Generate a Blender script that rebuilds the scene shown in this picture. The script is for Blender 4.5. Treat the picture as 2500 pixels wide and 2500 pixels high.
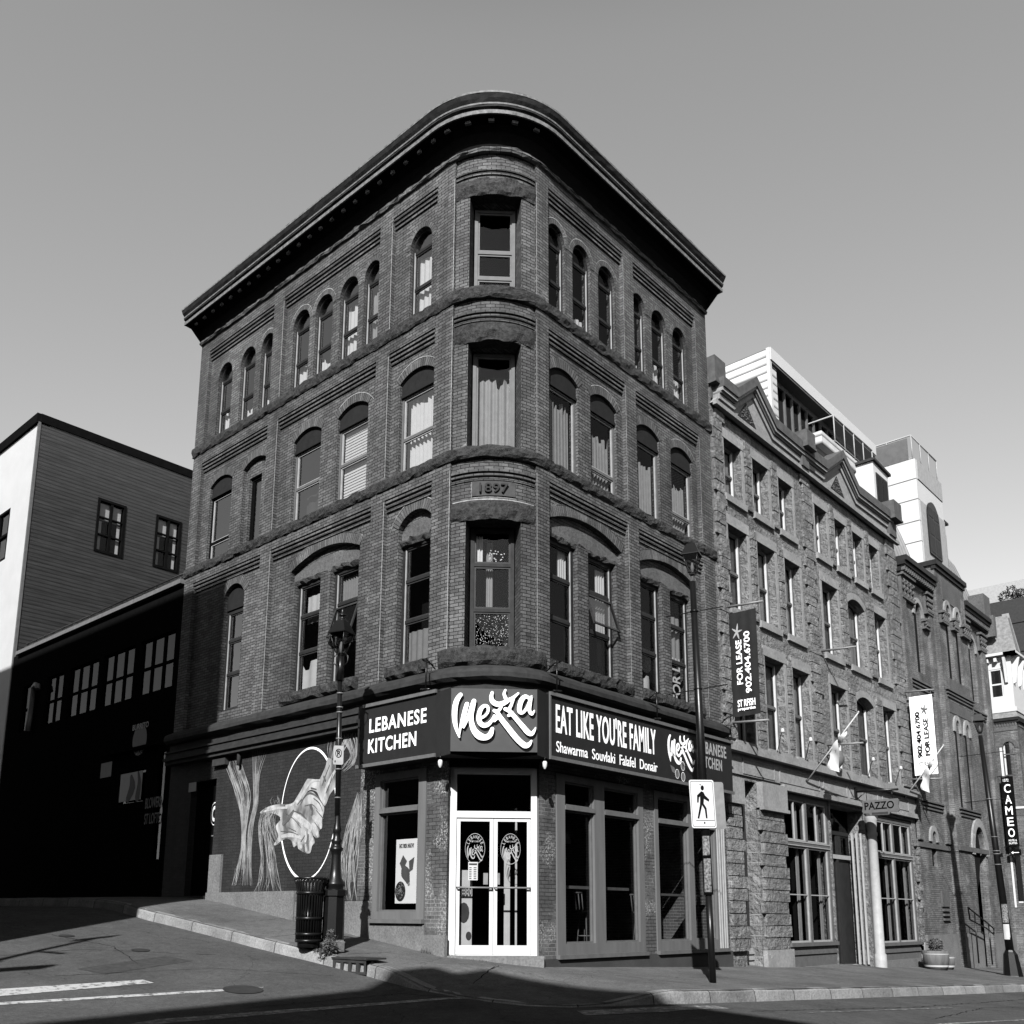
import bpy, bmesh, math, random
from math import radians, sin, cos, pi, sqrt
from mathutils import Vector, Matrix, noise
from mathutils.geometry import tessellate_polygon

for o in list(bpy.data.objects): bpy.data.objects.remove(o)
SC = bpy.context.scene
COL = SC.collection
random.seed(7)

# ------------------------------------------------------------------ camera
cam_d = bpy.data.cameras.new('camera'); cam = bpy.data.objects.new('camera', cam_d); COL.objects.link(cam)
CAMP = Vector((-12.88, -11.99, 0.76))
_az, _p, _r = 0.834479903, 0.195014491, 0.00505877727
_ex = Vector((cos(_az), sin(_az), 0)); _ey = Vector((-sin(_az), cos(_az), 0))
def _w(v): return Vector((_ex.dot(v), _ey.dot(v), v.z))
_F = Vector((0, cos(_p), sin(_p))); _x = Vector((1, 0, 0)); _u = _x.cross(_F)
_X = cos(_r) * _x + sin(_r) * _u; _U = -sin(_r) * _x + cos(_r) * _u
_X, _U, _B = _w(_X), _w(_U), -_w(_F)
cam.matrix_world = Matrix(((_X.x, _U.x, _B.x, CAMP.x), (_X.y, _U.y, _B.y, CAMP.y), (_X.z, _U.z, _B.z, CAMP.z), (0, 0, 0, 1)))
cam_d.sensor_fit = 'HORIZONTAL'; cam_d.sensor_width = 36.0
cam_d.lens = 36.0 * 2319.109 / 2500.0
cam_d.shift_x = (1250 - 1234.21) / 2500.0
cam_d.shift_y = (1776.04 - 1250) / 2500.0
cam_d.clip_start = 0.1; cam_d.clip_end = 3000
SC.camera = cam

# ------------------------------------------------------------------ sky and sun
SUN_AZ, SUN_EL = radians(32.0), radians(33.5)       # the way the light travels in plan, and its height
world = bpy.data.worlds.new('World'); SC.world = world; world.use_nodes = True
nt = world.node_tree; nt.nodes.clear()
sky = nt.nodes.new('ShaderNodeTexSky'); sky.sky_type = 'NISHITA'; sky.sun_disc = False
sky.sun_elevation = SUN_EL; sky.sun_rotation = pi / 2 - (SUN_AZ + pi); sky.altitude = 0
sky.air_density = 1.0; sky.dust_density = 0.25; sky.ozone_density = 1.0
sep = nt.nodes.new('ShaderNodeSeparateColor'); nt.links.new(sky.outputs[0], sep.inputs[0])
bwm = nt.nodes.new('ShaderNodeMath'); bwm.operation = 'MULTIPLY'; bwm.inputs[1].default_value = 0.75
bwa = nt.nodes.new('ShaderNodeMath'); bwa.operation = 'MULTIPLY_ADD'; bwa.inputs[1].default_value = 0.25
nt.links.new(sep.outputs[0], bwm.inputs[0]); nt.links.new(sep.outputs[1], bwa.inputs[0]); nt.links.new(bwm.outputs[0], bwa.inputs[2])
bg = nt.nodes.new('ShaderNodeBackground'); bg.inputs[1].default_value = 0.063
wo = nt.nodes.new('ShaderNodeOutputWorld')
tcw = nt.nodes.new('ShaderNodeTexCoord'); szw = nt.nodes.new('ShaderNodeSeparateXYZ'); nt.links.new(tcw.outputs['Generated'], szw.inputs[0])
mrw = nt.nodes.new('ShaderNodeMapRange'); mrw.interpolation_type = 'SMOOTHSTEP'
for i_, v_ in ((1, 0.15), (2, 0.78), (3, 1.75), (4, 2.05)): mrw.inputs[i_].default_value = v_
nt.links.new(szw.outputs[2], mrw.inputs[0])
mrz = nt.nodes.new('ShaderNodeMapRange'); mrz.interpolation_type = 'SMOOTHSTEP'
for i_, v_ in ((1, 0.72), (2, 0.92), (3, 1.0), (4, 0.08)): mrz.inputs[i_].default_value = v_
nt.links.new(szw.outputs[2], mrz.inputs[0])
gmw = nt.nodes.new('ShaderNodeMath'); gmw.operation = 'MULTIPLY'; nt.links.new(mrw.outputs[0], gmw.inputs[0]); nt.links.new(mrz.outputs[0], gmw.inputs[1])
grw = nt.nodes.new('ShaderNodeMath'); grw.operation = 'MULTIPLY'; nt.links.new(bwa.outputs[0], grw.inputs[0]); nt.links.new(gmw.outputs[0], grw.inputs[1])
nt.links.new(grw.outputs[0], bg.inputs[0]); nt.links.new(bg.outputs[0], wo.inputs[0])

sl = bpy.data.lights.new('sun', 'SUN'); sl.energy = 5.0; sl.angle = radians(0.5); sl.color = (1, 1, 1)
so = bpy.data.objects.new('sun', sl); COL.objects.link(so)
LD = Vector((cos(SUN_AZ) * cos(SUN_EL), sin(SUN_AZ) * cos(SUN_EL), -sin(SUN_EL)))
so.rotation_euler = LD.to_track_quat('-Z', 'Y').to_euler(); so.location = (-30, -20, 40)

SC.view_settings.view_transform = 'Standard'; SC.view_settings.look = 'None'
SC.view_settings.exposure = 1.5; SC.view_settings.gamma = 1.0; SC.view_settings.use_curve_mapping = False
SC.render.engine = 'CYCLES'
SC.cycles.max_bounces = 6; SC.cycles.transparent_max_bounces = 12; SC.cycles.diffuse_bounces = 3
SC.render.resolution_x = 1024; SC.render.resolution_y = 1024

# ------------------------------------------------------------------ materials (a black and white place: every tone neutral)
MATS = {}
def new_mat(name):
    m = bpy.data.materials.new(name); m.use_nodes = True; MATS[name] = m
    n = m.node_tree.nodes; b = n['Principled BSDF']
    return m, m.node_tree, b
def N(nt, t, **k):
    n = nt.nodes.new(t)
    for a, v in k.items(): setattr(n, a, v)
    return n
def g3(v): return (v, v, v, 1)
def coord(nt, kind='UV'):
    tc = N(nt, 'ShaderNodeTexCoord'); return tc.outputs[kind]
def tex_noise(nt, vec, scale, detail=4, rough=0.6):
    t = N(nt, 'ShaderNodeTexNoise'); t.inputs['Scale'].default_value = scale; t.inputs['Detail'].default_value = detail
    t.inputs['Roughness'].default_value = rough; nt.links.new(vec, t.inputs['Vector']); return t.outputs['Fac']
def ramp(nt, fac, a, b, ca=0.0, cb=1.0):
    m = N(nt, 'ShaderNodeMapRange'); m.inputs[1].default_value = a; m.inputs[2].default_value = b
    m.inputs[3].default_value = ca; m.inputs[4].default_value = cb; nt.links.new(fac, m.inputs[0]); return m.outputs[0]
def math_(nt, op, a, b):
    m = N(nt, 'ShaderNodeMath', operation=op)
    for i, v in enumerate((a, b)):
        if isinstance(v, (int, float)): m.inputs[i].default_value = v
        else: nt.links.new(v, m.inputs[i])
    return m.outputs[0]
def mixv(nt, f, a, b):
    m = N(nt, 'ShaderNodeMix', data_type='FLOAT')
    for i, v in ((0, f), (2, a), (3, b)):
        if isinstance(v, (int, float)): m.inputs[i].default_value = v
        else: nt.links.new(v, m.inputs[i])
    return m.outputs[0]
def bump(nt, b, h, dist=0.01, strength=1.0):
    n = N(nt, 'ShaderNodeBump'); n.inputs['Distance'].default_value = dist; n.inputs['Strength'].default_value = strength
    nt.links.new(h, n.inputs['Height']); nt.links.new(n.outputs[0], b.inputs['Normal'])
def plain(name, v, rough=0.6, var=0.15, scale=6.0, metal=0.0, bmp=0.0, bscale=40.0, spec=None, streak=False):
    m, nt, b = new_mat(name)
    v3 = coord(nt, 'Object')
    if streak:
        mp = N(nt, 'ShaderNodeMapping'); mp.inputs['Scale'].default_value = (1, 1, 0.12); nt.links.new(v3, mp.inputs[0]); v3s = mp.outputs[0]
    else: v3s = v3
    f = tex_noise(nt, v3s, scale, 5)
    c = ramp(nt, f, 0.3, 0.7, v * (1 - var), v * (1 + var))
    nt.links.new(c, b.inputs['Base Color'])
    b.inputs['Roughness'].default_value = rough; b.inputs['Metallic'].default_value = metal
    b.inputs['Specular IOR Level'].default_value = 0.08 if spec is None else spec
    if bmp: bump(nt, b, tex_noise(nt, v3, bscale, 5), bmp)
    return m
def brick_mat(name, c1, c2, mort, light_mort=0.4, bw=0.215, rh=0.075, ms=0.006, patch=0.62, off=0.5, rough=0.85, tone=0.25, stain=None):
    m, nt, b = new_mat(name)
    uv = coord(nt, 'UV'); ob = coord(nt, 'Object')
    t = N(nt, 'ShaderNodeTexBrick'); t.offset = off
    nt.links.new(uv, t.inputs['Vector'])
    for k, v in (('Scale', 1.0), ('Mortar Size', ms), ('Mortar Smooth', 0.15), ('Bias', 0.0), ('Brick Width', bw), ('Row Height', rh)):
        t.inputs[k].default_value = v
    t.inputs['Color1'].default_value = g3(c1); t.inputs['Color2'].default_value = g3(c2)
    big = tex_noise(nt, ob, 0.55, 3); pm = ramp(nt, tex_noise(nt, ob, 0.9, 4), patch, patch + 0.06)
    mc = mixv(nt, pm, mort, light_mort); nt.links.new(mc, t.inputs['Mortar'])
    sepc = N(nt, 'ShaderNodeSeparateColor'); nt.links.new(t.outputs['Color'], sepc.inputs[0])
    v = math_(nt, 'MULTIPLY', sepc.outputs[0], ramp(nt, big, 0.3, 0.7, 1 - tone, 1 + tone))
    v = math_(nt, 'MULTIPLY', v, ramp(nt, tex_noise(nt, ob, 26, 3), 0.3, 0.7, 0.8, 1.2))
    mps = N(nt, 'ShaderNodeMapping'); mps.inputs['Scale'].default_value = (1.6, 1.6, 0.16); nt.links.new(ob, mps.inputs[0])
    v = math_(nt, 'MULTIPLY', v, ramp(nt, tex_noise(nt, mps.outputs[0], 1.5, 5, 0.65), 0.34, 0.66, 0.72, 1.22))
    v = math_(nt, 'MULTIPLY', v, ramp(nt, tex_noise(nt, ob, 4.0, 2), 0.66, 0.72, 1.0, 0.6))
    if stain is not None:      # flaking white paint left in the joints
        s1 = ramp(nt, tex_noise(nt, ob, 1.3, 3), stain[0], stain[0] + 0.12)
        s2 = ramp(nt, tex_noise(nt, ob, 22, 5, 0.75), 0.5, 0.6)
        v = mixv(nt, math_(nt, 'MULTIPLY', s1, s2), v, stain[1])
    nt.links.new(v, b.inputs['Base Color']); b.inputs['Roughness'].default_value = rough
    b.inputs['Specular IOR Level'].default_value = 0.2
    inv = math_(nt, 'SUBTRACT', 1.0, t.outputs['Fac'])
    h = math_(nt, 'ADD', inv, math_(nt, 'MULTIPLY', tex_noise(nt, ob, 45, 4), 0.5))
    bump(nt, b, h, 0.014)
    return m
def stone_mat(name, lo, hi, scale=9.0, bmp=0.03, crack=None, rough=0.9):
    m, nt, b = new_mat(name); ob = coord(nt, 'Object')
    a = tex_noise(nt, ob, scale, 8, 0.65); c = tex_noise(nt, ob, 1.3, 3)
    v = math_(nt, 'MULTIPLY', ramp(nt, a, 0.3, 0.72, lo, hi), ramp(nt, c, 0.3, 0.7, 0.8, 1.2))
    if crack:
        vo = N(nt, 'ShaderNodeTexVoronoi', feature='DISTANCE_TO_EDGE'); vo.inputs['Scale'].default_value = crack[0]
        ds = N(nt, 'ShaderNodeVectorMath', operation='ADD'); nz = N(nt, 'ShaderNodeTexNoise'); nz.inputs['Scale'].default_value = 3.0
        nt.links.new(ob, nz.inputs['Vector']); nt.links.new(ob, ds.inputs[0]); nt.links.new(nz.outputs['Color'], ds.inputs[1]); nt.links.new(ds.outputs[0], vo.inputs['Vector'])
        cm = math_(nt, 'MULTIPLY', ramp(nt, vo.outputs['Distance'], 0.0, 0.012, 1, 0), ramp(nt, tex_noise(nt, ob, 0.8, 2), 0.55, 0.6))
        v = mixv(nt, cm, v, crack[1])
    nt.links.new(v, b.inputs['Base Color']); b.inputs['Roughness'].default_value = rough; b.inputs['Specular IOR Level'].default_value = 0.2
    bump(nt, b, math_(nt, 'ADD', a, math_(nt, 'MULTIPLY', tex_noise(nt, ob, scale * 5, 5), 0.3)), bmp)
    return m
def rusticated_mat(name, lo, hi, bw, rh, light=0.55):
    m, nt, b = new_mat(name); uv = coord(nt, 'UV'); ob = coord(nt, 'Object')
    t = N(nt, 'ShaderNodeTexBrick'); t.offset = 0.5; nt.links.new(uv, t.inputs['Vector'])
    for k, v in (('Scale', 1.0), ('Mortar Size', 0.009), ('Mortar Smooth', 0.1), ('Brick Width', bw), ('Row Height', rh)): t.inputs[k].default_value = v
    t.inputs['Color1'].default_value = g3(0.75); t.inputs['Color2'].default_value = g3(1.15)
    pm = ramp(nt, tex_noise(nt, ob, 0.8, 3), 0.53, 0.58); mc = mixv(nt, pm, 0.55, light / hi); nt.links.new(mc, t.inputs['Mortar'])
    sepc = N(nt, 'ShaderNodeSeparateColor'); nt.links.new(t.outputs['Color'], sepc.inputs[0])
    a = tex_noise(nt, ob, 7, 8, 0.65)
    v = math_(nt, 'MULTIPLY', sepc.outputs[0], ramp(nt, a, 0.3, 0.7, lo, hi))
    v = math_(nt, 'MULTIPLY', v, ramp(nt, tex_noise(nt, ob, 0.35, 2), 0.3, 0.7, 0.85, 1.15))
    # random light chips
    v = mixv(nt, math_(nt, 'MULTIPLY', ramp(nt, tex_noise(nt, ob, 3.2, 2), 0.70, 0.72), 0.7), v, light)
    nt.links.new(v, b.inputs['Base Color']); b.inputs['Roughness'].default_value = 0.9; b.inputs['Specular IOR Level'].default_value = 0.2
    inv = math_(nt, 'SUBTRACT', 1.0, t.outputs['Fac'])
    h = math_(nt, 'MULTIPLY', inv, math_(nt, 'ADD', 0.6, math_(nt, 'MULTIPLY', tex_noise(nt, ob, 7.5, 6, 0.62), 2.4)))
    bump(nt, b, h, 0.10)
    return m
def glass_mat(name, tint=0.03, refl=0.16, rough=0.02, gc=0.9):
    m, nt, b = new_mat(name); nt.nodes.remove(b)
    out = nt.nodes['Material Output']
    tr = N(nt, 'ShaderNodeBsdfTransparent'); tr.inputs[0].default_value = g3(tint)
    gl = N(nt, 'ShaderNodeBsdfGlossy'); gl.inputs['Roughness'].default_value = rough; gl.inputs[0].default_value = g3(gc)
    lw = N(nt, 'ShaderNodeLayerWeight'); lw.inputs[0].default_value = 0.35
    f = math_(nt, 'ADD', math_(nt, 'MULTIPLY', lw.outputs['Fresnel'], 0.34), refl)
    ob = coord(nt, 'Object'); nb = N(nt, 'ShaderNodeBump'); nb.inputs['Distance'].default_value = 0.004
    nt.links.new(tex_noise(nt, ob, 1.7, 2), nb.inputs['Height']); nt.links.new(nb.outputs[0], gl.inputs['Normal'])
    mx = N(nt, 'ShaderNodeMixShader'); nt.links.new(f, mx.inputs[0]); nt.links.new(tr.outputs[0], mx.inputs[1]); nt.links.new(gl.outputs[0], mx.inputs[2])
    nt.links.new(mx.outputs[0], out.inputs[0])
    return m
def siding_mat(name, v, pitch, wob=0.0, gloss=0.4, vert=False, dep=0.02):
    m, nt, b = new_mat(name); uv = coord(nt, 'UV'); ob = coord(nt, 'Object')
    s = N(nt, 'ShaderNodeSeparateXYZ'); nt.links.new(uv, s.inputs[0])
    ax = s.outputs[0] if vert else s.outputs[1]
    if wob:
        mp = N(nt, 'ShaderNodeMapping'); mp.inputs['Scale'].default_value = (0.35, 0.35, 2.6); nt.links.new(ob, mp.inputs[0])
        w = tex_noise(nt, mp.outputs[0], 1.1, 2)
        wm = ramp(nt, tex_noise(nt, ob, 0.18, 1), 0.4, 0.62)
        ax = math_(nt, 'ADD', ax, math_(nt, 'MULTIPLY', math_(nt, 'MULTIPLY', w, wm), wob))
    fr = math_(nt, 'FRACT', math_(nt, 'DIVIDE', ax, pitch), 0.0)
    groove = ramp(nt, fr, 0.0, 0.40, 0.03, 1.0)
    c = math_(nt, 'MULTIPLY', groove, ramp(nt, tex_noise(nt, ob, 2.0, 4), 0.3, 0.7, v * 0.85, v * 1.15))
    nt.links.new(c, b.inputs['Base Color']); b.inputs['Roughness'].default_value = gloss
    h = fr
    if wob: h = math_(nt, 'ADD', fr, math_(nt, 'MULTIPLY', math_(nt, 'MULTIPLY', w, wm), 1.2))
    bump(nt, b, h, dep)
    return m

brick_mat('brick', 0.046, 0.092, 0.005, 0.3, patch=0.68, ms=0.0075, tone=0.34)
brick_mat('brick_arch', 0.052, 0.096, 0.003, 0.3, bw=0.24, rh=0.075, off=0.0, patch=0.6)
brick_mat('brick_flaking', 0.05, 0.075, 0.014, 0.16, patch=0.52, stain=(0.50, 0.30))
brick_mat('brick_gothic', 0.07, 0.115, 0.03, 0.25, patch=0.52, tone=0.2)
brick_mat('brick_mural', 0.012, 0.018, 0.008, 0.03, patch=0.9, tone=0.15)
brick_mat('brick_inside', 0.06, 0.1, 0.25, 0.25, patch=0.3)
stone_mat('brownstone', 0.006, 0.05, 13.0, 0.05)
stone_mat('lintel_stone', 0.05, 0.095, 14.0, 0.02)
stone_mat('granite', 0.08, 0.16, 22.0, 0.012)
stone_mat('granite_dark', 0.025, 0.045, 30.0, 0.006)
rusticated_mat('rock_faced', 0.12, 0.225, 0.46, 0.27, light=0.28)
stone_mat('sandstone', 0.15, 0.235, 12.0, 0.012, crack=(0.9, 0.35))
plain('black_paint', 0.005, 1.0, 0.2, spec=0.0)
plain('far_wall', 0.03, 1.0, 0.2, spec=0.0)
plain('frieze_black', 0.004, 0.9, 0.3, spec=0.05)
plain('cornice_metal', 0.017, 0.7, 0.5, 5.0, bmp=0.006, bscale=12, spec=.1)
plain('lit_edge_white', 0.42, .5, .1)
plain('tympanum', 0.013, .8, .2)
plain('shop_inside', 0.022, .9, .3)
plain('tar', 0.022, 1.0, .3, spec=0)
plain('patch', 0.048, 1.0, .25, 9, spec=0)
plain('pale_mortar', 0.24, .9, .5, 9)
plain('stone_plaque', 0.05, .9, .2)
plain('coping', 0.07, 0.7, 0.25, 5)
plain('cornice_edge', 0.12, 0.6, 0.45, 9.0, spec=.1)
plain('frame_dark', 0.018, 0.45, 0.2)
plain('frame_mid', 0.09, 0.5, 0.15)
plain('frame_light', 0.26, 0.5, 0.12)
plain('trim_grey', 0.10, 0.55, 0.15, streak=True)
plain('white_paint', 0.45, 0.4, 0.04)
plain('off_white', 0.36, 0.5, 0.08)
plain('sign_dark', 0.016, 0.5, 0.1)
plain('sign_mid', 0.045, 0.5, 0.08)
plain('sign_shaded', 0.03, 0.5, 0.1)
plain('letter_white', 0.85, 0.5, 0.02)
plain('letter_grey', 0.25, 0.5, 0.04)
plain('dark_grey', 0.03, 0.6, 0.2)
plain('mid_grey', 0.1, 0.6, 0.2)
plain('iron', 0.005, 0.33, 0.2, bmp=0.001, bscale=60, spec=0.22)
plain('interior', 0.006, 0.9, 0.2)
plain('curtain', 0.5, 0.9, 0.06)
plain('curtain_grey', 0.22, 0.9, 0.1)
plain('blind', 0.6, 0.6, 0.03)
plain('galv', 0.16, 0.45, 0.15, metal=0.2)
plain('flyer', 0.12, 0.8, 0.95, 26)
plain('sign_white', 0.42, 0.5, 0.02)
plain('leaf', 0.07, 0.6, 0.4)
plain('leaf_dark', 0.04, 0.6, 0.4)
plain('wood', 0.09, 0.7, 0.35, 9, streak=True)
plain('white_panel', 0.42, 0.5, 0.03, 1.0)
plain('roof_metal', 0.30, 0.4, 0.15)
plain('shingle', 0.16, 0.8, 0.3, 7, bmp=0.02, bscale=18)
plain('stucco', 0.36, 0.8, 0.05, 1.0)
plain('board', 0.026, 0.8, 0.25)
plain('stained_brick', 0.12, 0.8, 0.25)
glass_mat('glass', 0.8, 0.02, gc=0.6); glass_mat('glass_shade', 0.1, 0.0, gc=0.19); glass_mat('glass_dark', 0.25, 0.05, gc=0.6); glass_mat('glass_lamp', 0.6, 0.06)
siding_mat('corrugated', 0.036, 0.155, wob=0.002, gloss=0.45, dep=0.035)
siding_mat('white_siding', 0.46, 0.30, dep=0.02)
siding_mat('standing_seam', 0.2, 0.42, vert=True, gloss=0.35, dep=0.03)
def asphalt_mat(name, v, patchy=0.2):
    m, nt, b = new_mat(name); ob = coord(nt, 'Object')
    f = tex_noise(nt, ob, 120, 3); c = tex_noise(nt, ob, 0.7, 5); d = tex_noise(nt, ob, 6, 4)
    x = math_(nt, 'MULTIPLY', ramp(nt, f, 0.3, 0.7, v * 0.62, v * 1.38), ramp(nt, c, 0.3, 0.7, 1 - patchy, 1 + patchy))
    x = math_(nt, 'MULTIPLY', x, ramp(nt, d, 0.3, 0.7, 0.88, 1.12))
    x = math_(nt, 'MULTIPLY', x, ramp(nt, tex_noise(nt, ob, 22, 4, 0.7), 0.3, 0.7, 0.8, 1.2))
    vo = N(nt, 'ShaderNodeTexVoronoi', feature='DISTANCE_TO_EDGE'); vo.inputs['Scale'].default_value = 0.33
    ds = N(nt, 'ShaderNodeVectorMath', operation='ADD'); nz = N(nt, 'ShaderNodeTexNoise'); nz.inputs['Scale'].default_value = 1.4; nz.inputs['Detail'].default_value = 5
    nt.links.new(ob, nz.inputs['Vector']); nt.links.new(ob, ds.inputs[0]); nt.links.new(nz.outputs['Color'], ds.inputs[1]); nt.links.new(ds.outputs[0], vo.inputs['Vector'])
    x = math_(nt, 'MULTIPLY', x, ramp(nt, vo.outputs['Distance'], 0.0, 0.004, 0.6, 1.0))
    nt.links.new(x, b.inputs['Base Color']); b.inputs['Roughness'].default_value = 1.0; b.inputs['Specular IOR Level'].default_value = 0.0
    bump(nt, b, math_(nt, 'ADD', f, math_(nt, 'MULTIPLY', d, 1.5)), 0.006)
    return m
asphalt_mat('asphalt', 0.068); asphalt_mat('pavement', 0.098, 0.25)
def paint_mat(name, v, under, thr):
    m, nt, b = new_mat(name); ob = coord(nt, 'Object')
    f = ramp(nt, tex_noise(nt, ob, 9, 8, 0.75), thr, thr + 0.08)
    nt.links.new(mixv(nt, f, under, v), b.inputs['Base Color']); b.inputs['Roughness'].default_value = 0.8
paint_mat('road_paint', 0.34, 0.07, 0.42)
paint_mat('road_paint_worn', 0.26, 0.06, 0.5)
def kerb_mat():
    m, nt, b = new_mat('kerbstone'); uv = coord(nt, 'UV'); ob = coord(nt, 'Object')
    t = N(nt, 'ShaderNodeTexBrick'); t.offset = 0.0; nt.links.new(uv, t.inputs['Vector'])
    for k, v in (('Scale', 1.0), ('Mortar Size', 0.012), ('Brick Width', 1.35), ('Row Height', 5.0)): t.inputs[k].default_value = v
    t.inputs['Color1'].default_value = g3(0.8); t.inputs['Color2'].default_value = g3(1.2); t.inputs['Mortar'].default_value = g3(0.25)
    s = N(nt, 'ShaderNodeSeparateColor'); nt.links.new(t.outputs[0], s.inputs[0])
    v = math_(nt, 'MULTIPLY', s.outputs[0], ramp(nt, tex_noise(nt, ob, 30, 5), 0.3, 0.7, 0.13, 0.22))
    v = math_(nt, 'MULTIPLY', v, ramp(nt, tex_noise(nt, ob, 2.0, 4), 0.3, 0.7, 0.75, 1.2))
    nt.links.new(v, b.inputs['Base Color']); b.inputs['Roughness'].default_value = 0.9; b.inputs['Specular IOR Level'].default_value = 0.05
    bump(nt, b, tex_noise(nt, ob, 14, 6), 0.018)
kerb_mat()

# a dark film print: every base colour taken down together, the exposure up
for m_ in MATS.values():
    nt_m = m_.node_tree; b_ = nt_m.nodes.get('Principled BSDF')
    if b_ and b_.inputs['Base Color'].links:
        src = b_.inputs['Base Color'].links[0].from_socket
        nt_m.links.new(math_(nt_m, 'MULTIPLY', src, 0.68), b_.inputs['Base Color'])

# ------------------------------------------------------------------ geometry helpers
class Fr:
    """a wall's own frame: s along the wall, z up, d into the building"""
    def __init__(self, o, u, n): self.o = Vector(o); self.u = Vector(u); self.n = Vector(n)
    def P(self, s, z, d=0.0): return self.o + self.u * s + self.n * d + Vector((0, 0, z))
FL = Fr((0, 0, 0), (0, 1, 0), (1, 0, 0))
FRT = Fr((0, 0, 0), (1, 0, 0), (0, 1, 0))
Q = 1 / sqrt(2)
def FD(c): return Fr((c / 2, c / 2, 0), (Q, -Q, 0), (Q, Q, 0))
def FXP(x, y=0): return Fr((x, y, 0), (0, 1, 0), (1, 0, 0))
def FYP(y, x=0): return Fr((x, y, 0), (1, 0, 0), (0, 1, 0))

class MB:
    def __init__(self): self.v = []; self.f = []; self.uv = []; self.mi = []; self.sm = []
    def quad(self, pts, uv=None, mi=0, smooth=False):
        pts = [Vector(p) for p in pts]
        i = len(self.v); self.v += pts; self.f.append(tuple(range(i, i + len(pts))))
        if uv is None:
            n = Vector((0, 0, 0))
            for a in range(len(pts)):
                p, q = pts[a], pts[(a + 1) % len(pts)]
                n += Vector(((p.y - q.y) * (p.z + q.z), (p.z - q.z) * (p.x + q.x), (p.x - q.x) * (p.y + q.y)))
            if n.length < 1e-12: n = Vector((0, 0, 1))
            n.normalize()
            if abs(n.z) > 0.75: uv = [(p.x, p.y) for p in pts]
            else:
                t = Vector((0, 0, 1)).cross(n); t.normalize()
                if t.x + t.y * 0.99 < 0: t = -t
                uv = [(p.dot(t), p.z) for p in pts]
        self.uv.append(uv); self.mi.append(mi); self.sm.append(smooth)
    def box(self, fr, s0, s1, z0, z1, d0, d1, mi=0):
        P = fr.P
        a = [P(s0, z0, d0), P(s1, z0, d0), P(s1, z1, d0), P(s0, z1, d0)]
        b = [P(s0, z0, d1), P(s1, z0, d1), P(s1, z1, d1), P(s0, z1, d1)]
        for q in (a, b[::-1], [a[0], a[3], b[3], b[0]], [a[1], b[1], b[2], a[2]], [a[3], a[2], b[2], b[3]], [a[0], b[0], b[1], a[1]]): self.quad(q, mi=mi)
    def cube(self, c, sx, sy, sz, mi=0, rz=0.0):
        u = Vector((cos(rz), sin(rz), 0)); n = Vector((-sin(rz), cos(rz), 0))
        fr = Fr((c[0], c[1], 0), u, n); self.box(fr, -sx / 2, sx / 2, c[2], c[2] + sz, -sy / 2, sy / 2, mi)
    def extrude(self, fr, pts, d0, d1, mi=0, caps=(True, True), rev=True):
        """prism of an outline in (s,z); the face at d0 is towards the street"""
        if caps[0] or caps[1]:
            tris = tessellate_polygon([[Vector((s, z, 0)) for s, z in pts]])
            for t in tris:
                if caps[0]: self.quad([fr.P(*pts[i], d0) for i in t], mi=mi)
                if caps[1]: self.quad([fr.P(*pts[i], d1) for i in t], mi=mi)
        if rev:
            n = len(pts)
            for i in range(n):
                a, b = pts[i], pts[(i + 1) % n]
                self.quad([fr.P(*a, d0), fr.P(*b, d0), fr.P(*b, d1), fr.P(*a, d1)], mi=mi)
    def holed(self, fr, outer, holes, d, depth=0.0, mi=0, mih=None):
        loops = [outer] + holes
        tris = tessellate_polygon([[Vector((s, z, 0)) for s, z in l] for l in loops])
        flat = [p for l in loops for p in l]
        for t in tris: self.quad([fr.P(*flat[i], d) for i in t], mi=mi)
        if depth:
            for h in holes:
                n = len(h)
                for i in range(n):
                    a, b = h[i], h[(i + 1) % n]
                    self.quad([fr.P(*a, d), fr.P(*b, d), fr.P(*b, d + depth), fr.P(*a, d + depth)], mi=mi if mih is None else mih)
    def ring(self, fr, s0, s1, z0, z1, w, d0, d1, mi=0):
        self.box(fr, s0, s0 + w, z0, z1, d0, d1, mi); self.box(fr, s1 - w, s1, z0, z1, d0, d1, mi)
        self.box(fr, s0 + w, s1 - w, z0, z0 + w, d0, d1, mi); self.box(fr, s0 + w, s1 - w, z1 - w, z1, d0, d1, mi)
    def tube(self, pts, r, n=8, mi=0, closed=False, caps=True):
        pts = [Vector(p) for p in pts]; rs = r if isinstance(r, (list, tuple)) else [r] * len(pts)
        rings = []; up = Vector((0, 0, 1)); prev = None
        for i, p in enumerate(pts):
            if closed: t = pts[(i + 1) % len(pts)] - pts[i - 1]
            else: t = pts[min(i + 1, len(pts) - 1)] - pts[max(i - 1, 0)]
            t.normalize()
            if prev is None:
                a = t.cross(up)
                if a.length < 1e-3: a = t.cross(Vector((1, 0, 0)))
            else: a = prev - t * prev.dot(t)
            a.normalize(); prev = a.copy(); b = t.cross(a)
            rings.append([p + (a * cos(2 * pi * k / n) + b * sin(2 * pi * k / n)) * rs[i] for k in range(n)])
        m = len(rings)
        for i in range(m if closed else m - 1):
            A, B = rings[i], rings[(i + 1) % m]
            for k in range(n):
                self.quad([A[k], A[(k + 1) % n], B[(k + 1) % n], B[k]], mi=mi, smooth=True)
        if caps and not closed:
            self.quad(rings[0][::-1], mi=mi); self.quad(rings[-1], mi=mi)
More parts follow.
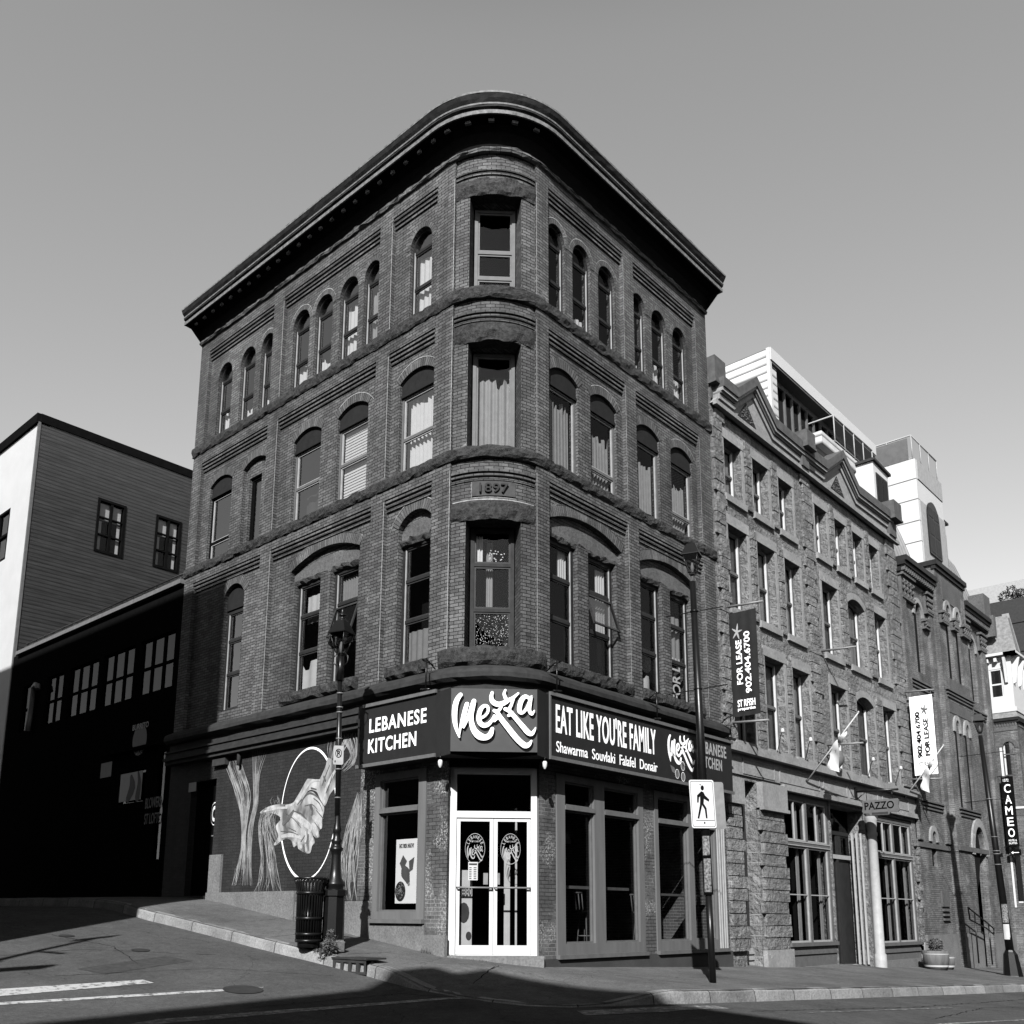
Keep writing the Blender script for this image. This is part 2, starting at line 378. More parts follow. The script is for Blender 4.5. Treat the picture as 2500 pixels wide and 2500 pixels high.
    def lathe(self, c, prof, n=20, mi=0, smooth=True, lean=(0, 0), rot=0.0):
        """prof: list of (radius, z)"""
        z0 = prof[0][1]
        def ring(r, z): return [Vector((c[0] + lean[0] * (z - z0) + r * cos(2 * pi * k / n + rot), c[1] + lean[1] * (z - z0) + r * sin(2 * pi * k / n + rot), z)) for k in range(n)]
        for (r0, za), (r1, zb) in zip(prof, prof[1:]):
            A, B = ring(r0, za), ring(r1, zb)
            for k in range(n): self.quad([A[k], A[(k + 1) % n], B[(k + 1) % n], B[k]], mi=mi, smooth=smooth)
    def sweep(self, path, prof, mi=0, jit=0.0, caps=True, step=None):
        """path: list of (point xy, outward normal xy); prof: list of (outward, z)"""
        rows = []
        for (p, n) in path:
            rows.append([Vector((p[0] + n[0] * (o + (noise.noise(Vector((p[0] * 5.1, p[1] * 5.1, z * 5.3 + k))) * jit if 0 < k < len(prof) - 1 else 0)), p[1] + n[1] * (o + (noise.noise(Vector((p[0] * 5.1, p[1] * 5.1, z * 5.3 + k))) * jit if 0 < k < len(prof) - 1 else 0)),
                         z + (noise.noise(Vector((p[0] * 4.3 + 9, p[1] * 4.3, z + k))) * jit * 0.7 if 0 < k < len(prof) - 1 else 0))) for k, (o, z) in enumerate(prof)])
        L = 0.0
        for i in range(len(rows) - 1):
            A, B = rows[i], rows[i + 1]; dl = (Vector(path[i + 1][0]) - Vector(path[i][0])).length
            for k in range(len(prof) - 1):
                self.quad([A[k], B[k], B[k + 1], A[k + 1]], uv=[(L, A[k].z), (L + dl, B[k].z), (L + dl, B[k + 1].z), (L, A[k + 1].z)], mi=mi)
            L += dl
        if caps:
            self.quad(rows[0][::-1], mi=mi); self.quad(rows[-1], mi=mi)
    def build(self, name, mats, parent=None, **props):
        me = bpy.data.meshes.new(name)
        me.from_pydata([tuple(v) for v in self.v], [], self.f)
        uvl = me.uv_layers.new(name='UVMap')
        k = 0
        for fi, f in enumerate(self.f):
            for j in range(len(f)): uvl.data[k].uv = self.uv[fi][j]; k += 1
        if not isinstance(mats, (list, tuple)): mats = [mats]
        for m in mats: me.materials.append(MATS[m])
        me.polygons.foreach_set('material_index', self.mi); me.polygons.foreach_set('use_smooth', self.sm)
        me.update()
        if any(self.sm):
            bm = bmesh.new(); bm.from_mesh(me); bmesh.ops.remove_doubles(bm, verts=bm.verts, dist=1e-5); bm.to_mesh(me); bm.free()
        o = bpy.data.objects.new(name, me); COL.objects.link(o)
        if parent: o.parent = parent
        for a, b in props.items(): o[a] = b
        return o
def thing(name, label, cat, group=None, loc=(0, 0, 0)):
    o = bpy.data.objects.new(name, None); COL.objects.link(o); o.location = loc; o.empty_display_size = 0.3
    o['label'] = label; o['category'] = cat
    if group: o['group'] = group
    return o
def tag(o, label, cat, group=None):
    o['label'] = label; o['category'] = cat
    if group: o['group'] = group
    return o
def rect(s0, s1, z0, z1): return [(s0, z0), (s1, z0), (s1, z1), (s0, z1)]
def arched(s0, s1, z0, zs, rise, n=14):
    """opening with an elliptical or segmental head: springs at zs and rises by rise"""
    c, a = (s0 + s1) / 2, (s1 - s0) / 2
    return [(s0, z0), (s1, z0)] + arc_pts(s0, s1, zs, rise, n)
def arc_pts(s0, s1, zs, rise, n=14):
    c, a = (s0 + s1) / 2, (s1 - s0) / 2
    if rise >= a * 0.95:
        return [(c + a * cos(pi * k / n), zs + rise * sin(pi * k / n)) for k in range(n + 1)]
    Rr = (a * a + rise * rise) / (2 * rise); th = math.asin(a / Rr)
    return [(c + Rr * sin(th - 2 * th * k / n), zs + Rr * (cos(th - 2 * th * k / n)) - (Rr - rise)) for k in range(n + 1)]
def arch_ring(mb, fr, s0, s1, zs, rise, w, d0, d1, n=18, drop=0.0, mi=0):
    inner = arc_pts(s0, s1, zs, rise, n); outer = []
    c = (s0 + s1) / 2
    for i, (s, z) in enumerate(inner):
        a = inner[max(i - 1, 0)]; b = inner[min(i + 1, len(inner) - 1)]
        t = Vector((b[0] - a[0], b[1] - a[1])).normalized(); nn = Vector((t.y, -t.x))
        if nn.dot(Vector((s - c, z - zs + 0.2))) < 0: nn = -nn
        outer.append((s + nn.x * w, z + nn.y * w))
    L = 0
    for i in range(len(inner) - 1):
        dl = (Vector(inner[i + 1]) - Vector(inner[i])).length * 1.15
        mb.quad([fr.P(*inner[i], d0), fr.P(*inner[i + 1], d0), fr.P(*outer[i + 1], d0), fr.P(*outer[i], d0)], uv=[(0, L), (0, L + dl), (w, L + dl), (w, L)], mi=mi)
        mb.quad([fr.P(*outer[i], d0), fr.P(*outer[i + 1], d0), fr.P(*outer[i + 1], d1), fr.P(*outer[i], d1)], mi=mi)
        mb.quad([fr.P(*inner[i], d0), fr.P(*inner[i + 1], d0), fr.P(*inner[i + 1], d1), fr.P(*inner[i], d1)], mi=mi)
        L += dl
def text_mesh(name, s, fr, s0, z0, w, h, d, mat, parent=None, bold=0.0, sp=1.0, ext=0.004, italic=0.0, rot90=0, flip=False, slope=0.0, **props):
    """flat lettering laid on a wall frame and fitted into a w x h box"""
    cu = bpy.data.curves.new(name, 'FONT'); cu.body = s; cu.offset = bold; cu.extrude = 0.0; cu.resolution_u = 4; cu.space_character = sp
    ob = bpy.data.objects.new('tmp', cu); COL.objects.link(ob)
    dg = bpy.context.evaluated_depsgraph_get(); dg.update()
    me = bpy.data.meshes.new_from_object(ob.evaluated_get(dg)); bpy.data.objects.remove(ob)
    xs = [v.co.x for v in me.vertices]; ys = [v.co.y for v in me.vertices]
    x0, x1, y0, y1 = min(xs), max(xs), min(ys), max(ys)
    mb = MB()
    def pos(v, dd):
        a, b = (v.x - x0) / (x1 - x0), (v.y - y0) / (y1 - y0)
        a += italic * (b - 0.5)
        if rot90 == 1: a, b = 1 - b, a       # reads upwards
        if flip: a = 1 - a
        return fr.P(s0 + a * w, z0 + b * h + slope * a * w, dd)
    for p in me.polygons:
        mb.quad([pos(me.vertices[i].co, d - ext) for i in p.vertices])
    from collections import Counter
    ec = Counter()
    for p in me.polygons:
        vs = list(p.vertices)
        for a, b in zip(vs, vs[1:] + vs[:1]): ec[tuple(sorted((a, b)))] += 1
    for (a, b), c in ec.items():
        if c == 1:
            va, vb = me.vertices[a].co, me.vertices[b].co
            mb.quad([pos(va, d - ext), pos(vb, d - ext), pos(vb, d), pos(va, d)])
    bpy.data.meshes.remove(me)
    return mb.build(name, mat, parent, **props)
def stroke(mb, fr, pts, d0, d1, mi=0, sm=3):
    """brush stroke with a width at every point: pts = (s, z, r); smoothed, round ended"""
    P = [Vector(p) for p in pts]; out = []
    for i in range(len(P) - 1):
        p0, p1, p2, p3 = P[max(i - 1, 0)], P[i], P[i + 1], P[min(i + 2, len(P) - 1)]
        for k in range(sm):
            t = k / sm; t2, t3 = t * t, t * t * t
            out.append(0.5 * ((2 * p1) + (p2 - p0) * t + (2 * p0 - 5 * p1 + 4 * p2 - p3) * t2 + (3 * p1 - p0 - 3 * p2 + p3) * t3))
    out.append(P[-1]); Lf, Rt = [], []
    for i, p in enumerate(out):
        a = out[max(i - 1, 0)]; b = out[min(i + 1, len(out) - 1)]
        t = Vector((b.x - a.x, b.y - a.y))
        if t.length < 1e-6: t = Vector((1, 0))
        t.normalize(); n = Vector((-t.y, t.x)); r = max(p.z, 0.001)
        Lf.append((p.x + n.x * r, p.y + n.y * r)); Rt.append((p.x - n.x * r, p.y - n.y * r))
    for i in range(len(out) - 1):
        mb.quad([fr.P(*Lf[i], d0), fr.P(*Rt[i], d0), fr.P(*Rt[i + 1], d0), fr.P(*Lf[i + 1], d0)], mi=mi)
        if abs(d1 - d0) > 1e-4:
            mb.quad([fr.P(*Lf[i], d0), fr.P(*Lf[i + 1], d0), fr.P(*Lf[i + 1], d1), fr.P(*Lf[i], d1)], mi=mi)
            mb.quad([fr.P(*Rt[i], d0), fr.P(*Rt[i + 1], d0), fr.P(*Rt[i + 1], d1), fr.P(*Rt[i], d1)], mi=mi)
    for p, q, sgn in ((out[0], out[1], -1), (out[-1], out[-2], -1)):
        r = max(p.z, 0.001); t = Vector((p.x - q.x, p.y - q.y)).normalized(); a0 = math.atan2(t.y, t.x)
        fan = [(p.x + r * cos(a0 - pi / 2 + pi * k / 7), p.y + r * sin(a0 - pi / 2 + pi * k / 7)) for k in range(8)]
        mb.quad([fr.P(*f, d0) for f in fan], mi=mi)
        if abs(d1 - d0) > 1e-4:
            for a, b in zip(fan, fan[1:]): mb.quad([fr.P(*a, d0), fr.P(*b, d0), fr.P(*b, d1), fr.P(*a, d1)], mi=mi)
def disc(fr, cs, cz, r, mb, d, n=28, rz=None, mi=0, r_in=0.0):
    rz = rz or r
    if r_in:
        k_ = r_in / r
        for k in range(n):
            a, b = 2 * pi * k / n, 2 * pi * (k + 1) / n
            mb.quad([fr.P(cs + r * cos(a), cz + rz * sin(a), d), fr.P(cs + r * cos(b), cz + rz * sin(b), d), fr.P(cs + r * k_ * cos(b), cz + rz * k_ * sin(b), d), fr.P(cs + r * k_ * cos(a), cz + rz * k_ * sin(a), d)], mi=mi)
    else: mb.quad([fr.P(cs + r * cos(2 * pi * k / n), cz + rz * sin(2 * pi * k / n), d) for k in range(n)], mi=mi)
# ================================================================== THE CORNER BUILDING
RB = 1.5                     # radius of the rounded corner
LEN_L, LEN_R = 12.0, 8.62
BLD = thing('brick_building', 'tall dark brick corner building with rounded bow front, arched windows and the date 1897', 'building')
def bowP(phi, z, rho):       # phi = 0 faces the camera corner, +45 deg meets the right wall
    a = radians(45) - phi
    return Vector((RB - rho * sin(a), RB - rho * cos(a), z))
def bow_patch(mb, f0, f1, z0, z1, rho, mi=0, n=None, uvflip=False):
    n = n or max(2, int(abs(f1 - f0) / 4)); f0, f1 = radians(f0), radians(f1)
    for k in range(n):
        a, b = f0 + (f1 - f0) * k / n, f0 + (f1 - f0) * (k + 1) / n
        ua, ub = a * RB, b * RB
        mb.quad([bowP(a, z0, rho), bowP(b, z0, rho), bowP(b, z1, rho), bowP(a, z1, rho)], uv=[(ua, z0), (ub, z0), (ub, z1), (ua, z1)], mi=mi)
def bow_ledge(mb, f0, f1, z, r0, r1, mi=0):
    n = max(2, int(abs(f1 - f0) / 4)); f0, f1 = radians(f0), radians(f1)
    for k in range(n):
        a, b = f0 + (f1 - f0) * k / n, f0 + (f1 - f0) * (k + 1) / n
        mb.quad([bowP(a, z, r0), bowP(b, z, r0), bowP(b, z, r1), bowP(a, z, r1)], mi=mi)
def bow_block(mb, f0, f1, z0, z1, r0, r1, mi=0):
    bow_patch(mb, f0, f1, z0, z1, r1, mi); bow_ledge(mb, f0, f1, z0, r0, r1, mi); bow_ledge(mb, f0, f1, z1, r0, r1, mi)
    for f in (f0, f1):
        a = radians(f); mb.quad([bowP(a, z0, r0), bowP(a, z0, r1), bowP(a, z1, r1), bowP(a, z1, r0)], mi=mi)

REC = 0.10      # panels lie this far behind the pilasters
PL = {4: (14.05, 17.02), 3: (10.32, 13.46), 2: (5.62, 9.84)}
PANL = [(1.84, 3.37), (3.83, 7.76), (8.23, 11.52)]
PANR = [(1.70, 4.60), (5.06, 8.02)]
# openings: (s0, s1, z0, spring, rise)
WL = {4: [(2.10, 2.83), (3.86, 4.50), (4.72, 5.44), (5.74, 6.46), (6.70, 7.42), (8.27, 8.90), (9.18, 9.90), (10.34, 11.06)],
      3: [(1.94, 3.06), (4.18, 5.32), (5.98, 7.12), (8.27, 9.42), (9.98, 11.10)],
      2: [(1.87, 2.97), (4.3, 6.95), (9.04, 10.0)]}
WR = {4: [(1.76, 2.42), (2.70, 3.40), (3.70, 4.40), (5.10, 5.72), (6.0, 6.70), (7.0, 7.70)],
      3: [(1.84, 2.86), (3.32, 4.36), (5.18, 6.22), (6.74, 7.78)],
      2: [(1.75, 4.44), (5.14, 7.80)]}
def opening(fl, w):
    s0, s1 = w
    if fl == 4: return arched(s0, s1, 14.05, 15.94, 0.40, 12)
    if fl == 3: return arched(s0, s1, 10.32, 12.58, 0.20, 10)
    return arched(s0, s1, 5.92, 9.06, 0.31, 14)
def bars(mb, fr, s0, s1, d, pans):
    pass
wall = MB()
for fr, PAN, W, L, E0 in ((FL, PANL, WL, LEN_L, RB), (FRT, PANR, WR, LEN_R, RB)):
    holes = [rect(a, b, *PL[f]) for f in (4, 3, 2) for a, b in PAN]
    wall.holed(fr, rect(E0, L, 5.55, 17.6), holes, 0.0, REC)
    for f in (4, 3, 2):
        for a, b in PAN:
            hs = [opening(f, w) for w in W[f] if a - .02 <= w[0] and w[1] <= b + .02]
            hs = [h for h in hs]
            wall.holed(fr, rect(a, b, PL[f][0], PL[f][1] - 0.0), hs, REC, 0.26)
            # corbelled courses at the head of the panel
            zt = PL[f][1]
            for k in range(3): wall.box(fr, a, b, zt - 0.095 * (k + 1) + 0.008, zt - 0.095 * k - 0.036, REC * (k + 0.4) / 4 , REC + 0.001)
# end walls and back so that the block is closed
wall.box(FL, LEN_L - 0.02, LEN_L, -0.5, 17.6, 0.01, 9.0)
wall.box(FRT, LEN_R - 0.02, LEN_R, -1.0, 17.6, 0.01, 12.0)
wall.quad([(8.6, 11.98, -1), (0.4, 11.98, -1), (0.4, 11.98, 17.6), (8.6, 11.98, 17.6)])
# the bow
RI = RB - 0.06
def bowwall(z0, z1):
    for a, b in ((-45, -37), (37, 45)): bow_patch(wall, a, b, z0, z1, RB)
bowwall(5.55, 17.6)
for f in (-37, 37):
    a = radians(f); wall.quad([bowP(a, 5.55, RB), bowP(a, 5.55, RI), bowP(a, 17.6, RI), bowP(a, 17.6, RB)])
OPB = {4: (14.05, 16.38), 3: (10.30, 12.80), 2: (6.0, 8.75)}
FO = 23.3
zs = [5.55]
for f in (2, 3, 4):
    z0, z1 = OPB[f]
    bow_patch(wall, -37, 37, zs[-1], z0, RI)
    for a, b in ((-37, -FO), (FO, 37)): bow_patch(wall, a, b, z0, z1, RI)
    zs.append(z1)
bow_patch(wall, -37, 37, zs[-1], 17.6, RI)
CH = 1.74; HW = 0.475
fd = FD(CH)
for f in (2, 3, 4):
    z0, z1 = OPB[f]
    for sg in (-1, 1):
        a = radians(FO * sg); p = bowP(a, 0, RI)
        q = fd.P(HW * sg, 0, 0)
        wall.quad([(p.x, p.y, z0), (q.x, q.y, z0), (q.x, q.y, z1), (p.x, p.y, z1)])
    for z in (z0, z1):      # sill and soffit of the opening
        arc = [bowP(radians(FO * k / 5), z, RI) for k in range(-5, 6)]
        wall.quad(arc + [Vector((fd.P(HW, 0)[0], fd.P(HW, 0)[1], z)), Vector((fd.P(-HW, 0)[0], fd.P(-HW, 0)[1], z))])
for zt in (17.02, 13.52, 9.85):
    for k in range(3): bow_block(wall, -37, 37, zt - 0.095 * (k + 1) + 0.008, zt - 0.095 * k - 0.036, RI - .01, RI + 0.06 * (3.6 - k) / 4)
wall.build('wall', 'brick', BLD)
# a course of loose bricks under the cornice
def plan_path(o_end_l=0.0, o_end_r=0.0, step=0.3, s_l=LEN_L, s_r=LEN_R, r=RB):
    pts = []
    n = int((s_l - r) / step)
    for k in range(n + 1): pts.append(((0.0, s_l + o_end_l - (s_l + o_end_l - r) * k / n), (-1.0, 0.0)))
    for k in range(1, 16):
        f = radians(-45 + 90 * k / 16); a = radians(45) - f
        pts.append(((r - r * sin(a), r - r * cos(a)), (-sin(a), -cos(a))))
    n = int((s_r - r) / step)
    for k in range(n + 1): pts.append(((r + (s_r + o_end_r - r) * k / n, 0.0), (0.0, -1.0)))
    return pts
m = MB(); m.sweep(plan_path(step=0.12), [(-0.02, 17.36), (0.06, 17.37), (0.08, 17.42), (0.06, 17.48), (-0.02, 17.5)], jit=0.05); m.build('brick_course', 'brick_arch', BLD)
# stone sill bands, rock faced
for z1, z0 in ((14.05, 13.76), (10.32, 10.06)):
    m = MB(); m.sweep(plan_path(0.03, 0.05, step=0.09), [(-0.03, z0), (0.03, z0 + .01), (0.055, z0 + .06), (0.07, (z0 + z1) / 2), (0.065, z1 - .05), (0.04, z1 - .003), (-0.32, z1 + .004)], jit=0.045)
    m.build('sill_band', 'brownstone', BLD)
# cornice
m = MB(); m.sweep(plan_path(0.0, 0.0, step=0.5), [(0.0, 17.42), (0.03, 17.46), (0.05, 17.62), (0.13, 17.78), (0.26, 17.86), (0.50, 17.88), (0.52, 17.885)]); m.build('frieze', 'frieze_black', BLD)  # whole frieze given one near-black colour
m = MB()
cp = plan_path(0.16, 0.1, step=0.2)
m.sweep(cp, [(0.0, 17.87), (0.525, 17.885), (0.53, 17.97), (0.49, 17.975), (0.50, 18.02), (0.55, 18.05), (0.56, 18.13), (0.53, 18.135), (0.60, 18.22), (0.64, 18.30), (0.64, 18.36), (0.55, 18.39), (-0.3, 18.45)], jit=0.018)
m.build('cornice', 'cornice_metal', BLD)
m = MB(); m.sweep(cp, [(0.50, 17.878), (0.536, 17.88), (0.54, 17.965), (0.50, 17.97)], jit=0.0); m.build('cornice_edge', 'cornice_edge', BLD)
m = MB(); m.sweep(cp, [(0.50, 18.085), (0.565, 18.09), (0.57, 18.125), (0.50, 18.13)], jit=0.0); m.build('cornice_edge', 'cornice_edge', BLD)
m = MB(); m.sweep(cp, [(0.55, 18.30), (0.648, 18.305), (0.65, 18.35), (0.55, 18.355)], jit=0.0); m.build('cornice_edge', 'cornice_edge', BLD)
m = MB(); m.quad([(0.3, 11.98, 18.40), (0.3, 1.5, 18.40), (0.65, .65, 18.40), (1.5, 0.3, 18.40), (8.6, 0.3, 18.40), (8.6, 11.98, 18.40)]); m.build('roof', 'dark_grey', BLD)
for k in range(23):
    s = 11.75 - k * 0.46; m = MB()
    if s < 1.6: break
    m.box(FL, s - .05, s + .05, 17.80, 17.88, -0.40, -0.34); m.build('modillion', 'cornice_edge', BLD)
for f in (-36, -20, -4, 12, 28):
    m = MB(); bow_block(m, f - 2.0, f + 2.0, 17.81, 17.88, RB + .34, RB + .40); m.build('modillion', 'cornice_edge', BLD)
# belt course over the shops
m = MB(); m.sweep(plan_path(step=0.4), [(-0.02, 5.62), (0.07, 5.60), (0.24, 5.50), (0.27, 5.42), (0.27, 5.33), (0.20, 5.27), (0.08, 5.24), (0.08, 5.02), (0.02, 4.98)], jit=0.02); m.build('belt_course', 'cornice_metal' if 0 else 'board', BLD)
m = MB()
m.box(FL, 3.75, 11.98, 4.68, 4.98, -0.20, 0.02); m.box(FL, 3.75, 11.98, 4.78, 4.86, -0.27, -0.2); m.box(FL, 3.75, 11.98, 4.99, 5.03, -0.24, 0.02)
m.build('moulding', 'board', BLD)
# rock faced window sills of the second floor
for fr, a, b in ((FL, 1.84, 3.12), (FL, 4.2, 6.95), (FRT, 1.72, 4.6), (FRT, 5.06, 7.75)):
    pth = [(((fr.o + fr.u * (a + (b - a) * k / 24)).x, (fr.o + fr.u * (a + (b - a) * k / 24)).y), (-fr.n.x, -fr.n.y)) for k in range(25)]
    m = MB(); m.sweep(pth, [(-0.3, 5.64), (0.02, 5.65), (0.07, 5.70), (0.08, 5.80), (0.06, 5.90), (0.02, 5.925), (-0.33, 5.93)], jit=0.06); m.build('window_sill', 'brownstone', BLD)
def bow_sweep(f0, f1, prof, mat, name, jit, n=30, parent=BLD):
    pth = []
    for k in range(n + 1):
        f = radians(f0 + (f1 - f0) * k / n); a = radians(45) - f
        pth.append(((RB - RB * sin(a), RB - RB * cos(a)), (-sin(a), -cos(a))))
    m = MB(); m.sweep(pth, prof, jit=jit); return m.build(name, mat, parent)
bow_sweep(-44, 44, [(-0.1, 5.60), (0.04, 5.62), (0.10, 5.70), (0.11, 5.86), (0.08, 5.98), (0.02, 6.0), (-0.45, 6.01)], 'brownstone', 'window_sill', 0.07)
for z0, z1 in ((16.36, 16.80), (12.78, 13.22), (8.72, 9.14)):
    bow_sweep(-36.8, 36.8, [(-0.35, z0 + .01), (-0.05, z0), (-0.03, z0 + .06), (0.0, (z0 + z1) / 2), (-0.02, z1 - .05), (-0.05, z1)], 'brownstone', 'lintel', 0.05)
# the date stone
m = MB(); bow_block(m, -18, 18, 9.23, 9.55, RI - .01, RI + .03); pq = m.build('date_plaque', 'stone_plaque', BLD)
chord = FD(2 * (RB - (RI + .035) * Q) )
text_mesh('numerals', '1897', chord, -0.30, 9.29, 0.60, 0.2, 0.012, 'board', pq, bold=0.01, ext=0.045)

# ---- windows of the corner building
def curtain(fr, s0, s1, z0, z1, d, parent, mat='curtain', folds=7, jag=0.12, amp=0.03, seed=0, slats=False, top_jag=False):
    m = MB(); rnd = random.Random(seed)
    if slats:
        k = 0; z = z0
        while z < z1: m.box(fr, s0, s1, z, z + 0.052, d, d + 0.01); z += 0.075
        return m.build('blind', mat, parent)
    n = folds * 6
    tops = [rnd.uniform(-1, 1) * jag for _ in range(folds * 2 + 2)]
    P = []
    for i in range(n + 1):
        t = i / n; s = s0 + (s1 - s0) * t; dd = d + amp * sin(t * folds * 2 * pi + seed) + rnd.uniform(-.004, .004)
        j = tops[int(t * folds * 2)]
        P.append((s, dd, j))
    for (sa, da, ja), (sb, db, jb) in zip(P, P[1:]):
        m.quad([fr.P(sa, z0, da), fr.P(sb, z0, db), fr.P(sb, z1 + (jb if top_jag else 0), db), fr.P(sa, z1 + (ja if top_jag else 0), da)], smooth=True)
    return m.build('curtain', mat, parent)
def sash(parent, fr, s0, s1, z0, z1, d, rails=(0.5,), fm='frame_dark', im='frame_light', ow=0.055, iw=0.035, glass='glass', head=None, rise=0.0, inner=True, strip=False):
    """a window: outer frame, sashes divided by rails, one pane sheet"""
    m = MB()
    if rise:
        out = arched(s0, s1, z0, head, rise, 12); c = (s0 + s1) / 2
        inn = arched(s0 + ow, s1 - ow, z0 + ow, head, rise - ow, 12)
        m.holed(fr, out, [inn], d - 0.03, 0.0); m.extrude(fr, inn, d - 0.03, d + 0.03, caps=(False, False)); m.extrude(fr, out, d - 0.03, d + 0.03, caps=(False, False))
    else: m.ring(fr, s0, s1, z0, z1, ow, d - 0.03, d + 0.04)
    zt = head if rise else z1
    cuts = [z0 + ow] + [z0 + (z1 - z0) * r if r <= 1 else r for r in rails] + [z1 - ow]
    for c in cuts[1:-1]: m.box(fr, s0 + ow, s1 - ow, c - 0.035, c + 0.035, d - 0.025, d + 0.03)
    w = m.build('window', fm, parent)
    if inner:
        m = MB()
        for a, b in zip(cuts, cuts[1:]):
            a2, b2 = a + (0.035 if a != cuts[0] else 0), b - (0.035 if b != cuts[-1] else 0)
            if rise and b > head:
                m.box(fr, s0 + ow, s0 + ow + iw, a2, head, d, d + 0.03); m.box(fr, s1 - ow - iw, s1 - ow, a2, head, d, d + 0.03); continue
            m.ring(fr, s0 + ow, s1 - ow, a2, b2, iw, d - 0.005, d + 0.03)
        m.build('sash', im, w)
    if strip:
        m = MB(); bw_ = .022 if strip is True else strip; m.box(fr, s1 - ow - bw_, s1 - ow - .002, z0 + ow, zt - .05, d - .03, d + .03); m.build('lit_edge', 'frame_light' if strip is True else 'lit_edge_white', w)  # pale strip paints the sunlit far edge of the frame
    m = MB()
    if rise: m.extrude(fr, arched(s0 + 0.02, s1 - 0.02, z0 + .02, head, rise - .02, 12), d + 0.02, d + 0.02, caps=(True, False), rev=False)
    else: m.quad([fr.P(s0 + .02, z0 + .02, d + .02), fr.P(s1 - .02, z0 + .02, d + .02), fr.P(s1 - .02, z1 - .02, d + .02), fr.P(s0 + .02, z1 - .02, d + .02)])
    m.build('pane', glass, w)
    return w
DG4 = REC + 0.11; DG2 = REC + 0.17
sd = 0
for fr, W, side in ((FL, WL, 'L'), (FRT, WR, 'R')):
    for i, w in enumerate(W[4]):
        sd += 1
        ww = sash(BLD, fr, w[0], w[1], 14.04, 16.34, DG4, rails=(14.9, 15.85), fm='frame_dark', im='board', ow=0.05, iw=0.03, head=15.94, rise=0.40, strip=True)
        cs = {'L': {0: (14.1, 15.75, 'curtain'), 1: (14.1, 15.6, 'curtain_grey'), 2: (14.1, 15.7, 'curtain'), 3: (14.1, 14.62, 'blind'), 4: (14.1, 14.8, 'blind'), 5: (14.1, 14.5, 'curtain'), 6: (14.1, 14.6, 'blind'), 7: (14.1, 14.85, 'blind')},
              'R': {1: (14.1, 14.6, 'curtain'), 0: (14.1, 14.35, 'curtain'), 2: (14.1, 14.3, 'curtain_grey'), 3: (14.1, 14.45, 'curtain'), 4: (14.1, 14.9, 'curtain'), 5: (14.1, 15.0, 'curtain')}}[side].get(i)
        if cs: curtain(fr, w[0] + .05 + (0.12 if i % 2 else 0), w[1] - .05, cs[0], cs[1], DG4 + .14, ww, cs[2] if cs[2] != 'blind' else 'curtain', 4, 0.1, 0.02, sd, top_jag=True)
        m = MB(); arch_ring(m, fr, w[0], w[1], 15.94, 0.40, 0.125 if 1 else .2, REC - 0.012 - .003 * (i % 2), REC + 0.01); m.build('window_arch', 'brick_arch', BLD)
    for i, w in enumerate(W[3]):
        sd += 1
        m = MB(); arch_ring(m, fr, w[0], w[1], 12.58, 0.20, 0.22, REC - 0.012 - .003 * (i % 2), REC + 0.01); m.build('window_arch', 'brick_arch', BLD)
        if side == 'L' and i == 3:      # narrowed with brick
            m = MB(); m.holed(fr, arched(w[0], w[1], 10.32, 12.58, 0.20, 10), [rect(8.68, 9.26, 10.36, 12.32)], REC + 0.10, 0.15); m.build('infill', 'brick', BLD)
            sash(BLD, fr, 8.70, 9.24, 10.36, 12.30, REC + 0.2, rails=(), fm='black_paint', im='black_paint', glass='glass_dark'); continue
        m = MB(); m.extrude(fr, [(w[0], 12.28), (w[1], 12.28)] + arc_pts(w[0], w[1], 12.58, 0.20, 10), DG4 - 0.05, DG4 + 0.0, rev=False); m.box(fr, w[0], w[1], 12.26, 12.34, DG4 - .08, DG4 + .02); m.build('tympanum', 'tympanum', BLD)
        rl = {('L', 0): (0.46,), ('L', 1): (0.52,), ('L', 2): (0.50,), ('L', 4): (0.30,), ('R', 1): (0.28,), ('R', 3): (0.3,)}.get((side, i), ())
        lite = side == 'L' and i in (0, 1)
        ww = sash(BLD, fr, w[0], w[1], 10.33, 12.28, DG4, rails=rl, fm='frame_mid' if not (side == 'L' and i == 4) else 'black_paint', im='frame_light', ow=0.06, iw=0.03)
        if side == 'L':
            if i == 0: curtain(fr, w[0] + .12, w[1] - .12, 10.36, 12.12, DG4 + .13, ww, 'curtain', 7, 0.1, 0.03, 3, top_jag=True)
            if i == 1: curtain(fr, w[0] + .07, w[1] - .07, 10.38, 12.22, DG4 + .09, ww, 'blind', slats=True)
            if i == 2: curtain(fr, w[0] + .07, w[1] - .07, 10.38, 11.2, DG4 + .3, ww, 'dark_grey', 3, 0.02, 0.02, 2)
        else: curtain(fr, w[0] + .04, w[1] - .10, 10.36, 12.0 - (0.2 if i else 0), DG4 + .13, ww, 'curtain_grey', 8, 0.13, 0.03, 10 + i, top_jag=True)
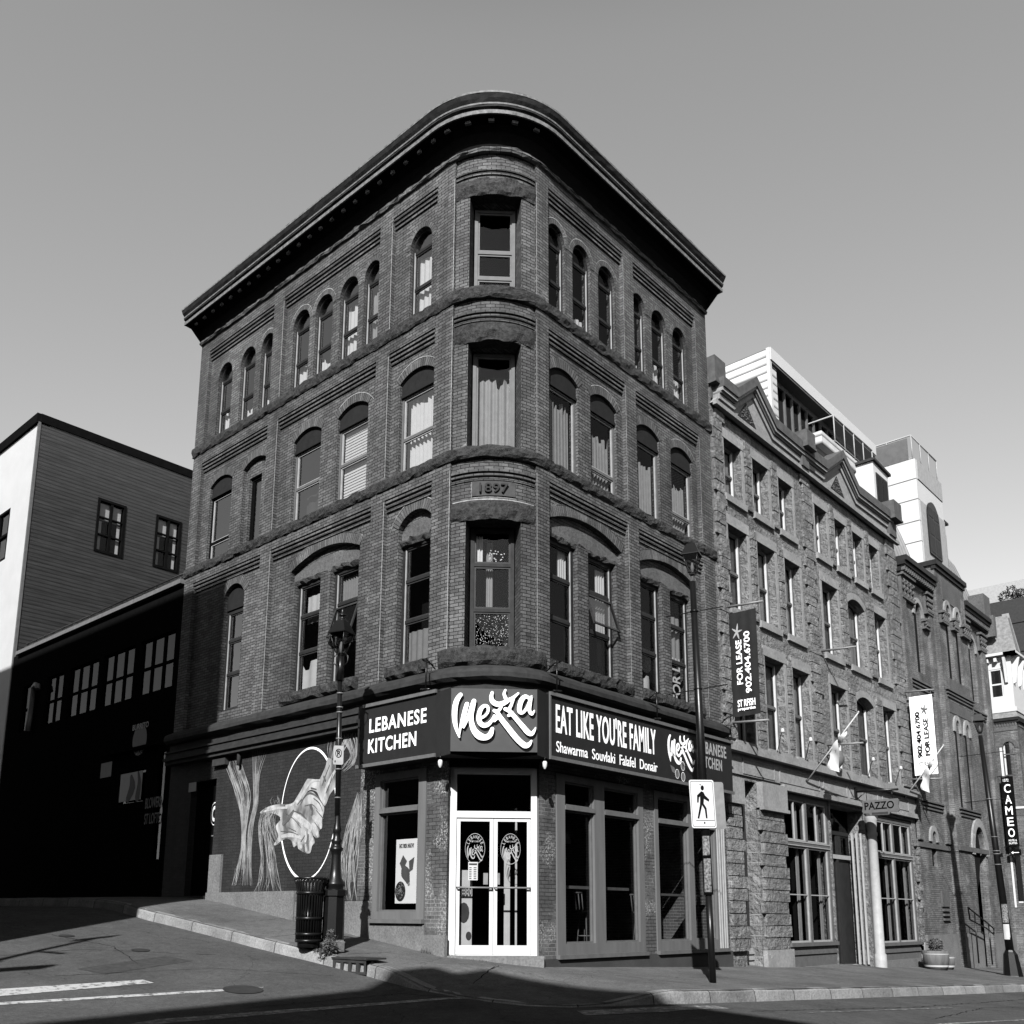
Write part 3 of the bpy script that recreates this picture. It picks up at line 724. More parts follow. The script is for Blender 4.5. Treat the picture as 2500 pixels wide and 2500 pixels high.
    for i, w in enumerate(W[2]):
        sd += 1
        m = MB(); arch_ring(m, fr, w[0], w[1], 9.06, 0.31, 0.26, REC - 0.015, REC + 0.01, n=24); m.build('window_arch', 'brick_arch', BLD)
        single = w[1] - w[0] < 1.5
        dl = REC + 0.10
        mt = 'lintel_stone'
        if side == 'L' and i == 2:
            m = MB(); m.extrude(fr, [(w[0], 8.72), (w[1], 8.72)] + arc_pts(w[0], w[1], 9.06, 0.31, 12), dl, dl + .15); m.build('tympanum', 'tympanum', BLD)
            subs = [(w[0], w[1])]
        else:
            m = MB(); m.extrude(fr, [(w[0], 8.74), (w[1], 8.74)] + arc_pts(w[0] , w[1], 8.98, 0.20, 14), dl, dl + .16); m.build('lintel', mt, BLD)
            m = MB(); m.extrude(fr, arc_pts(w[0], w[1], 8.98, 0.20, 14)[::-1] + arc_pts(w[0], w[1], 9.06, 0.31, 14), dl + .03, dl + .1); m.build('infill', 'brick', BLD)
            # ragged rock face along the lower edge of the lintel
            pth = [(((fr.o + fr.u * (w[0] + (w[1] - w[0]) * k / 30) + fr.n * dl).x, (fr.o + fr.u * (w[0] + (w[1] - w[0]) * k / 30) + fr.n * dl).y), (-fr.n.x, -fr.n.y)) for k in range(31)]
            m = MB(); m.sweep(pth, [(-.1, 8.66), (0.03, 8.68), (0.05, 8.74), (0.03, 8.80), (-.01, 8.84)], jit=0.09); m.build('lintel', 'brownstone', BLD)
            if single: subs = [(w[0], w[1])]
            else:
                cpt = {('L', 1): (5.36, 5.74), ('R', 0): (2.80, 3.16), ('R', 1): (6.16, 6.5)}[(side, i)]
                m = MB(); m.box(fr, cpt[0], cpt[1], 5.92, 8.74, REC, REC + .26); m.build('mullion_pier', 'brick', BLD)
                subs = [(w[0], cpt[0]), (cpt[1], w[1])]
                # the side strips left of and right of the pair are brick up to the lintel
        for j, (a, b) in enumerate(subs):
            if not single:
                lim = {('L', 1, 0): (4.33, 5.36), ('L', 1, 1): (5.74, 6.80), ('R', 0, 0): (1.80, 2.80), ('R', 0, 1): (3.16, 4.24), ('R', 1, 0): (5.18, 6.16), ('R', 1, 1): (6.5, 7.5)}[(side, i, j)]
                if a < lim[0] - .01:
                    m = MB(); m.box(fr, a, lim[0], 5.92, 8.74, REC + .01, REC + .25); m.build('mullion_pier', 'brick', BLD)
                if b > lim[1] + .01:
                    m = MB(); m.box(fr, lim[1], b, 5.92, 8.74, REC + .01, REC + .25); m.build('mullion_pier', 'brick', BLD)
                a, b = lim
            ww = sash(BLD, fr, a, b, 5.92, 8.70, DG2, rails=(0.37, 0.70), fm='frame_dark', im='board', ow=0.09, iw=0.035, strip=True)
            key = (side, i, j)
            if key == ('L', 1, 0): curtain(fr, a + .1, b - .1, 7.9, 8.55, DG2 + .12, ww, 'curtain_grey', 9, 0.02, 0.02, 21); 
            if key == ('L', 1, 1):
                curtain(fr, a + .12, b - .2, 7.7, 8.4, DG2 + .12, ww, 'curtain', 3, 0.05, 0.01, 22); curtain(fr, a + .1, b - .14, 5.98, 6.65, DG2 + .12, ww, 'curtain', 2, 0.12, 0.02, 23, top_jag=True)
            if key == ('R', 0, 0): curtain(fr, b - .38, b - .1, 7.85, 8.6, DG2 + .12, ww, 'curtain', 4, 0.02, 0.02, 24)
            if key == ('R', 0, 1): curtain(fr, b - .45, b - .1, 7.0, 8.55, DG2 + .12, ww, 'curtain', 4, 0.02, 0.02, 25)
            if key == ('R', 1, 0): curtain(fr, a + .08, b - .2, 5.97, 6.4, DG2 + .12, ww, 'curtain', 2, 0.1, 0.02, 26, top_jag=True)
            if key == ('R', 1, 1):
                curtain(fr, a + .15, b - .1, 7.0, 8.2, DG2 + .12, ww, 'curtain_grey', 4, 0.02, 0.02, 27)
                text_mesh('banner_reflection', 'FOR LE', fr, a + .30, 5.98, 0.36, 1.1, DG2 + .01, 'letter_grey', ww, bold=0.02, rot90=1, ext=0.002)  # the banner's reflection drawn on the pane as letters
            if key == ('L', 0, 0): curtain(fr, a + .1, b - .1, 5.98, 6.75, DG2 + .12, ww, 'curtain_grey', 5, 0.02, 0.02, 28)
def awning_sash(fr, s0, s1, zt, zb, d, out, parent):
    """a top hung casement pushed open"""
    m = MB()
    def Q4(sa, sb, ta, tb, off=0.0):
        P = lambda s, t: fr.P(s, zt + (zb - zt) * t + off * .3, d - out * t - off)
        m.quad([P(sa, ta), P(sb, ta), P(sb, tb), P(sa, tb)])
    for off in (0.0, 0.03):
        Q4(s0, s0 + .05, 0, 1, off); Q4(s1 - .05, s1, 0, 1, off); Q4(s0, s1, 0, .06, off); Q4(s0, s1, .94, 1, off)
    for s in (s0, s1):
        m.quad([fr.P(s, zt, d), fr.P(s, zb, d - out), fr.P(s, zb, d - out - .03), fr.P(s, zt, d - .03)])
    m.quad([fr.P(s0, zb, d - out), fr.P(s1, zb, d - out), fr.P(s1, zb + .01, d - out - .03), fr.P(s0, zb + .01, d - out - .03)])
    c = m.build('casement', 'board', parent)
    m = MB(); m.quad([fr.P(s0 + .04, zt, d - .01), fr.P(s1 - .04, zt, d - .01), fr.P(s1 - .04, zb, d - out - .01), fr.P(s0 + .04, zb, d - out - .01)]); m.build('pane', 'glass', c)
awning_sash(FL, 4.42, 5.28, 7.78, 7.02, DG2 - .02, 0.24, BLD)
awning_sash(FRT, 3.22, 4.2, 7.80, 7.05, DG2 - .02, 0.24, BLD)
# bow windows (flat, set back in the rounded front)
fb = FD(CH - 0.04)
for f, z0, z1, rl, fm, im in ((4, 14.05, 16.36, (0.25, 0.53), 'frame_mid', 'frame_mid'), (3, 10.32, 12.78, (), 'frame_mid', 'frame_mid'), (2, 6.0, 8.74, (0.34, 0.70), 'board', 'frame_dark')):
    ww = sash(BLD, fb, -HW + .02, HW - .02, z0, z1, 0.0, rails=rl, fm=fm, im=im, ow=0.075, iw=0.04)
    if f == 3: curtain(fb, -.38, .38, 10.36, 12.15, .15, ww, 'curtain_grey', 5, 0.12, 0.035, 5, top_jag=True)
    if f == 2:
        curtain(fb, -.37, -.2, 8.0, 8.6, .12, ww, 'curtain', 3, 0.02, 0.02, 6); curtain(fb, -.12, .02, 6.95, 8.5, .2, ww, 'curtain_grey', 3, 0.02, 0.02, 8)
        m = MB(); rnd = random.Random(3)
        for _ in range(260):
            s, z, r = rnd.uniform(-.36, .36), rnd.uniform(6.1, 6.85), rnd.uniform(.004, .011); disc(fb, s, z, r, m, .012 + rnd.uniform(0, .001), 5)
        for _ in range(26):
            a, r = rnd.uniform(0, 6.28), rnd.uniform(.05, .18); disc(fb, .1 + r * cos(a), 8.12 + r * sin(a) * 1.1, .014, m, .012, 6)
        m.build('window_decal', 'letter_grey', ww)
# pale mortar left by repointing: joints beside the pilasters, round some arches and the date stone
m = MB()
for z0, z1 in ((5.6, 9.9), (10.35, 13.5), (14.1, 16.9)):
    for s_ in (-1, 1):
        a = radians(37.3 * s_); p = bowP(a, 0, RB + .003); q = bowP(a + radians(.5) * s_, 0, RB + .003)
        m.quad([(p.x, p.y, z0), (q.x, q.y, z0), (q.x, q.y, z1), (p.x, p.y, z1)])
for fr, ss in ((FL, (3.385, 7.775)), (FRT, (4.615, 8.035))):
    for s in ss:
        for z0, z1 in ((5.7, 9.8), (10.4, 13.4), (14.1, 16.9)): m.box(fr, s, s + .012, z0, z1, -.002, .0)
for i, (a, b, z) in enumerate(((-18.6, 18.6, 9.21), (-18.6, 18.6, 9.57))): bow_patch(m, a, b, z - .008, z + .008, RI + .003)
for a in (-18.6, 18.2): bow_patch(m, a, a + .4, 9.21, 9.57, RI + .003, n=1)
bow_patch(m, -36, 36, 9.15, 9.17, RI + .003)
def arc_line(fr, w, zs_, ri, off, t0, t1):
    pts = arc_pts(w[0] - off, w[1] + off, zs_, ri + off, 20); n = len(pts); k0, k1 = int(t0 * (n - 1)), int(t1 * (n - 1))
    for k in range(k0, k1):
        (s0, z0), (s1, z1) = pts[k], pts[k + 1]
        m.quad([fr.P(s0, z0 - .008, REC - .02), fr.P(s1, z1 - .008, REC - .02), fr.P(s1, z1 + .010, REC - .02), fr.P(s0, z0 + .010, REC - .02)])
for i in (3, 4, 5): arc_line(FL, WL[4][i], 15.94, .40, .135, 0.0, 1.0)
for i in (0, 1, 2): arc_line(FRT, WR[4][i], 15.94, .40, .135, 0.0, 1.0)
arc_line(FL, WL[3][0], 12.58, .20, .22, 0.1, 1); arc_line(FL, WL[3][1], 12.58, .20, .22, 0.2, 1); arc_line(FRT, WR[3][1], 12.58, .20, .22, 0, .8); arc_line(FRT, WR[3][3], 12.58, .20, .22, 0, .8); arc_line(FL, WL[2][0], 9.06, .31, .26, 0, 1)
o = m.build('pale_mortar', 'pale_mortar', BLD)
# curtains of dark rooms: one closed dark lining behind every wall
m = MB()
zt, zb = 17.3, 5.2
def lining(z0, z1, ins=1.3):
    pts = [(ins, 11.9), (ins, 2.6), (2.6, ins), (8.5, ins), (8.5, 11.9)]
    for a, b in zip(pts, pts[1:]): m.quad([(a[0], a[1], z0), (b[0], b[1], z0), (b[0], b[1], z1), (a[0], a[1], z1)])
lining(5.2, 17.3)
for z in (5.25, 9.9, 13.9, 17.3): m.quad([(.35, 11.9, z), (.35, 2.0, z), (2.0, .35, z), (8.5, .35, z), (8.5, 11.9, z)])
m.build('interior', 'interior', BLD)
# ================================================================== GROUND FLOOR OF THE CORNER BUILDING
def flipx(s): return s
m = MB()
m.holed(FL, rect(1.18, 3.86, -0.6, 5.0), [rect(1.78, 3.34, 0.62, 3.64)], 0.0, 0.10)
m.holed(FRT, rect(1.36, 8.62, -1.0, 5.0), [rect(1.85, 4.93, -0.04, 3.60), rect(5.37, 8.48, -0.04, 3.60)], 0.0, 0.10)
m.quad([(0, 1.18, -.6), (.21, 1.30, -.6), (.21, 1.30, 5.0), (0, 1.18, 5.0)]); m.quad([(1.36, 0, -1), (1.42, .10, -1), (1.42, .10, 5.0), (1.36, 0, 5.0)])
m.build('shop_wall', 'brick_flaking', BLD)
m = MB()
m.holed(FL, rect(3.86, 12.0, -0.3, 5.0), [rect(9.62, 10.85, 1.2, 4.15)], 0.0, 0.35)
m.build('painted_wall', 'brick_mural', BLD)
m = MB(); bow_patch(m, -45, 45, 3.6, 5.56, RB - .01); m.build('fascia', 'black_paint', BLD)
# granite plinth
m = MB()
m.box(FL, 5.94, 9.64, 0.3, 1.27, -0.10, 0.0); m.box(FL, 3.40, 5.94, 0.2, 1.03, -0.06, 0.0); m.box(FL, 1.76, 3.40, -0.2, 0.56, -0.03, 0.02)
m.box(FL, 1.16, 1.78, -0.4, 0.38, -0.05, 0.02); m.box(FL, 9.1, 9.64, 1.2, 2.2, -0.06, 0.0)
fdx = FD(1.5)
m.box(fdx, -1.02, 1.03, -0.6, 0.0, -0.22, 0.6)
m.build('plinth', 'granite', BLD)
m = MB(); m.box(FRT, 1.36, 8.70, -1.0, -0.07, -0.035, 0.05); m.build('plinth', 'granite_dark', BLD)
# inside: floor, walls, ceiling
m = MB()
m.quad([(.2, 1.2, 0.0), (1.3, .15, 0), (8.5, .15, 0), (8.5, 7, 0), (.2, 7, 0)]); m.quad([(.2, 1.2, 3.9), (1.3, .15, 3.9), (8.5, .15, 3.9), (8.5, 7, 3.9), (.2, 7, 3.9)])
m.quad([(.2, 7, 0), (8.5, 7, 0), (8.5, 7, 3.9), (.2, 7, 3.9)])
m.build('interior', 'shop_inside', BLD)
m = MB(); m.quad([(8.3, 0.15, 0), (8.3, 7, 0), (8.3, 7, 3.9), (8.3, .15, 3.9)]); m.build('side_wall', 'brick_inside', BLD)
# left shop window
def shopwin(fr, s0, s1, z0, z1, panes, tz, mat, sill, name='shop_window', glass='glass', glow=None):
    m = MB()
    hs = []
    for a, b in panes: hs.append(rect(a, b, z0 + sill, tz - .05)); hs.append(rect(a, b, tz + .04, z1 - .14))
    m.holed(fr, rect(s0, s1, z0, z1), hs, -0.03, 0.16)
    m.extrude(fr, rect(s0, s1, z0, z1), -0.03, 0.1, caps=(False, False))
    w = m.build(name, mat, BLD)
    m = MB()
    for a, b in panes:
        m.box(fr, a, b, tz - .05, tz + .04, -.055, 0.0)
        m.ring(fr, a, b, z0 + sill, tz - .05, .035, 0.03, 0.09); m.ring(fr, a, b, tz + .04, z1 - .14, .035, 0.03, 0.09)
    m.box(fr, s0 - .01, s1 + .01, z0 - .03, z0 + .05, -0.10, 0.02)
    m.build('frame', 'frame_mid' if mat == 'trim_grey' else mat, w)
    m = MB()
    for a, b in panes: m.quad([fr.P(a, z0 + sill, .085), fr.P(b, z0 + sill, .085), fr.P(b, z1 - .14, .085), fr.P(a, z1 - .14, .085)])
    m.build('pane', glass, w)
    return w
shopwin(FL, 1.78, 3.34, 0.62, 3.64, [(2.0, 3.18)], 2.86, 'trim_grey', 0.20)
shopwin(FRT, 1.86, 4.92, -0.05, 3.58, [(2.12, 3.10), (3.46, 4.72)], 2.91, 'trim_grey', 0.26)
shopwin(FRT, 5.38, 8.47, -0.05, 3.58, [(5.52, 6.80), (7.02, 8.02)], 2.89, 'trim_grey', 0.26)
m = MB()
for s in (8.1, 8.2, 8.32, 8.42): m.box(FRT, s, s + .03, 0.0, 3.4, -.06, -.03)
m.build('door_post', 'frame_light', BLD)
# the double glass door in the rounded corner
m = MB()
m.box(fdx, -0.82, -0.665, -0.01, 3.62, -0.07, 0.12); m.box(fdx, 0.795, 0.91, -0.01, 3.62, -0.07, 0.12)
m.box(fdx, -0.665, 0.795, 2.63, 2.76, -0.05, 0.1); m.box(fdx, -0.665, 0.795, 3.50, 3.62, -0.05, 0.1)
m.box(fdx, -0.665, 0.795, -0.03, 0.015, -0.06, 0.1)
dfr = m.build('door_frame', 'white_paint', BLD)
m = MB(); m.quad([fdx.P(-.665, 2.76, .03), fdx.P(.795, 2.76, .03), fdx.P(.795, 3.5, .03), fdx.P(-.665, 3.5, .03)]); m.build('transom_pane', 'glass', dfr)
m = MB(); m.box(fdx, -1.0, -.82, -.01, 3.62, -.03, .1); m.box(fdx, .91, .98, -.01, 3.62, -.03, .1); m.build('door_trim', 'trim_grey', BLD)
for a, b in ((-.66, .060), (.068, .79)):
    m = MB(); w = .072
    m.box(fdx, a, a + w, .02, 2.62, -.02, .03); m.box(fdx, b - w, b, .02, 2.62, -.02, .03); m.box(fdx, a + w, b - w, .02, .19, -.02, .03); m.box(fdx, a + w, b - w, 2.56, 2.62, -.02, .03)
    d = m.build('door', 'white_paint', BLD)
    m = MB(); m.quad([fdx.P(a + w, .19, .01), fdx.P(b - w, .19, .01), fdx.P(b - w, 2.56, .01), fdx.P(a + w, 2.56, .01)]); m.build('pane', 'glass', d)
    m = MB(); y = 1.28
    m.tube([fdx.P(a + .02, y, -.02), fdx.P(a + .02, y, -.09), fdx.P(b - .02, y - .005, -.09), fdx.P(b - .02, y, -.02)], .018, 8); m.build('push_bar', 'galv', d)
M_ST = [
 [(885, 312, 20), (862, 345, 24), (845, 400, 26), (840, 470, 26), (845, 540, 22), (860, 600, 16), (880, 655, 8)],
 [(878, 655, 6), (884, 600, 10), (898, 520, 14), (918, 440, 18), (935, 388, 20)],
 [(937, 385, 18), (925, 440, 18), (912, 500, 17), (905, 550, 15), (912, 575, 11)],
 [(912, 578, 9), (932, 530, 13), (955, 465, 17), (975, 400, 20), (990, 362, 22)],
 [(990, 362, 22), (980, 420, 22), (970, 480, 22), (974, 540, 25), (995, 600, 30), (1035, 643, 36), (1085, 655, 28), (1120, 630, 26), (1135, 585, 18)],
 [(1045, 500, 14), (1075, 482, 13), (1100, 448, 13), (1098, 408, 15), (1070, 400, 17), (1043, 430, 21), (1030, 480, 22), (1035, 530, 24), (1065, 558, 24), (1105, 548, 20), (1135, 510, 14), (1150, 478, 12)],
 [(1132, 290, 14), (1125, 330, 20), (1140, 368, 25), (1180, 386, 25), (1225, 374, 24), (1262, 350, 19), (1295, 332, 17), (1338, 292, 9)],
 [(1236, 268, 10), (1226, 300, 15), (1240, 340, 18)],
 [(1210, 385, 15), (1196, 420, 15), (1172, 448, 16)],
 [(1300, 335, 14), (1284, 385, 14), (1268, 420, 16)],
 [(1150, 438, 17), (1172, 452, 20), (1205, 505, 25), (1255, 570, 27), (1305, 635, 28), (1350, 685, 28), (1392, 716, 28), (1422, 706, 20), (1440, 678, 9)],
 [(1150, 516, 18), (1175, 492, 18)],
 [(1236, 424, 18), (1270, 440, 21), (1312, 490, 22), (1365, 553, 24), (1412, 608, 26), (1442, 622, 20), (1464, 592, 12), (1473, 570, 5)],
 [(1262, 476, 14), (1290, 462, 16)],
 [(1425, 335, 14), (1395, 318, 20), (1365, 345, 24), (1349, 395, 23), (1348, 440, 22), (1370, 452, 16), (1400, 420, 14), (1425, 365, 16), (1438, 312, 17), (1430, 370, 17), (1424, 430, 18), (1444, 462, 15), (1464, 432, 6)]]
def script_word(mb, fr, s0, zt, w, h, d0, d1, dx=0, dy=0, grow=1.0, sgn=1):
    for k, st in enumerate(M_ST):
        e = k * 0.0004
        stroke(mb, fr, [(s0 + sgn * (x + dx - 820) / 655 * w, zt - (y + dy - 258) / 490 * h, r * grow * (w / 655 + h / 490) / 2) for x, y, r in st], d0 - e, d1)
def ring_badge(fr, cs, cz, r, rz, d, parent, mat='letter_grey', sgn=1):
    m = MB(); disc(fr, cs, cz, r, m, d, 40, rz, r_in=r * .965)
    script_word(m, fr, cs - sgn * r * .82, cz + rz * .30, r * 1.64, rz * 1.15, d - .001, d - .001, grow=.62, sgn=sgn)
    for k, ch in enumerate('LEBANESE'):
        a = radians(152 - k * 17.7)
        # small letters set round the rim
        s, z = cs + sgn * r * .78 * cos(a), cz + rz * .78 * sin(a)
        tw, th = r * .17, rz * .20
        tx = Vector((sin(a), -cos(a)))
        letter_at(m, ch, fr, s, z, tw, th, a - pi / 2, d - .001, sgn)
    for k, ch in enumerate('KITCHEN'):
        letter_at(m, ch, fr, cs + sgn * (k - 3) * r * .13, cz + rz * .47, r * .10, rz * .10, 0, d - .001, sgn)
    return m.build('round_logo', mat, parent)
GLY = {}
def glyph(ch):
    if ch not in GLY:
        cu = bpy.data.curves.new('g', 'FONT'); cu.body = ch; cu.resolution_u = 2; cu.offset = 0.02
        ob = bpy.data.objects.new('g', cu); COL.objects.link(ob); dg = bpy.context.evaluated_depsgraph_get(); dg.update()
        me = bpy.data.meshes.new_from_object(ob.evaluated_get(dg)); bpy.data.objects.remove(ob)
        xs = [v.co.x for v in me.vertices]; ys = [v.co.y for v in me.vertices]
        x0, x1, y0, y1 = min(xs), max(xs), min(ys), max(ys)
        GLY[ch] = [[((me.vertices[i].co.x - (x0 + x1) / 2) / (x1 - x0), (me.vertices[i].co.y - (y0 + y1) / 2) / (y1 - y0)) for i in p.vertices] for p in me.polygons]
        bpy.data.meshes.remove(me)
    return GLY[ch]
def letter_at(mb, ch, fr, s, z, w, h, rot, d, sgn=1):
    c_, s_ = cos(rot), sin(rot)
    for poly in glyph(ch):
        mb.quad([fr.P(s + sgn * (a * w * c_ - b * h * s_), z + (a * w * s_ + b * h * c_), d) for a, b in poly])
STK = thing('door_sticker', 'round restaurant logo sticker on the left leaf of the white glass door', 'sticker', 'logo stickers on the glass door')
ring_badge(fdx, -.297, 2.03, .195, .30, .004, STK)
STK2 = thing('door_sticker', 'round restaurant logo sticker on the right leaf of the white glass door', 'sticker', 'logo stickers on the glass door')
ring_badge(fdx, .396, 2.03, .195, .30, .004, STK2)
m = MB(); m.box(fdx, -.425, -.24, 1.42, 1.77, .0, .004); nt_ = m.build('notice', 'off_white')
tag(nt_, 'white opening hours notice on the left leaf of the glass door', 'notice')
m = MB(); m.box(fdx, -.41, -.255, 1.71, 1.745, -.003, 0.0)
for k in range(7): m.box(fdx, -.405, -.36, 1.655 - k * .035, 1.67 - k * .035, -.003, 0.0); m.box(fdx, -.32, -.265, 1.655 - k * .035, 1.67 - k * .035, -.003, 0.0)
m.build('print', 'dark_grey', nt_)
for s in (-.085, .145):
    m = MB(); m.box(fdx, s - .045, s + .045, 1.34, 1.56, -.004, .004); b = m.build('push_plate', 'galv', dfr)
# WEEKEND banner stand behind the left leaf
fi = FD(1.75)
RU = thing('roller_banner', 'white weekend offer banner standing behind the left leaf of the glass door', 'banner')
m = MB(); m.box(fi, -.62, -.34, .12, 1.62, 0, .01); m.build('sheet', 'off_white', RU)
m = MB(); m.box(fi, -.64, -.32, 0.01, .12, -.06, .06); m.build('base', 'dark_grey', RU)
text_mesh('lettering', 'WEEKEND', fi, -.60, 1.12, .25, .16, -.002, 'dark_grey', RU, bold=.03)
m = MB(); disc(fi, -.40, .36, .055, m, -.003, 20, .085); disc(fi, -.5, .8, .11, m, -.003, 12, .2); m.build('print', 'dark_grey', RU)
# white posts of the inner lobby seen through the right leaf
m = MB(); fi2 = FD(2.3)
m.box(fi2, .30, .42, 0, 2.0, 0, .05); m.box(fi2, .52, .56, 0, 2.9, 0, .05); m.build('lobby_post', 'off_white', BLD)
# poster in the left shop window
PO = thing('poster', 'tall white food poster hanging in the shop window left of the glass door', 'poster')
fp = FXP(0.16)
m = MB(); m.box(fp, 2.19, 2.84, .98, 2.27, 0, .01); m.build('sheet', 'letter_white', PO)
text_mesh('lettering', 'FAST. FRESH. HEALTHY', fp, 2.30, 2.09, .44, .085, -.002, 'dark_grey', PO, bold=.02, flip=True)
m = MB()
stroke(m, fp, [(2.62, 1.72, .05), (2.55, 1.6, .13), (2.5, 1.5, .10), (2.46, 1.42, .06)], -.002, -.002)
m.extrude(fp, [(2.72, 1.78), (2.62, 1.95), (2.50, 1.82), (2.62, 1.62)], -.0035, -.0035, caps=(True, False), rev=False)
m.extrude(fp, [(2.44, 1.82), (2.28, 1.90), (2.32, 1.65), (2.42, 1.6)], -.004, -.004, caps=(True, False), rev=False)
m.build('food_box', 'mid_grey', PO)
m = MB(); disc(fp, 2.68, 1.22, .155, m, -.004, 24, .20); m.build('bowl', 'dark_grey', PO)
m = MB(); rnd = random.Random(4)
for _ in range(60):
    a, r = rnd.uniform(0, 6.28), rnd.uniform(0, .13); disc(fp, 2.68 + r * cos(a), 1.24 + r * 1.25 * sin(a), .012, m, -.006 - rnd.uniform(0, .001), 6)
disc(fp, 2.43, 1.36, .035, m, -.006, 12); m.build('salad', 'letter_grey', PO)
# interior furniture glimpsed through the glass
def stool(x, y, label):
    t = thing('bar_stool', label, 'stool', 'bar stools by the shop windows', (x, y, 0))
    m = MB(); m.lathe((x, y, 0), [(0.0, .80), (.17, .80), (.18, .84), (.15, .87), (0, .88)], 16); m.build('seat', 'frame_mid', t)
    for k in range(4):
        a = pi / 4 + k * pi / 2; m = MB(); m.tube([(x + .12 * cos(a), y + .12 * sin(a), .80), (x + .2 * cos(a), y + .2 * sin(a), .0)], .014, 6); m.build('leg', 'mid_grey', t)
    m = MB(); m.tube([(x + .17 * cos(a), y + .17 * sin(a), .33) for a in [2 * pi * k / 14 for k in range(14)]], .010, 6, closed=True); m.build('foot_ring', 'galv', t)
    m = MB()
    for sx in (-.12, 0, .12): m.tube([(x + sx, y + .15, .86), (x + sx, y + .19, 1.25)], .012, 6)
    m.tube([(x - .14, y + .19, 1.25), (x + .14, y + .19, 1.25)], .02, 6); m.build('back', 'mid_grey', t)
    for c in t.children: c.location = (-x, -y, 0)
stool(2.6, .85, 'bar stool behind the leftmost pane right of the glass door')
stool(3.9, .85, 'bar stool behind the second pane right of the glass door')
stool(6.1, .9, 'bar stool behind the window with the leaf plant')
m = MB(); m.box(FRT, 2.0, 4.75, 1.30, 1.36, .28, .62); m.box(FRT, 5.45, 8.0, 1.22, 1.27, .28, .62); cn = m.build('window_counter', 'trim_grey'); tag(cn, 'grey counter boards running behind the right hand shop windows', 'counter')
def pend(x, y, z, lab):
    m = MB(); m.lathe((x, y, z), [(.02, z + .3), (.06, z + .29), (.13, z + .18), (.16, z), (.15, z - .01)], 18); o = m.build('shade', 'mid_grey')
    t = thing('pendant_lamp', lab, 'lamp', 'pendant lamps inside the restaurant'); o.parent = t
    m = MB(); m.tube([(x, y, z + .3), (x, y, 3.88)], .008, 5); m.build('cord', 'black_paint', t)
pend(2.2, .9, 2.45, 'pale dome lamp hanging inside, nearest the glass door'); pend(4.0, 1.5, 2.35, 'pale dome lamp hanging inside behind the second pane'); pend(6.9, 1.2, 2.4, 'pale dome lamp hanging inside behind the pedestrian sign pane'); pend(.95, 2.45, 2.75, 'pale dome lamp hanging above the tall food poster')
# ------------------------------------------------------------------ shop signs
SG = thing('shop_sign', 'dark fascia sign with white letters reading LEBANESE KITCHEN above the poster window', 'sign', 'signs round the corner restaurant')
m = MB(); m.box(FL, 1.08, 3.46, 3.74, 5.05, -0.45, -0.05); m.build('panel', 'sign_dark', SG)
m = MB(); m.box(FL, 1.07, 3.30, 4.99, 5.06, -0.50, -0.45); m.box(FL, 1.07, 3.46, 3.73, 3.80, -0.49, -0.45); m.build('trim', 'frame_mid', SG)
text_mesh('lettering', 'LEBANESE', FL, 1.36, 4.44, 1.72, .30, -.453, 'letter_white', SG, bold=.02, sp=1.14, flip=True)
text_mesh('lettering', 'KITCHEN', FL, 1.64, 4.01, 1.46, .30, -.453, 'letter_white', SG, bold=.02, sp=1.14, flip=True)
SF = thing('shop_sign', 'grey sign over the glass door with the big white script word Mezza', 'sign', 'signs round the corner restaurant')
f0 = FD(0.0)
m = MB(); m.box(f0, -.80, .835, 3.77, 4.985, 0.0, 0.3); m.build('panel', 'sign_mid', SF)
for sg, a, b in ((-1, (-0.45, 1.09), (-.565, .565)), (1, (1.10, -.45), (.59, -.59))):
    m = MB(); m.quad([(a[0], a[1], 3.72), (b[0], b[1], 3.72), (b[0], b[1], 5.0), (a[0], a[1], 5.0)]); m.quad([(a[0], a[1], 3.72), (b[0], b[1], 3.72), (.4, .4, 3.72)]); m.quad([(a[0], a[1], 5.0), (b[0], b[1], 5.0), (.4, .4, 5.0)]); m.build('side_panel', 'sign_dark', SF)
m = MB()
und = [(-.45, 1.09), (-.565, .565), (.59, -.59), (1.10, -.45), (1.4, .05), (.05, 1.4)]
m.quad([(x, y, 3.73) for x, y in und]); m.build('underside', 'black_paint', SF)
m = MB(); script_word(m, f0, -.78, 4.98, 1.585, 1.165, -.035, 0.0, grow=.80); m.build('lettering', 'letter_white', SF)
m = MB(); script_word(m, f0, -.78, 4.98, 1.585, 1.165, -.006, 0.0, dx=10, dy=20, grow=.92); m.build('letter_shadow', 'black_paint', SF)
SR = thing('shop_sign', "long dark fascia sign reading EAT LIKE YOU'RE FAMILY above the right hand shop windows", 'sign', 'signs round the corner restaurant')
m = MB(); m.box(FRT, 1.12, 8.27, 3.74, 5.05, -0.45, -0.05); m.build('panel', 'sign_dark', SR)
m = MB(); m.box(FRT, 1.12, 8.28, 4.99, 5.06, -0.50, -0.45); m.box(FRT, 1.12, 8.28, 3.72, 3.79, -0.49, -0.45); m.box(FRT, 1.11, 1.15, 3.72, 5.06, -.48, -.45); m.build('trim', 'frame_mid', SR)
text_mesh('lettering', "EAT LIKE YOU'RE FAMILY", FRT, 1.32, 4.27, 3.53, .60, -.453, 'letter_white', SR, bold=.018, sp=1.08)
text_mesh('lettering', 'Shawarma  Souvlaki  Falafel  Donair', FRT, 1.33, 3.89, 3.56, .22, -.453, 'letter_white', SR, bold=.004)
m = MB(); script_word(m, FRT, 5.34, 4.90, 1.14, .85, -.455, -.45, grow=.8); m.build('lettering', 'letter_white', SR)
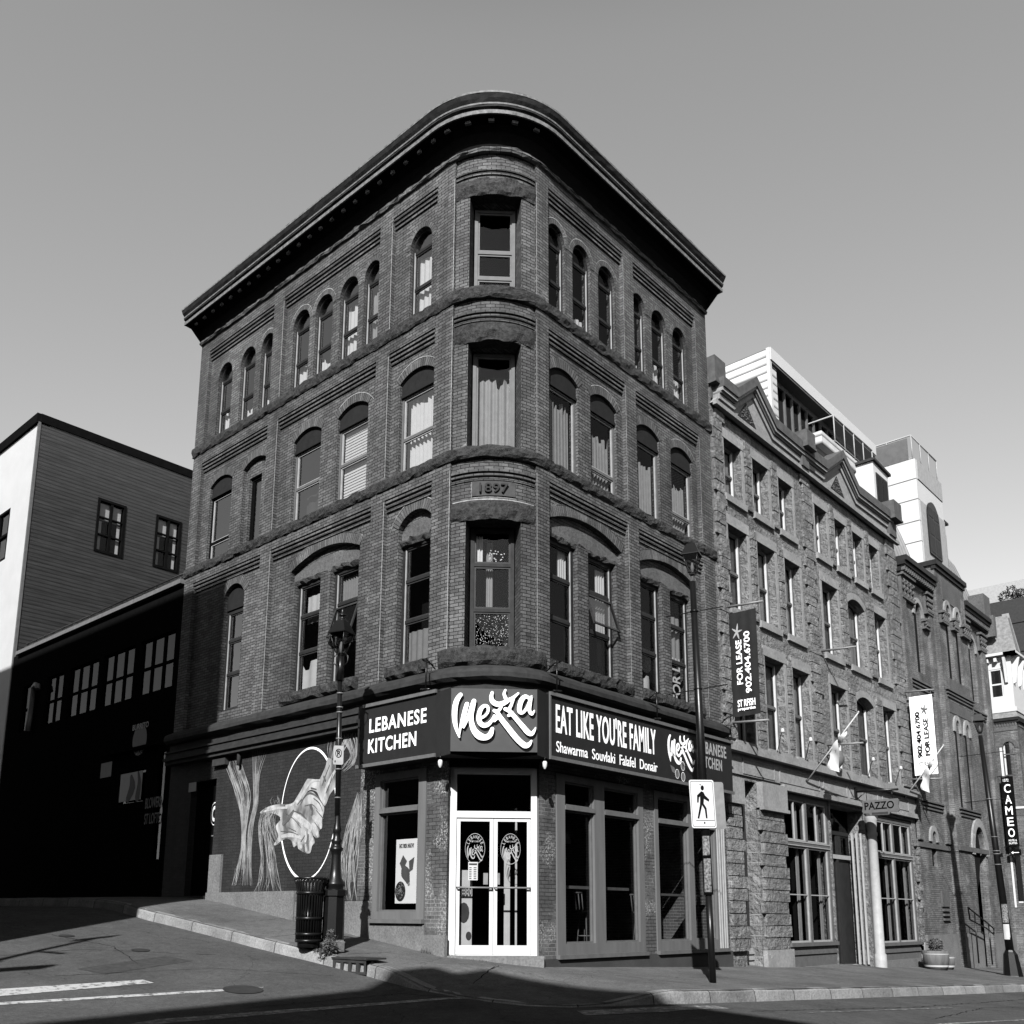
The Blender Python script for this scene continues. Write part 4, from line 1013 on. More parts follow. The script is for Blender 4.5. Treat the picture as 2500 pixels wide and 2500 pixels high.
for cs, cz in ((5.71, 3.95), (5.96, 3.91), (5.96, 4.16)):
    m = MB(); disc(FRT, cs, cz, .075, m, -.452, 20, .10); m.build('olive', 'mid_grey', SR); m = MB(); disc(FRT, cs, cz, .085, m, -.4515, 20, .11); m.build('olive_rim', 'letter_white', SR)
m = MB()
m.quad([FRT.P(5.42, 4.13, -.4512), FRT.P(5.5, 3.98, -.4512), FRT.P(5.68, 3.93, -.4512), FRT.P(5.60, 4.08, -.4512)]); m.build('leaf_print', 'mid_grey', SR)
text_mesh('lettering', 'LEBANESE', FRT, 6.72, 4.58, 1.27, .30, -.453, 'letter_grey', SR, bold=.02, sp=1.14)  # shade on this end of the sign put into grey letters
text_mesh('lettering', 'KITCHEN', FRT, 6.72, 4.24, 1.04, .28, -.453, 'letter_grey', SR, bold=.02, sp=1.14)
# brackets of the sign lamps and the small flood lamps under the corner sign
def spot(p, lab, grp='small floodlights under the corner sign'):
    t = thing('floodlight', lab, 'lamp', grp)
    m = MB(); m.lathe((p[0], p[1], p[2] - .1), [(0.015, p[2] - .12), (.042, p[2] - .07), (.046, p[2]), (.03, p[2] + .03), (0, p[2] + .03)], 14); m.build('shade', 'white_paint', t)
    m = MB(); m.tube([(p[0], p[1], p[2] + .02), (p[0] + .02, p[1] + .02, p[2] + .16)], .012, 6); m.build('arm', 'iron', t)
spot((-.50, .90, 3.62), 'small white floodlight under the left end of the script sign'); spot((.92, -.50, 3.62), 'small white floodlight under the right end of the script sign')
def signbracket(fr, s, lab):
    t = thing('sign_bracket', lab, 'bracket', 'iron sign lamp brackets over the restaurant signs')
    m = MB(); P = fr.P
    m.tube([P(s, 5.55, -.25), P(s, 5.72, -.50), P(s + .12, 5.72, -.50), P(s, 5.62, -.3)], .014, 6); m.tube([P(s, 5.72, -.5), P(s, 5.12, -.5)], .016, 6); m.build('rod', 'iron', t)
    m = MB(); m.tube([P(s - .12, 5.08, -.5), P(s + .14, 5.12, -.5)], .022, 8); m.build('lamp_bar', 'iron', t)
signbracket(FL, 1.35, 'iron lamp bracket at the right end of the poster window sign'); signbracket(FRT, 1.3, 'iron lamp bracket at the left end of the long sign'); signbracket(FRT, 4.86, 'iron lamp bracket above the middle of the long sign'); signbracket(FRT, 8.2, 'iron lamp bracket at the right end of the long sign')
# side door left of the painting
SDR = thing('side_door', 'black side door with a round white logo left of the mural', 'door')
m = MB(); m.box(FL, 9.62, 10.85, 1.2, 4.15, .18, .24); m.box(FL, 9.62, 9.72, 1.2, 4.15, .10, .18); m.build('leaf', 'black_paint', SDR)
m = MB(); disc(FL, 9.93, 3.28, .17, m, .174, 24, .30, r_in=.155); disc(FL, 9.93, 3.28, .12, m, .174, 16, .2, r_in=.07); m.build('round_logo', 'letter_white', SDR)
m = MB(); m.box(FL, 9.66, 10.0, 2.70, 2.73, .165, .18); m.build('handle', 'galv', SDR)
PI_ = thing('drain_pipe', 'thick pipe with an elbow on the wall above the side door', 'pipe')
m = MB(); m.tube([FL.P(10.6, 4.72, -.1), FL.P(8.55, 4.72, -.1), FL.P(8.50, 4.68, -.1), FL.P(8.50, 4.36, -.1)], .05, 10); m.build('pipe', 'board', PI_)
m = MB(); m.box(FL, 9.1, 9.7, 4.45, 4.62, -.12, 0); m.build('valve', 'dark_grey', PI_)

# ================================================================== MURAL (flat paint on the wall)
def on_wall(zx, zy):         # a point of the painting, measured on the wall plane x = 0
    u, v = 500 + zx / 3.22, 1750 + zy / 3.22
    d = _X * ((u - 1234.21) / 2319.109) - _U * ((v - 1776.04) / 2319.109) - _B
    t = -CAMP.x / d.x; q = CAMP + d * t
    return q.y, q.z
MU = thing('mural', 'mural of two clasped hands in a white ring with streaming roots on dark brick', 'mural')
m = MB()
N_ = 64; cs, cz, ra, rb = 5.70, 3.0, 1.04, 1.51
for k in range(N_):
    a, b = 2 * pi * k / N_, 2 * pi * (k + 1) / N_
    if 0.35 < a < 0.72: continue
    def w_(t): return 1 - .030 - .012 * sin(t * 2)
    m.quad([FL.P(cs - ra * cos(a), cz + rb * sin(a), -.004), FL.P(cs - ra * cos(b), cz + rb * sin(b), -.004), FL.P(cs - ra * w_(b) * cos(b), cz + rb * w_(b) * sin(b), -.004), FL.P(cs - ra * w_(a) * cos(a), cz + rb * w_(a) * sin(a), -.004)])
m.build('ring', 'letter_white', MU)
def poly_px(px, d, mat, name):
    P = [Vector(p) for p in px]; n = len(P); px = []
    for i in range(n):
        p0, p1, p2, p3 = P[i - 1], P[i], P[(i + 1) % n], P[(i + 2) % n]
        for k in range(4):
            u = k / 4; px.append(tuple(0.5 * ((2 * p1) + (p2 - p0) * u + (2 * p0 - 5 * p1 + 4 * p2 - p3) * u * u + (3 * p1 - p0 - 3 * p2 + p3) * u ** 3)))
    m = MB(); m.extrude(FL, [on_wall(*p) for p in px], d, d, caps=(True, False), rev=False); return m.build(name, mat, MU)
def hand_mat():
    m_, nt, b = new_mat('painted_skin'); ob = coord(nt, 'Object')
    mp = N(nt, 'ShaderNodeMapping'); mp.inputs['Rotation'].default_value = (0.7, 0, 0); mp.inputs['Scale'].default_value = (1, 1, 0.45); nt.links.new(ob, mp.inputs[0])
    f = tex_noise(nt, mp.outputs[0], 3.0, 3, 0.5); nt.links.new(ramp(nt, f, 0.36, 0.64, 0.035, 0.25), b.inputs['Base Color']); b.inputs['Roughness'].default_value = .8
hand_mat(); plain('painted_light', 0.21, .8, .3, 8); plain('painted_strand', .125, .8, .5, 3); plain('painted_dark', .05, .8, .3)
poly_px([(975, 320), (1045, 400), (1038, 530), (985, 610), (945, 700), (905, 640), (880, 590), (830, 575), (790, 610), (755, 680), (725, 700), (708, 665), (750, 590), (800, 500), (820, 487), (895, 492), (915, 470), (950, 390)], -.005, 'painted_skin', 'hand')
poly_px([(440, 760), (460, 730), (520, 700), (600, 686), (680, 690), (715, 660), (760, 640), (800, 600), (850, 590), (900, 640), (935, 690), (940, 740), (925, 800), (925, 870), (900, 900), (905, 940), (880, 955), (850, 930), (868, 985), (845, 1015), (830, 1070), (785, 1068), (735, 1035), (725, 1010), (700, 1025), (682, 975), (640, 960), (590, 985), (560, 1010), (545, 1000), (580, 940), (560, 860), (600, 800), (540, 760)], -.007, 'painted_skin', 'hand')
def pstroke(pts, d, m):
    st = []
    for x, y, r in pts:
        s, z = on_wall(x, y); st.append((s, z, r * 0.0031))
    stroke(m, FL, st, d, d)
m = MB()
for i, st in enumerate([[(1035, 410, 9), (985, 500, 14), (950, 580, 12), (945, 680, 8)], [(905, 500, 8), (850, 505, 9), (810, 540, 12), (770, 610, 12), (735, 660, 14), (722, 690, 10)], [(640, 700, 8), (690, 690, 10), (720, 660, 10)],
           [(700, 760, 18), (770, 820, 26), (830, 870, 22), (820, 910, 12)], [(880, 700, 20), (915, 740, 16), (925, 780, 10)], [(860, 790, 18), (905, 830, 18), (915, 870, 12)], [(850, 850, 16), (880, 900, 18), (890, 935, 12)],
           [(610, 940, 12), (680, 930, 16), (760, 950, 12)], [(795, 905, 8), (795, 950, 15), (793, 975, 12)], [(828, 910, 8), (830, 945, 12), (828, 965, 9)], [(700, 985, 9), (712, 1010, 8)], [(745, 990, 12), (760, 1025, 12)], [(795, 1010, 10), (800, 1050, 12)], [(848, 960, 9), (855, 990, 9)], [(470, 745, 7), (560, 720, 10), (650, 715, 8)]]): m = MB(); pstroke(st, -.009 - i * .0002, m); m.build('highlight', 'painted_light', MU)
m = MB()
for i, st in enumerate([[(755, 690, 4), (790, 625, 8), (830, 600, 8), (890, 630, 6), (938, 700, 3)], [(880, 735, 3), (935, 800, 4)], [(868, 830, 3), (905, 885, 4)], [(845, 905, 3), (855, 940, 4)], [(760, 980, 4), (790, 935, 4)], [(725, 990, 3), (735, 1030, 3)], [(775, 1000, 3), (785, 1060, 3)], [(815, 990, 3), (820, 1050, 3)], [(620, 840, 14), (660, 800, 18), (700, 740, 10)], [(835, 700, 14), (850, 740, 12), (840, 770, 6)], [(940, 470, 8), (950, 500, 9)], [(730, 690, 2), (765, 650, 4)], [(840, 560, 6), (880, 570, 4)], [(640, 760, 2), (700, 800, 3), (760, 870, 2)], [(600, 900, 2), (680, 905, 3), (740, 930, 2)], [(985, 380, 2), (950, 470, 3), (925, 540, 2)], [(1010, 450, 2), (985, 530, 3), (955, 600, 2)], [(660, 870, 2), (720, 900, 3)], [(790, 700, 2), (850, 690, 3), (890, 730, 2)], [(700, 740, 3), (760, 760, 5), (800, 800, 3)], [(860, 640, 3), (905, 680, 4), (930, 740, 2)]]): m = MB(); pstroke(st, -.013 - i * .0002, m); m.build('shading', 'painted_dark', MU)
m = MB(); rnd = random.Random(11); cnt = 0
def bundle(keys, n, r0, r1, spread_mat=None):
    """keys: list of (xmin, xmax, y) the strands pass through"""
    global cnt
    for _ in range(n):
        t = rnd.random(); pts = []
        for (a, b, y) in keys:
            tt = min(1, max(0, t + rnd.uniform(-.13, .13))); pts.append((a + (b - a) * tt, y + rnd.uniform(-8, 8)))
        i0 = rnd.randint(0, max(0, len(pts) - 3)); i1 = rnd.randint(i0 + 2, len(pts)); q = pts[i0:i1]
        if len(q) < 2: continue
        r = rnd.uniform(r0, r1)
        pstroke([(x, y, r * (.35 if k in (0, len(q) - 1) else 1)) for k, (x, y) in enumerate(q)], -.004 - cnt * .00003, m); cnt += 1
bundle([(205, 330, 1328), (240, 320, 1200), (285, 320, 1050), (290, 325, 900), (280, 345, 750), (240, 360, 600), (170, 300, 400), (150, 290, 340)], 75, 1.6, 4.2)
bundle([(310, 380, 1325), (320, 370, 1100), (345, 390, 850), (385, 420, 680), (380, 440, 450), (370, 500, 260)], 44, 1.4, 3.6)
bundle([(390, 605, 1372), (430, 580, 1250), (445, 560, 1100), (430, 540, 980), (425, 520, 860), (440, 520, 780), (480, 600, 715)], 80, 1.3, 3.6)
bundle([(1085, 1205, 1445), (1075, 1200, 1300), (1070, 1210, 1150), (1080, 1230, 1000), (1120, 1235, 850), (1170, 1235, 700), (1200, 1235, 600)], 75, 1.6, 4.2)
bundle([(1000, 1040, 420), (1000, 1060, 330), (1010, 1120, 230), (1030, 1180, 130)], 34, 1.2, 3.6)
bundle([(1060, 1120, 430), (1100, 1180, 380), (1150, 1205, 300), (1100, 1205, 190), (1090, 1190, 130)], 34, 1.2, 3.2)
bundle([(545, 600, 1000), (500, 570, 900), (480, 560, 800), (470, 600, 730)], 22, 1.0, 3)
bundle([(975, 1000, 330), (965, 1000, 250), (970, 1010, 190)], 8, 1, 3)
bundle([(520, 600, 690), (515, 590, 650), (525, 580, 620)], 10, 1, 3)
m.build('root_strands', 'painted_strand', MU)
# ================================================================== GROUND
def smax(a, k=0.6): return 0.5 * (a + sqrt(a * a + k))
def G(x, y):
    xc = max(-90, min(70, x)); yc = max(-60, min(50, y))
    p, q = smax(yc, .15), -smax(-yc, .15); u, w = smax(xc, .15), -smax(-xc, .15)
    if p > 9.0: p = 9.0 + 1.3 * (1 - math.exp(-(p - 9.0) / 1.3))      # the side street levels off
    return -0.17 + 0.135 * p + 0.06 * q - 0.035 * u + 0.03 * w
KERB = [(-2.9, 40), (-2.8, 25), (-2.65, 14), (-2.5, 9), (-2.48, 7.8), (-2.38, 6.9), (-2.31, 6.0), (-2.22, 4.8), (-2.15, 3.6), (-2.05, 2.6), (-1.98, 1.8), (-1.93, 1.0), (-1.93, 0.3), (-1.97, -0.5), (-1.98, -1.1), (-1.93, -1.8), (-1.75, -2.4), (-1.35, -2.85), (-0.75, -3.15), (-0.1, -3.35), (0.7, -3.56), (1.8, -3.65), (3.8, -3.78), (6.0, -3.93), (8.8, -4.1), (12, -4.28), (16.6, -4.5), (24, -4.8), (36, -5.2), (60, -5.6)]
def dense(P, step=0.25):
    out = []
    for a, b in zip(P, P[1:]):
        L = sqrt((a[0] - b[0]) ** 2 + (a[1] - b[1]) ** 2); n = max(1, int(L / (step if L < 5 else 1.0)))
        for k in range(n): out.append((a[0] + (b[0] - a[0]) * k / n, a[1] + (b[1] - a[1]) * k / n))
    return out + [P[-1]]
KP = dense(KERB)
def drop(x, y):      # the dropped kerb at the crossing
    d = sqrt((x + 1.6) ** 2 + (y + 1.9) ** 2); return 0.17 * max(0.0, min(1.0, (2.5 - d) / 1.1))
def PZ(x, y): return G(x, y) - drop(x, y)
def RZ(x, y): return G(x, y) - 0.20
m = MB()
def axis(a, b, fine0, fine1, fs, cs):
    out = []; v = a
    while v < b: out.append(v); v += fs if fine0 <= v < fine1 else cs
    return out + [b]
xs_ = [-600, -300, -150, -90] + axis(-60, 40, -14, 12, 0.5, 3) + [55, 70, 110, 250, 600]; ys_ = [-600, -300, -150, -60] + axis(-40, 50, -14, 12, 0.5, 3) + [70, 120, 260, 600]
for i in range(len(xs_) - 1):
    for j in range(len(ys_) - 1):
        q = [(xs_[i], ys_[j]), (xs_[i + 1], ys_[j]), (xs_[i + 1], ys_[j + 1]), (xs_[i], ys_[j + 1])]
        m.quad([(x, y, RZ(x, y)) for x, y in q], smooth=True)
m.build('road', 'asphalt', None, kind='structure')
# pavement: strips from the walls to the kerb
inner = []
for (x, y) in KP:
    if y > 1.2 and x < 0: inner.append((0.25, y))
    elif x > 1.2: inner.append((x, 1.2 if x > 8.7 else 0.25))
    else: inner.append(None)
i0 = max(i for i, p in enumerate(inner) if p and p[1] > 1.2 and p[0] < 1); i1 = min(i for i, p in enumerate(inner) if p and p[0] > 1.2)
for i in range(i0 + 1, i1):
    t = (i - i0) / (i1 - i0); inner[i] = (0.25 + (1.2 - .25) * t, 1.2 - (1.2 - .25) * t)
m = MB(); NS = 10
def pnt(i, k):
    a, b = inner[i], KP[i]; t = k / NS; x, y = a[0] + (b[0] - a[0]) * t, a[1] + (b[1] - a[1]) * t; return Vector((x, y, PZ(x, y)))
for i in range(len(KP) - 1):
    for k in range(NS): m.quad([pnt(i, k), pnt(i + 1, k), pnt(i + 1, k + 1), pnt(i, k + 1)], smooth=True)
m.build('pavement', 'pavement', None, kind='structure')
m = MB(); L = 0
rows = []
for i, (x, y) in enumerate(KP):
    a = KP[max(i - 1, 0)]; b = KP[min(i + 1, len(KP) - 1)]; t = Vector((b[0] - a[0], b[1] - a[1])).normalized(); n = Vector((-t.y, t.x)) * -1   # outward (to the road)
    if n.dot(Vector((x - 10, y - 10))) < 0: n = -n
    jz = noise.noise(Vector((x * 1.7, y * 1.7, 3))) * .018; jo = noise.noise(Vector((x * 1.3, y * 1.3, 8))) * .03
    z = PZ(x, y) + jz
    rows.append([Vector((x - n.x * .20, y - n.y * .20, z - jz + .006)), Vector((x - n.x * .03, y - n.y * .03, z + .004)), Vector((x + n.x * (.02 + jo), y + n.y * (.02 + jo), z - .035)), Vector((x + n.x * (.05 + jo), y + n.y * (.05 + jo), RZ(x, y) - .05))])
for i in range(len(rows) - 1):
    dl = (Vector(KP[i + 1]) - Vector(KP[i])).length
    for k in range(3): m.quad([rows[i][k], rows[i + 1][k], rows[i + 1][k + 1], rows[i][k + 1]], uv=[(L, .2 * k), (L + dl, .2 * k), (L + dl, .2 * k + .2), (L, .2 * k + .2)])
    L += dl
m.build('kerb', 'kerbstone', None, kind='structure')
def mark(pts, mat, lift=.006, name='road_marking'):
    m = MB(); n = len(pts) // 2; top, bot = pts[:n], pts[n:][::-1]
    for i in range(n - 1):
        L_ = max(1, int((Vector(top[i + 1]) - Vector(top[i])).length / .4))
        for k in range(L_):
            A = [Vector(top[i]).lerp(Vector(top[i + 1]), (k + e) / L_) for e in (0, 1)]; B = [Vector(bot[i]).lerp(Vector(bot[i + 1]), (k + e) / L_) for e in (0, 1)]
            m.quad([(p.x, p.y, RZ(p.x, p.y) + lift) for p in (A[0], A[1], B[1], B[0])])
    return m.build(name, mat, None, kind='structure')
mark([(-12.0, 2.60), (-7.49, 2.31), (-5.48, 2.17), (-5.44, 1.90), (-7.64, 1.88), (-12.0, 2.05)], 'road_paint')
mark([(-12.0, 1.95), (-7.77, 1.53), (-5.16, 1.16), (-4.1, 1.0), (-4.2, .90), (-5.23, 1.03), (-7.82, 1.39), (-12, 1.8)], 'road_paint')
mark([(-11.0, -1.25), (-6.48, -.23), (-2.19, -1.10), (-1.31, -1.56), (-1.4, -1.68), (-2.25, -1.24), (-6.74, -.50), (-11, -1.6)], 'road_paint_worn')
mark([(-1.65, -2.08), (-0.62, -2.34), (-0.2, -2.85), (-0.31, -3.24), (-1.2, -2.9), (-1.77, -2.61)], 'road_paint_worn') if 0 else None
mark([(-1.55, -3.15), (-0.3, -3.62), (1.0, -3.95), (.9, -4.25), (-0.5, -4.0), (-1.75, -3.45)], 'road_paint_worn')
mark([(3.0, -6.6), (9.0, -7.4), (9.0, -7.5), (3.0, -6.7)], 'road_paint_worn'); mark([(2.0, -5.0), (7.0, -5.6), (7.0, -5.66), (2.0, -5.06)], 'road_paint_worn')
rnd = random.Random(21)
def crack(pts, w, mat='tar', pave=False, name='road_crack'):
    m = MB(); out = []
    for (a, b) in zip(pts, pts[1:]):
        n = max(2, int((Vector(b) - Vector(a)).length / .12))
        for k in range(n):
            p = Vector(a).lerp(Vector(b), k / n); out.append((p.x + rnd.gauss(0, .018), p.y + rnd.gauss(0, .018)))
    Z_ = PZ if pave else RZ
    for (a, b) in zip(out, out[1:]):
        d = Vector((b[0] - a[0], b[1] - a[1])).normalized(); n = Vector((-d.y, d.x)) * w * rnd.uniform(.5, 1.2)
        m.quad([(q[0] + s_ * n.x, q[1] + s_ * n.y, Z_(q[0], q[1]) + .007) for q, s_ in ((a, 1), (b, 1), (b, -1), (a, -1))])
    m.build(name, mat, None, kind='structure')
for pts, w in (([(-7.5, 4.6), (-5.2, 4.9), (-3.2, 3.6)], .012), ([(-6.5, 2.9), (-4.0, 2.6), (-2.4, 1.2)], .010), ([(-5.5, 7.6), (-4.6, 5.0), (-5.0, 3.2)], .009), ([(-5, -.2), (-2.5, -.4), (-.5, -3.9)], .012), ([(1, -4.6), (6, -5.3), (13, -5.5)], .014), ([(4, -6.3), (8, -5.9), (12, -6.6)], .010), ([(7, -4.3), (7.8, -6.5)], .010), ([(14, -4.9), (15, -7)], .012)): crack(pts, w)
for pts, w in (([(-2.0, 6.2), (-1.0, 6.0), (.1, 6.3)], .010), ([(-1.9, 4.1), (.1, 4.3)], .010), ([(-1.2, -.6), (.5, .2)], .012), ([(1.6, -.1), (2.2, -3.5)], .010), ([(4.6, -.1), (5.0, -3.8)], .008), ([(8.7, 0), (9.2, -4.0)], .009), ([(12.5, 0), (13.2, -4.2)], .010), ([(3.0, -1.9), (9.5, -2.1), (16, -2.3)], .008), ([(-.7, 1.9), (-1.8, 2.0)], .009)): crack(pts, w, 'tar', True, 'pavement_joint')
m = MB(); m.quad([(x, y, RZ(x, y) + .004) for x, y in ((-6.0, 3.3), (-4.2, 3.9), (-4.0, 3.3), (-5.8, 2.75))]); m.build('road_patch', 'patch', None, kind='structure')
for x, y, r, lab in ((-4.5, 0.95, .30, 'round manhole cover in the road beside the long painted line'), (-4.35, 4.5, .16, 'small oval road cover in the middle of the side street'), (-4.9, 6.3, .14, 'small oval road cover far up the side street')):
    m = MB(); z = RZ(x, y) + .012
    sx = lambda a, rr: (x + rr * cos(a), y + rr * sin(a))
    N2 = 26
    m.quad([(sx(2 * pi * k / N2, r)[0], sx(2 * pi * k / N2, r)[1], RZ(*sx(2 * pi * k / N2, r)) + .012) for k in range(N2)])
    o = m.build('manhole_cover', 'dark_grey'); tag(o, lab, 'manhole cover', 'covers in the road')
    if r > .3:
        m = MB(); m.tube([(sx(2 * pi * k / N2, r + .03)[0], sx(2 * pi * k / N2, r + .03)[1], RZ(*sx(2 * pi * k / N2, r)) + .008) for k in range(N2)], .012, 6, closed=True); m.build('rim', 'coping', o)
# storm drain in the kerb
DR = thing('storm_drain', 'cast iron storm drain set into the kerb near the litter bin', 'drain')
kf = Fr((-2.01, 1.05, 0), (0, 1, 0), (1, 0, 0))
z0 = RZ(-2.05, 1.5); 
m = MB(); m.holed(kf, rect(0.0, .92, z0 - .03, z0 + .235), [rect(.06 + k * .215, .20 + k * .215, z0 + .01, z0 + .16) for k in range(4)], -.02, .12); m.box(kf, -.02, .94, z0 + .215, z0 + .245, -.04, .42); m.build('grille', 'dark_grey', DR)
m = MB(); m.box(kf, 0.0, .92, z0 - .03, z0 + .2, .10, .14); m.build('pit', 'iron', DR)

# ================================================================== STREET FURNITURE
def lantern(t, p, lean, s=1.0, finial=False):
    """four sided lantern on its pole top p; s scales it"""
    x, y, z = p; r4 = radians(45) + 0.3
    def sq(r, zz): return [Vector((x + r * cos(r4 + k * pi / 2), y + r * sin(r4 + k * pi / 2), zz)) for k in range(4)]
    def loft(prof, name, mat):
        m = MB()
        for (ra_, za), (rb_, zb) in zip(prof, prof[1:]):
            A, B = sq(ra_, za), sq(rb_, zb)
            for k in range(4): m.quad([A[k], A[(k + 1) % 4], B[(k + 1) % 4], B[k]])
        return m.build(name, mat, t)
    zb = z + .05 * s
    loft([(0.0, zb - .02), (.10 * s, zb), (.11 * s, zb + .05 * s)], 'lantern_base', 'iron')
    gl = loft([(.115 * s, zb + .05 * s), (.255 * s, zb + .50 * s)], 'lamp_glass', 'glass_lamp')
    m = MB()
    A, B = sq(.118 * s, zb + .05 * s), sq(.262 * s, zb + .51 * s)
    for k in range(4): m.tube([A[k], B[k]], .011 * s, 5)
    for R_ in (A, B): m.tube(R_, .013 * s, 5, closed=True)
    m.build('lantern_frame', 'iron', t)
    loft([(.31 * s, zb + .50 * s), (.31 * s, zb + .52 * s), (.15 * s, zb + .80 * s), (.12 * s, zb + .82 * s), (0, zb + .83 * s)], 'lantern_roof', 'iron')
    m = MB(); m.lathe((x, y, 0), [(0, zb + .05 * s), (.035 * s, zb + .06 * s), (.045 * s, zb + .20 * s), (.02 * s, zb + .32 * s), (0, zb + .33 * s)], 10); m.build('bulb', 'off_white', t)
    if finial:
        m = MB(); f = zb + .81 * s
        m.lathe((x, y, 0), [(.09 * s, f), (.09 * s, f + .03 * s), (.05 * s, f + .05 * s), (.05 * s, f + .11 * s), (.085 * s, f + .12 * s), (.085 * s, f + .14 * s), (.03 * s, f + .19 * s), (.035 * s, f + .24 * s), (.015 * s, f + .29 * s), (0, f + .30 * s)], 14); m.build('finial', 'iron', t)
def pole(t, b, top, r0, r1, lean=(0, 0), mat='iron', name='pole', n=14, z0=None):
    m = MB(); z0 = b[2] if z0 is None else z0
    m.tube([(b[0], b[1], z0), (top[0], top[1], top[2])], [r0, r1], n); return m.build(name, mat, t)
def bands(t, b, top, zs, r, mat='galv'):
    for z in zs:
        k = (z - b[2]) / (top[2] - b[2]); x, y = b[0] + (top[0] - b[0]) * k, b[1] + (top[1] - b[1]) * k
        m = MB(); m.lathe((x, y, 0), [(r, z - .012), (r + .012, z - .01), (r + .012, z + .01), (r, z + .012)], 14); m.build('strap', mat, t)
# left lamp with its turned base
bx, by = -1.60, 2.55; bz = PZ(bx, by); tp = (-1.645, 2.585, 5.72)
T = thing('street_lamp', 'black lantern street lamp with a finial, in front of the mural', 'street lamp', 'lantern street lamps')
m = MB()
m.lathe((bx, by, 0), [(.23, bz), (.23, bz + .06), (.21, bz + .10), (.20, 1.08), (.235, 1.10), (.235, 1.20), (.2, 1.22)], 8, smooth=False, rot=.35)
m.build('base_box', 'iron', T)
m = MB(); m.lathe((bx, by, 0), [(.17, 1.20), (.17, 1.27), (.20, 1.30), (.19, 1.34), (.13, 1.42), (.105, 1.60), (.095, 1.85), (.10, 1.92), (.13, 1.95), (.13, 1.99), (.095, 2.02), (.085, 2.06), (.10, 2.10), (.10, 2.14), (.07, 2.18), (.075, 2.28), (.09, 2.32), (.08, 2.36), (.062, 2.45), (.055, 2.6)], 20); m.build('turned_base', 'iron', T)
pole(T, (bx, by, 2.5), (tp[0], tp[1], 5.3), .055, .047, z0=2.5)
m = MB(); m.tube([(tp[0], tp[1], 5.25), (tp[0], tp[1], 5.80)], [.075, .06], 14); m.build('neck', 'iron', T)
m = MB()
for k in range(4):
    a = k * pi / 2 + .4; m.tube([(tp[0] + .04 * cos(a), tp[1] + .04 * sin(a), 5.52), (tp[0] + .15 * cos(a), tp[1] + .15 * sin(a), 5.62), (tp[0] + .16 * cos(a), tp[1] + .16 * sin(a), 5.74), (tp[0] + .08 * cos(a), tp[1] + .08 * sin(a), 5.82)], .012, 6)
m.build('scroll', 'iron', T)
lantern(T, (tp[0], tp[1], 5.72), (0, 0), .88, True)
bands(T, (bx, by, 2.5), tp, (5.0, 4.72, 4.62, 4.10, 3.50, 2.95), .052)
NP = thing('parking_sign', 'small white no parking sign on the street lamp before the mural', 'sign')
nd = Vector((CAMP.x - tp[0], CAMP.y - tp[1], 0)).normalized(); nu = Vector((nd.y, -nd.x, 0)) * -1
fs_ = Fr((bx - .02 + nd.x * .085, by + .02 + nd.y * .085, 0), nu, -nd)
m = MB(); m.extrude(fs_, [(-.085, 3.58), (.075, 3.58), (.095, 3.60), (.095, 3.93), (.085, 3.95), (-.075, 3.95), (-.095, 3.93), (-.095, 3.60)], 0, .008); m.build('plate', 'frame_light', NP)
m = MB(); disc(fs_, 0, 3.80, .062, m, -.003, 28, .088, r_in=.050); stroke(m, fs_, [(-.045, 3.86, .006), (.045, 3.74, .006)], -.0035, -.0035); m.box(fs_, -.07, -.05, 3.62, 3.66, -.003, 0); m.build('print', 'black_paint', NP)
text_mesh('lettering', 'P', fs_, -.026, 3.745, .052, .11, -.001, 'black_paint', NP, bold=.03)
# middle lamp with banner arms
b2 = (3.03, -2.74, PZ(3.03, -2.74)); t2 = (2.965, -2.645, 7.40)
T = thing('street_lamp', 'tall black lantern lamp with banner rods in front of the restaurant, carrying the pedestrian sign', 'street lamp', 'lantern street lamps')
kk = (1.15 - b2[2]) / (7.30 - b2[2]); pm_ = (b2[0] + (t2[0] - b2[0]) * kk, b2[1] + (t2[1] - b2[1]) * kk)
pole(T, (pm_[0], pm_[1], 1.15), (t2[0], t2[1], 7.30), .09, .062, z0=1.15); pole(T, b2, (pm_[0], pm_[1], 1.18), .062, .062, name='post_foot')
lantern(T, t2, (0, 0), .80)
rd = Vector((.28, -.475, 0)).normalized()
for z in (6.66, 5.08):
    k = (z - b2[2]) / (t2[2] - b2[2]); c = Vector(b2).lerp(Vector(t2), k); c.z = z
    m = MB(); m.tube([c - rd * .56 - Vector((0, 0, .06)), c + rd * .56 + Vector((0, 0, .09))], .011, 6); m.build('banner_rod', 'iron', T)
bands(T, b2, t2, (6.68, 5.10), .072, 'iron')
m = MB(); a2 = Vector((b2[0], b2[1], 0)) ; nd2 = Vector((CAMP.x - b2[0], CAMP.y - b2[1], 0)).normalized(); nu2 = Vector((nd2.y, -nd2.x, 0)) * -1
PD = thing('pedestrian_sign', 'white pedestrian crossing sign with a black walking figure on the middle lamp post', 'sign')
fq = Fr((2.99 + nd2.x * .13, -2.68 + nd2.y * .13, 0), (nu2 * .97 + nd2 * -.24).normalized(), (-nd2 * .97 - nu2 * .24).normalized())
def rrect(fr, cs, cz, w, h, r, lean=0.0):
    out = []
    for (sx, sz), a0 in (((1, -1), -90), ((1, 1), 0), ((-1, 1), 90), ((-1, -1), 180)):
        for k in range(5):
            a = radians(a0 + k * 22.5); x, z = sx * (w / 2 - r) + r * cos(a), sz * (h / 2 - r) + r * sin(a)
            out.append((cs + x - lean * z, cz + z))
    return out
LE = .035
m = MB(); m.extrude(fq, rrect(fq, 0, 2.84, .47, .915, .04, LE), 0, .012); m.build('plate', 'sign_white', PD)
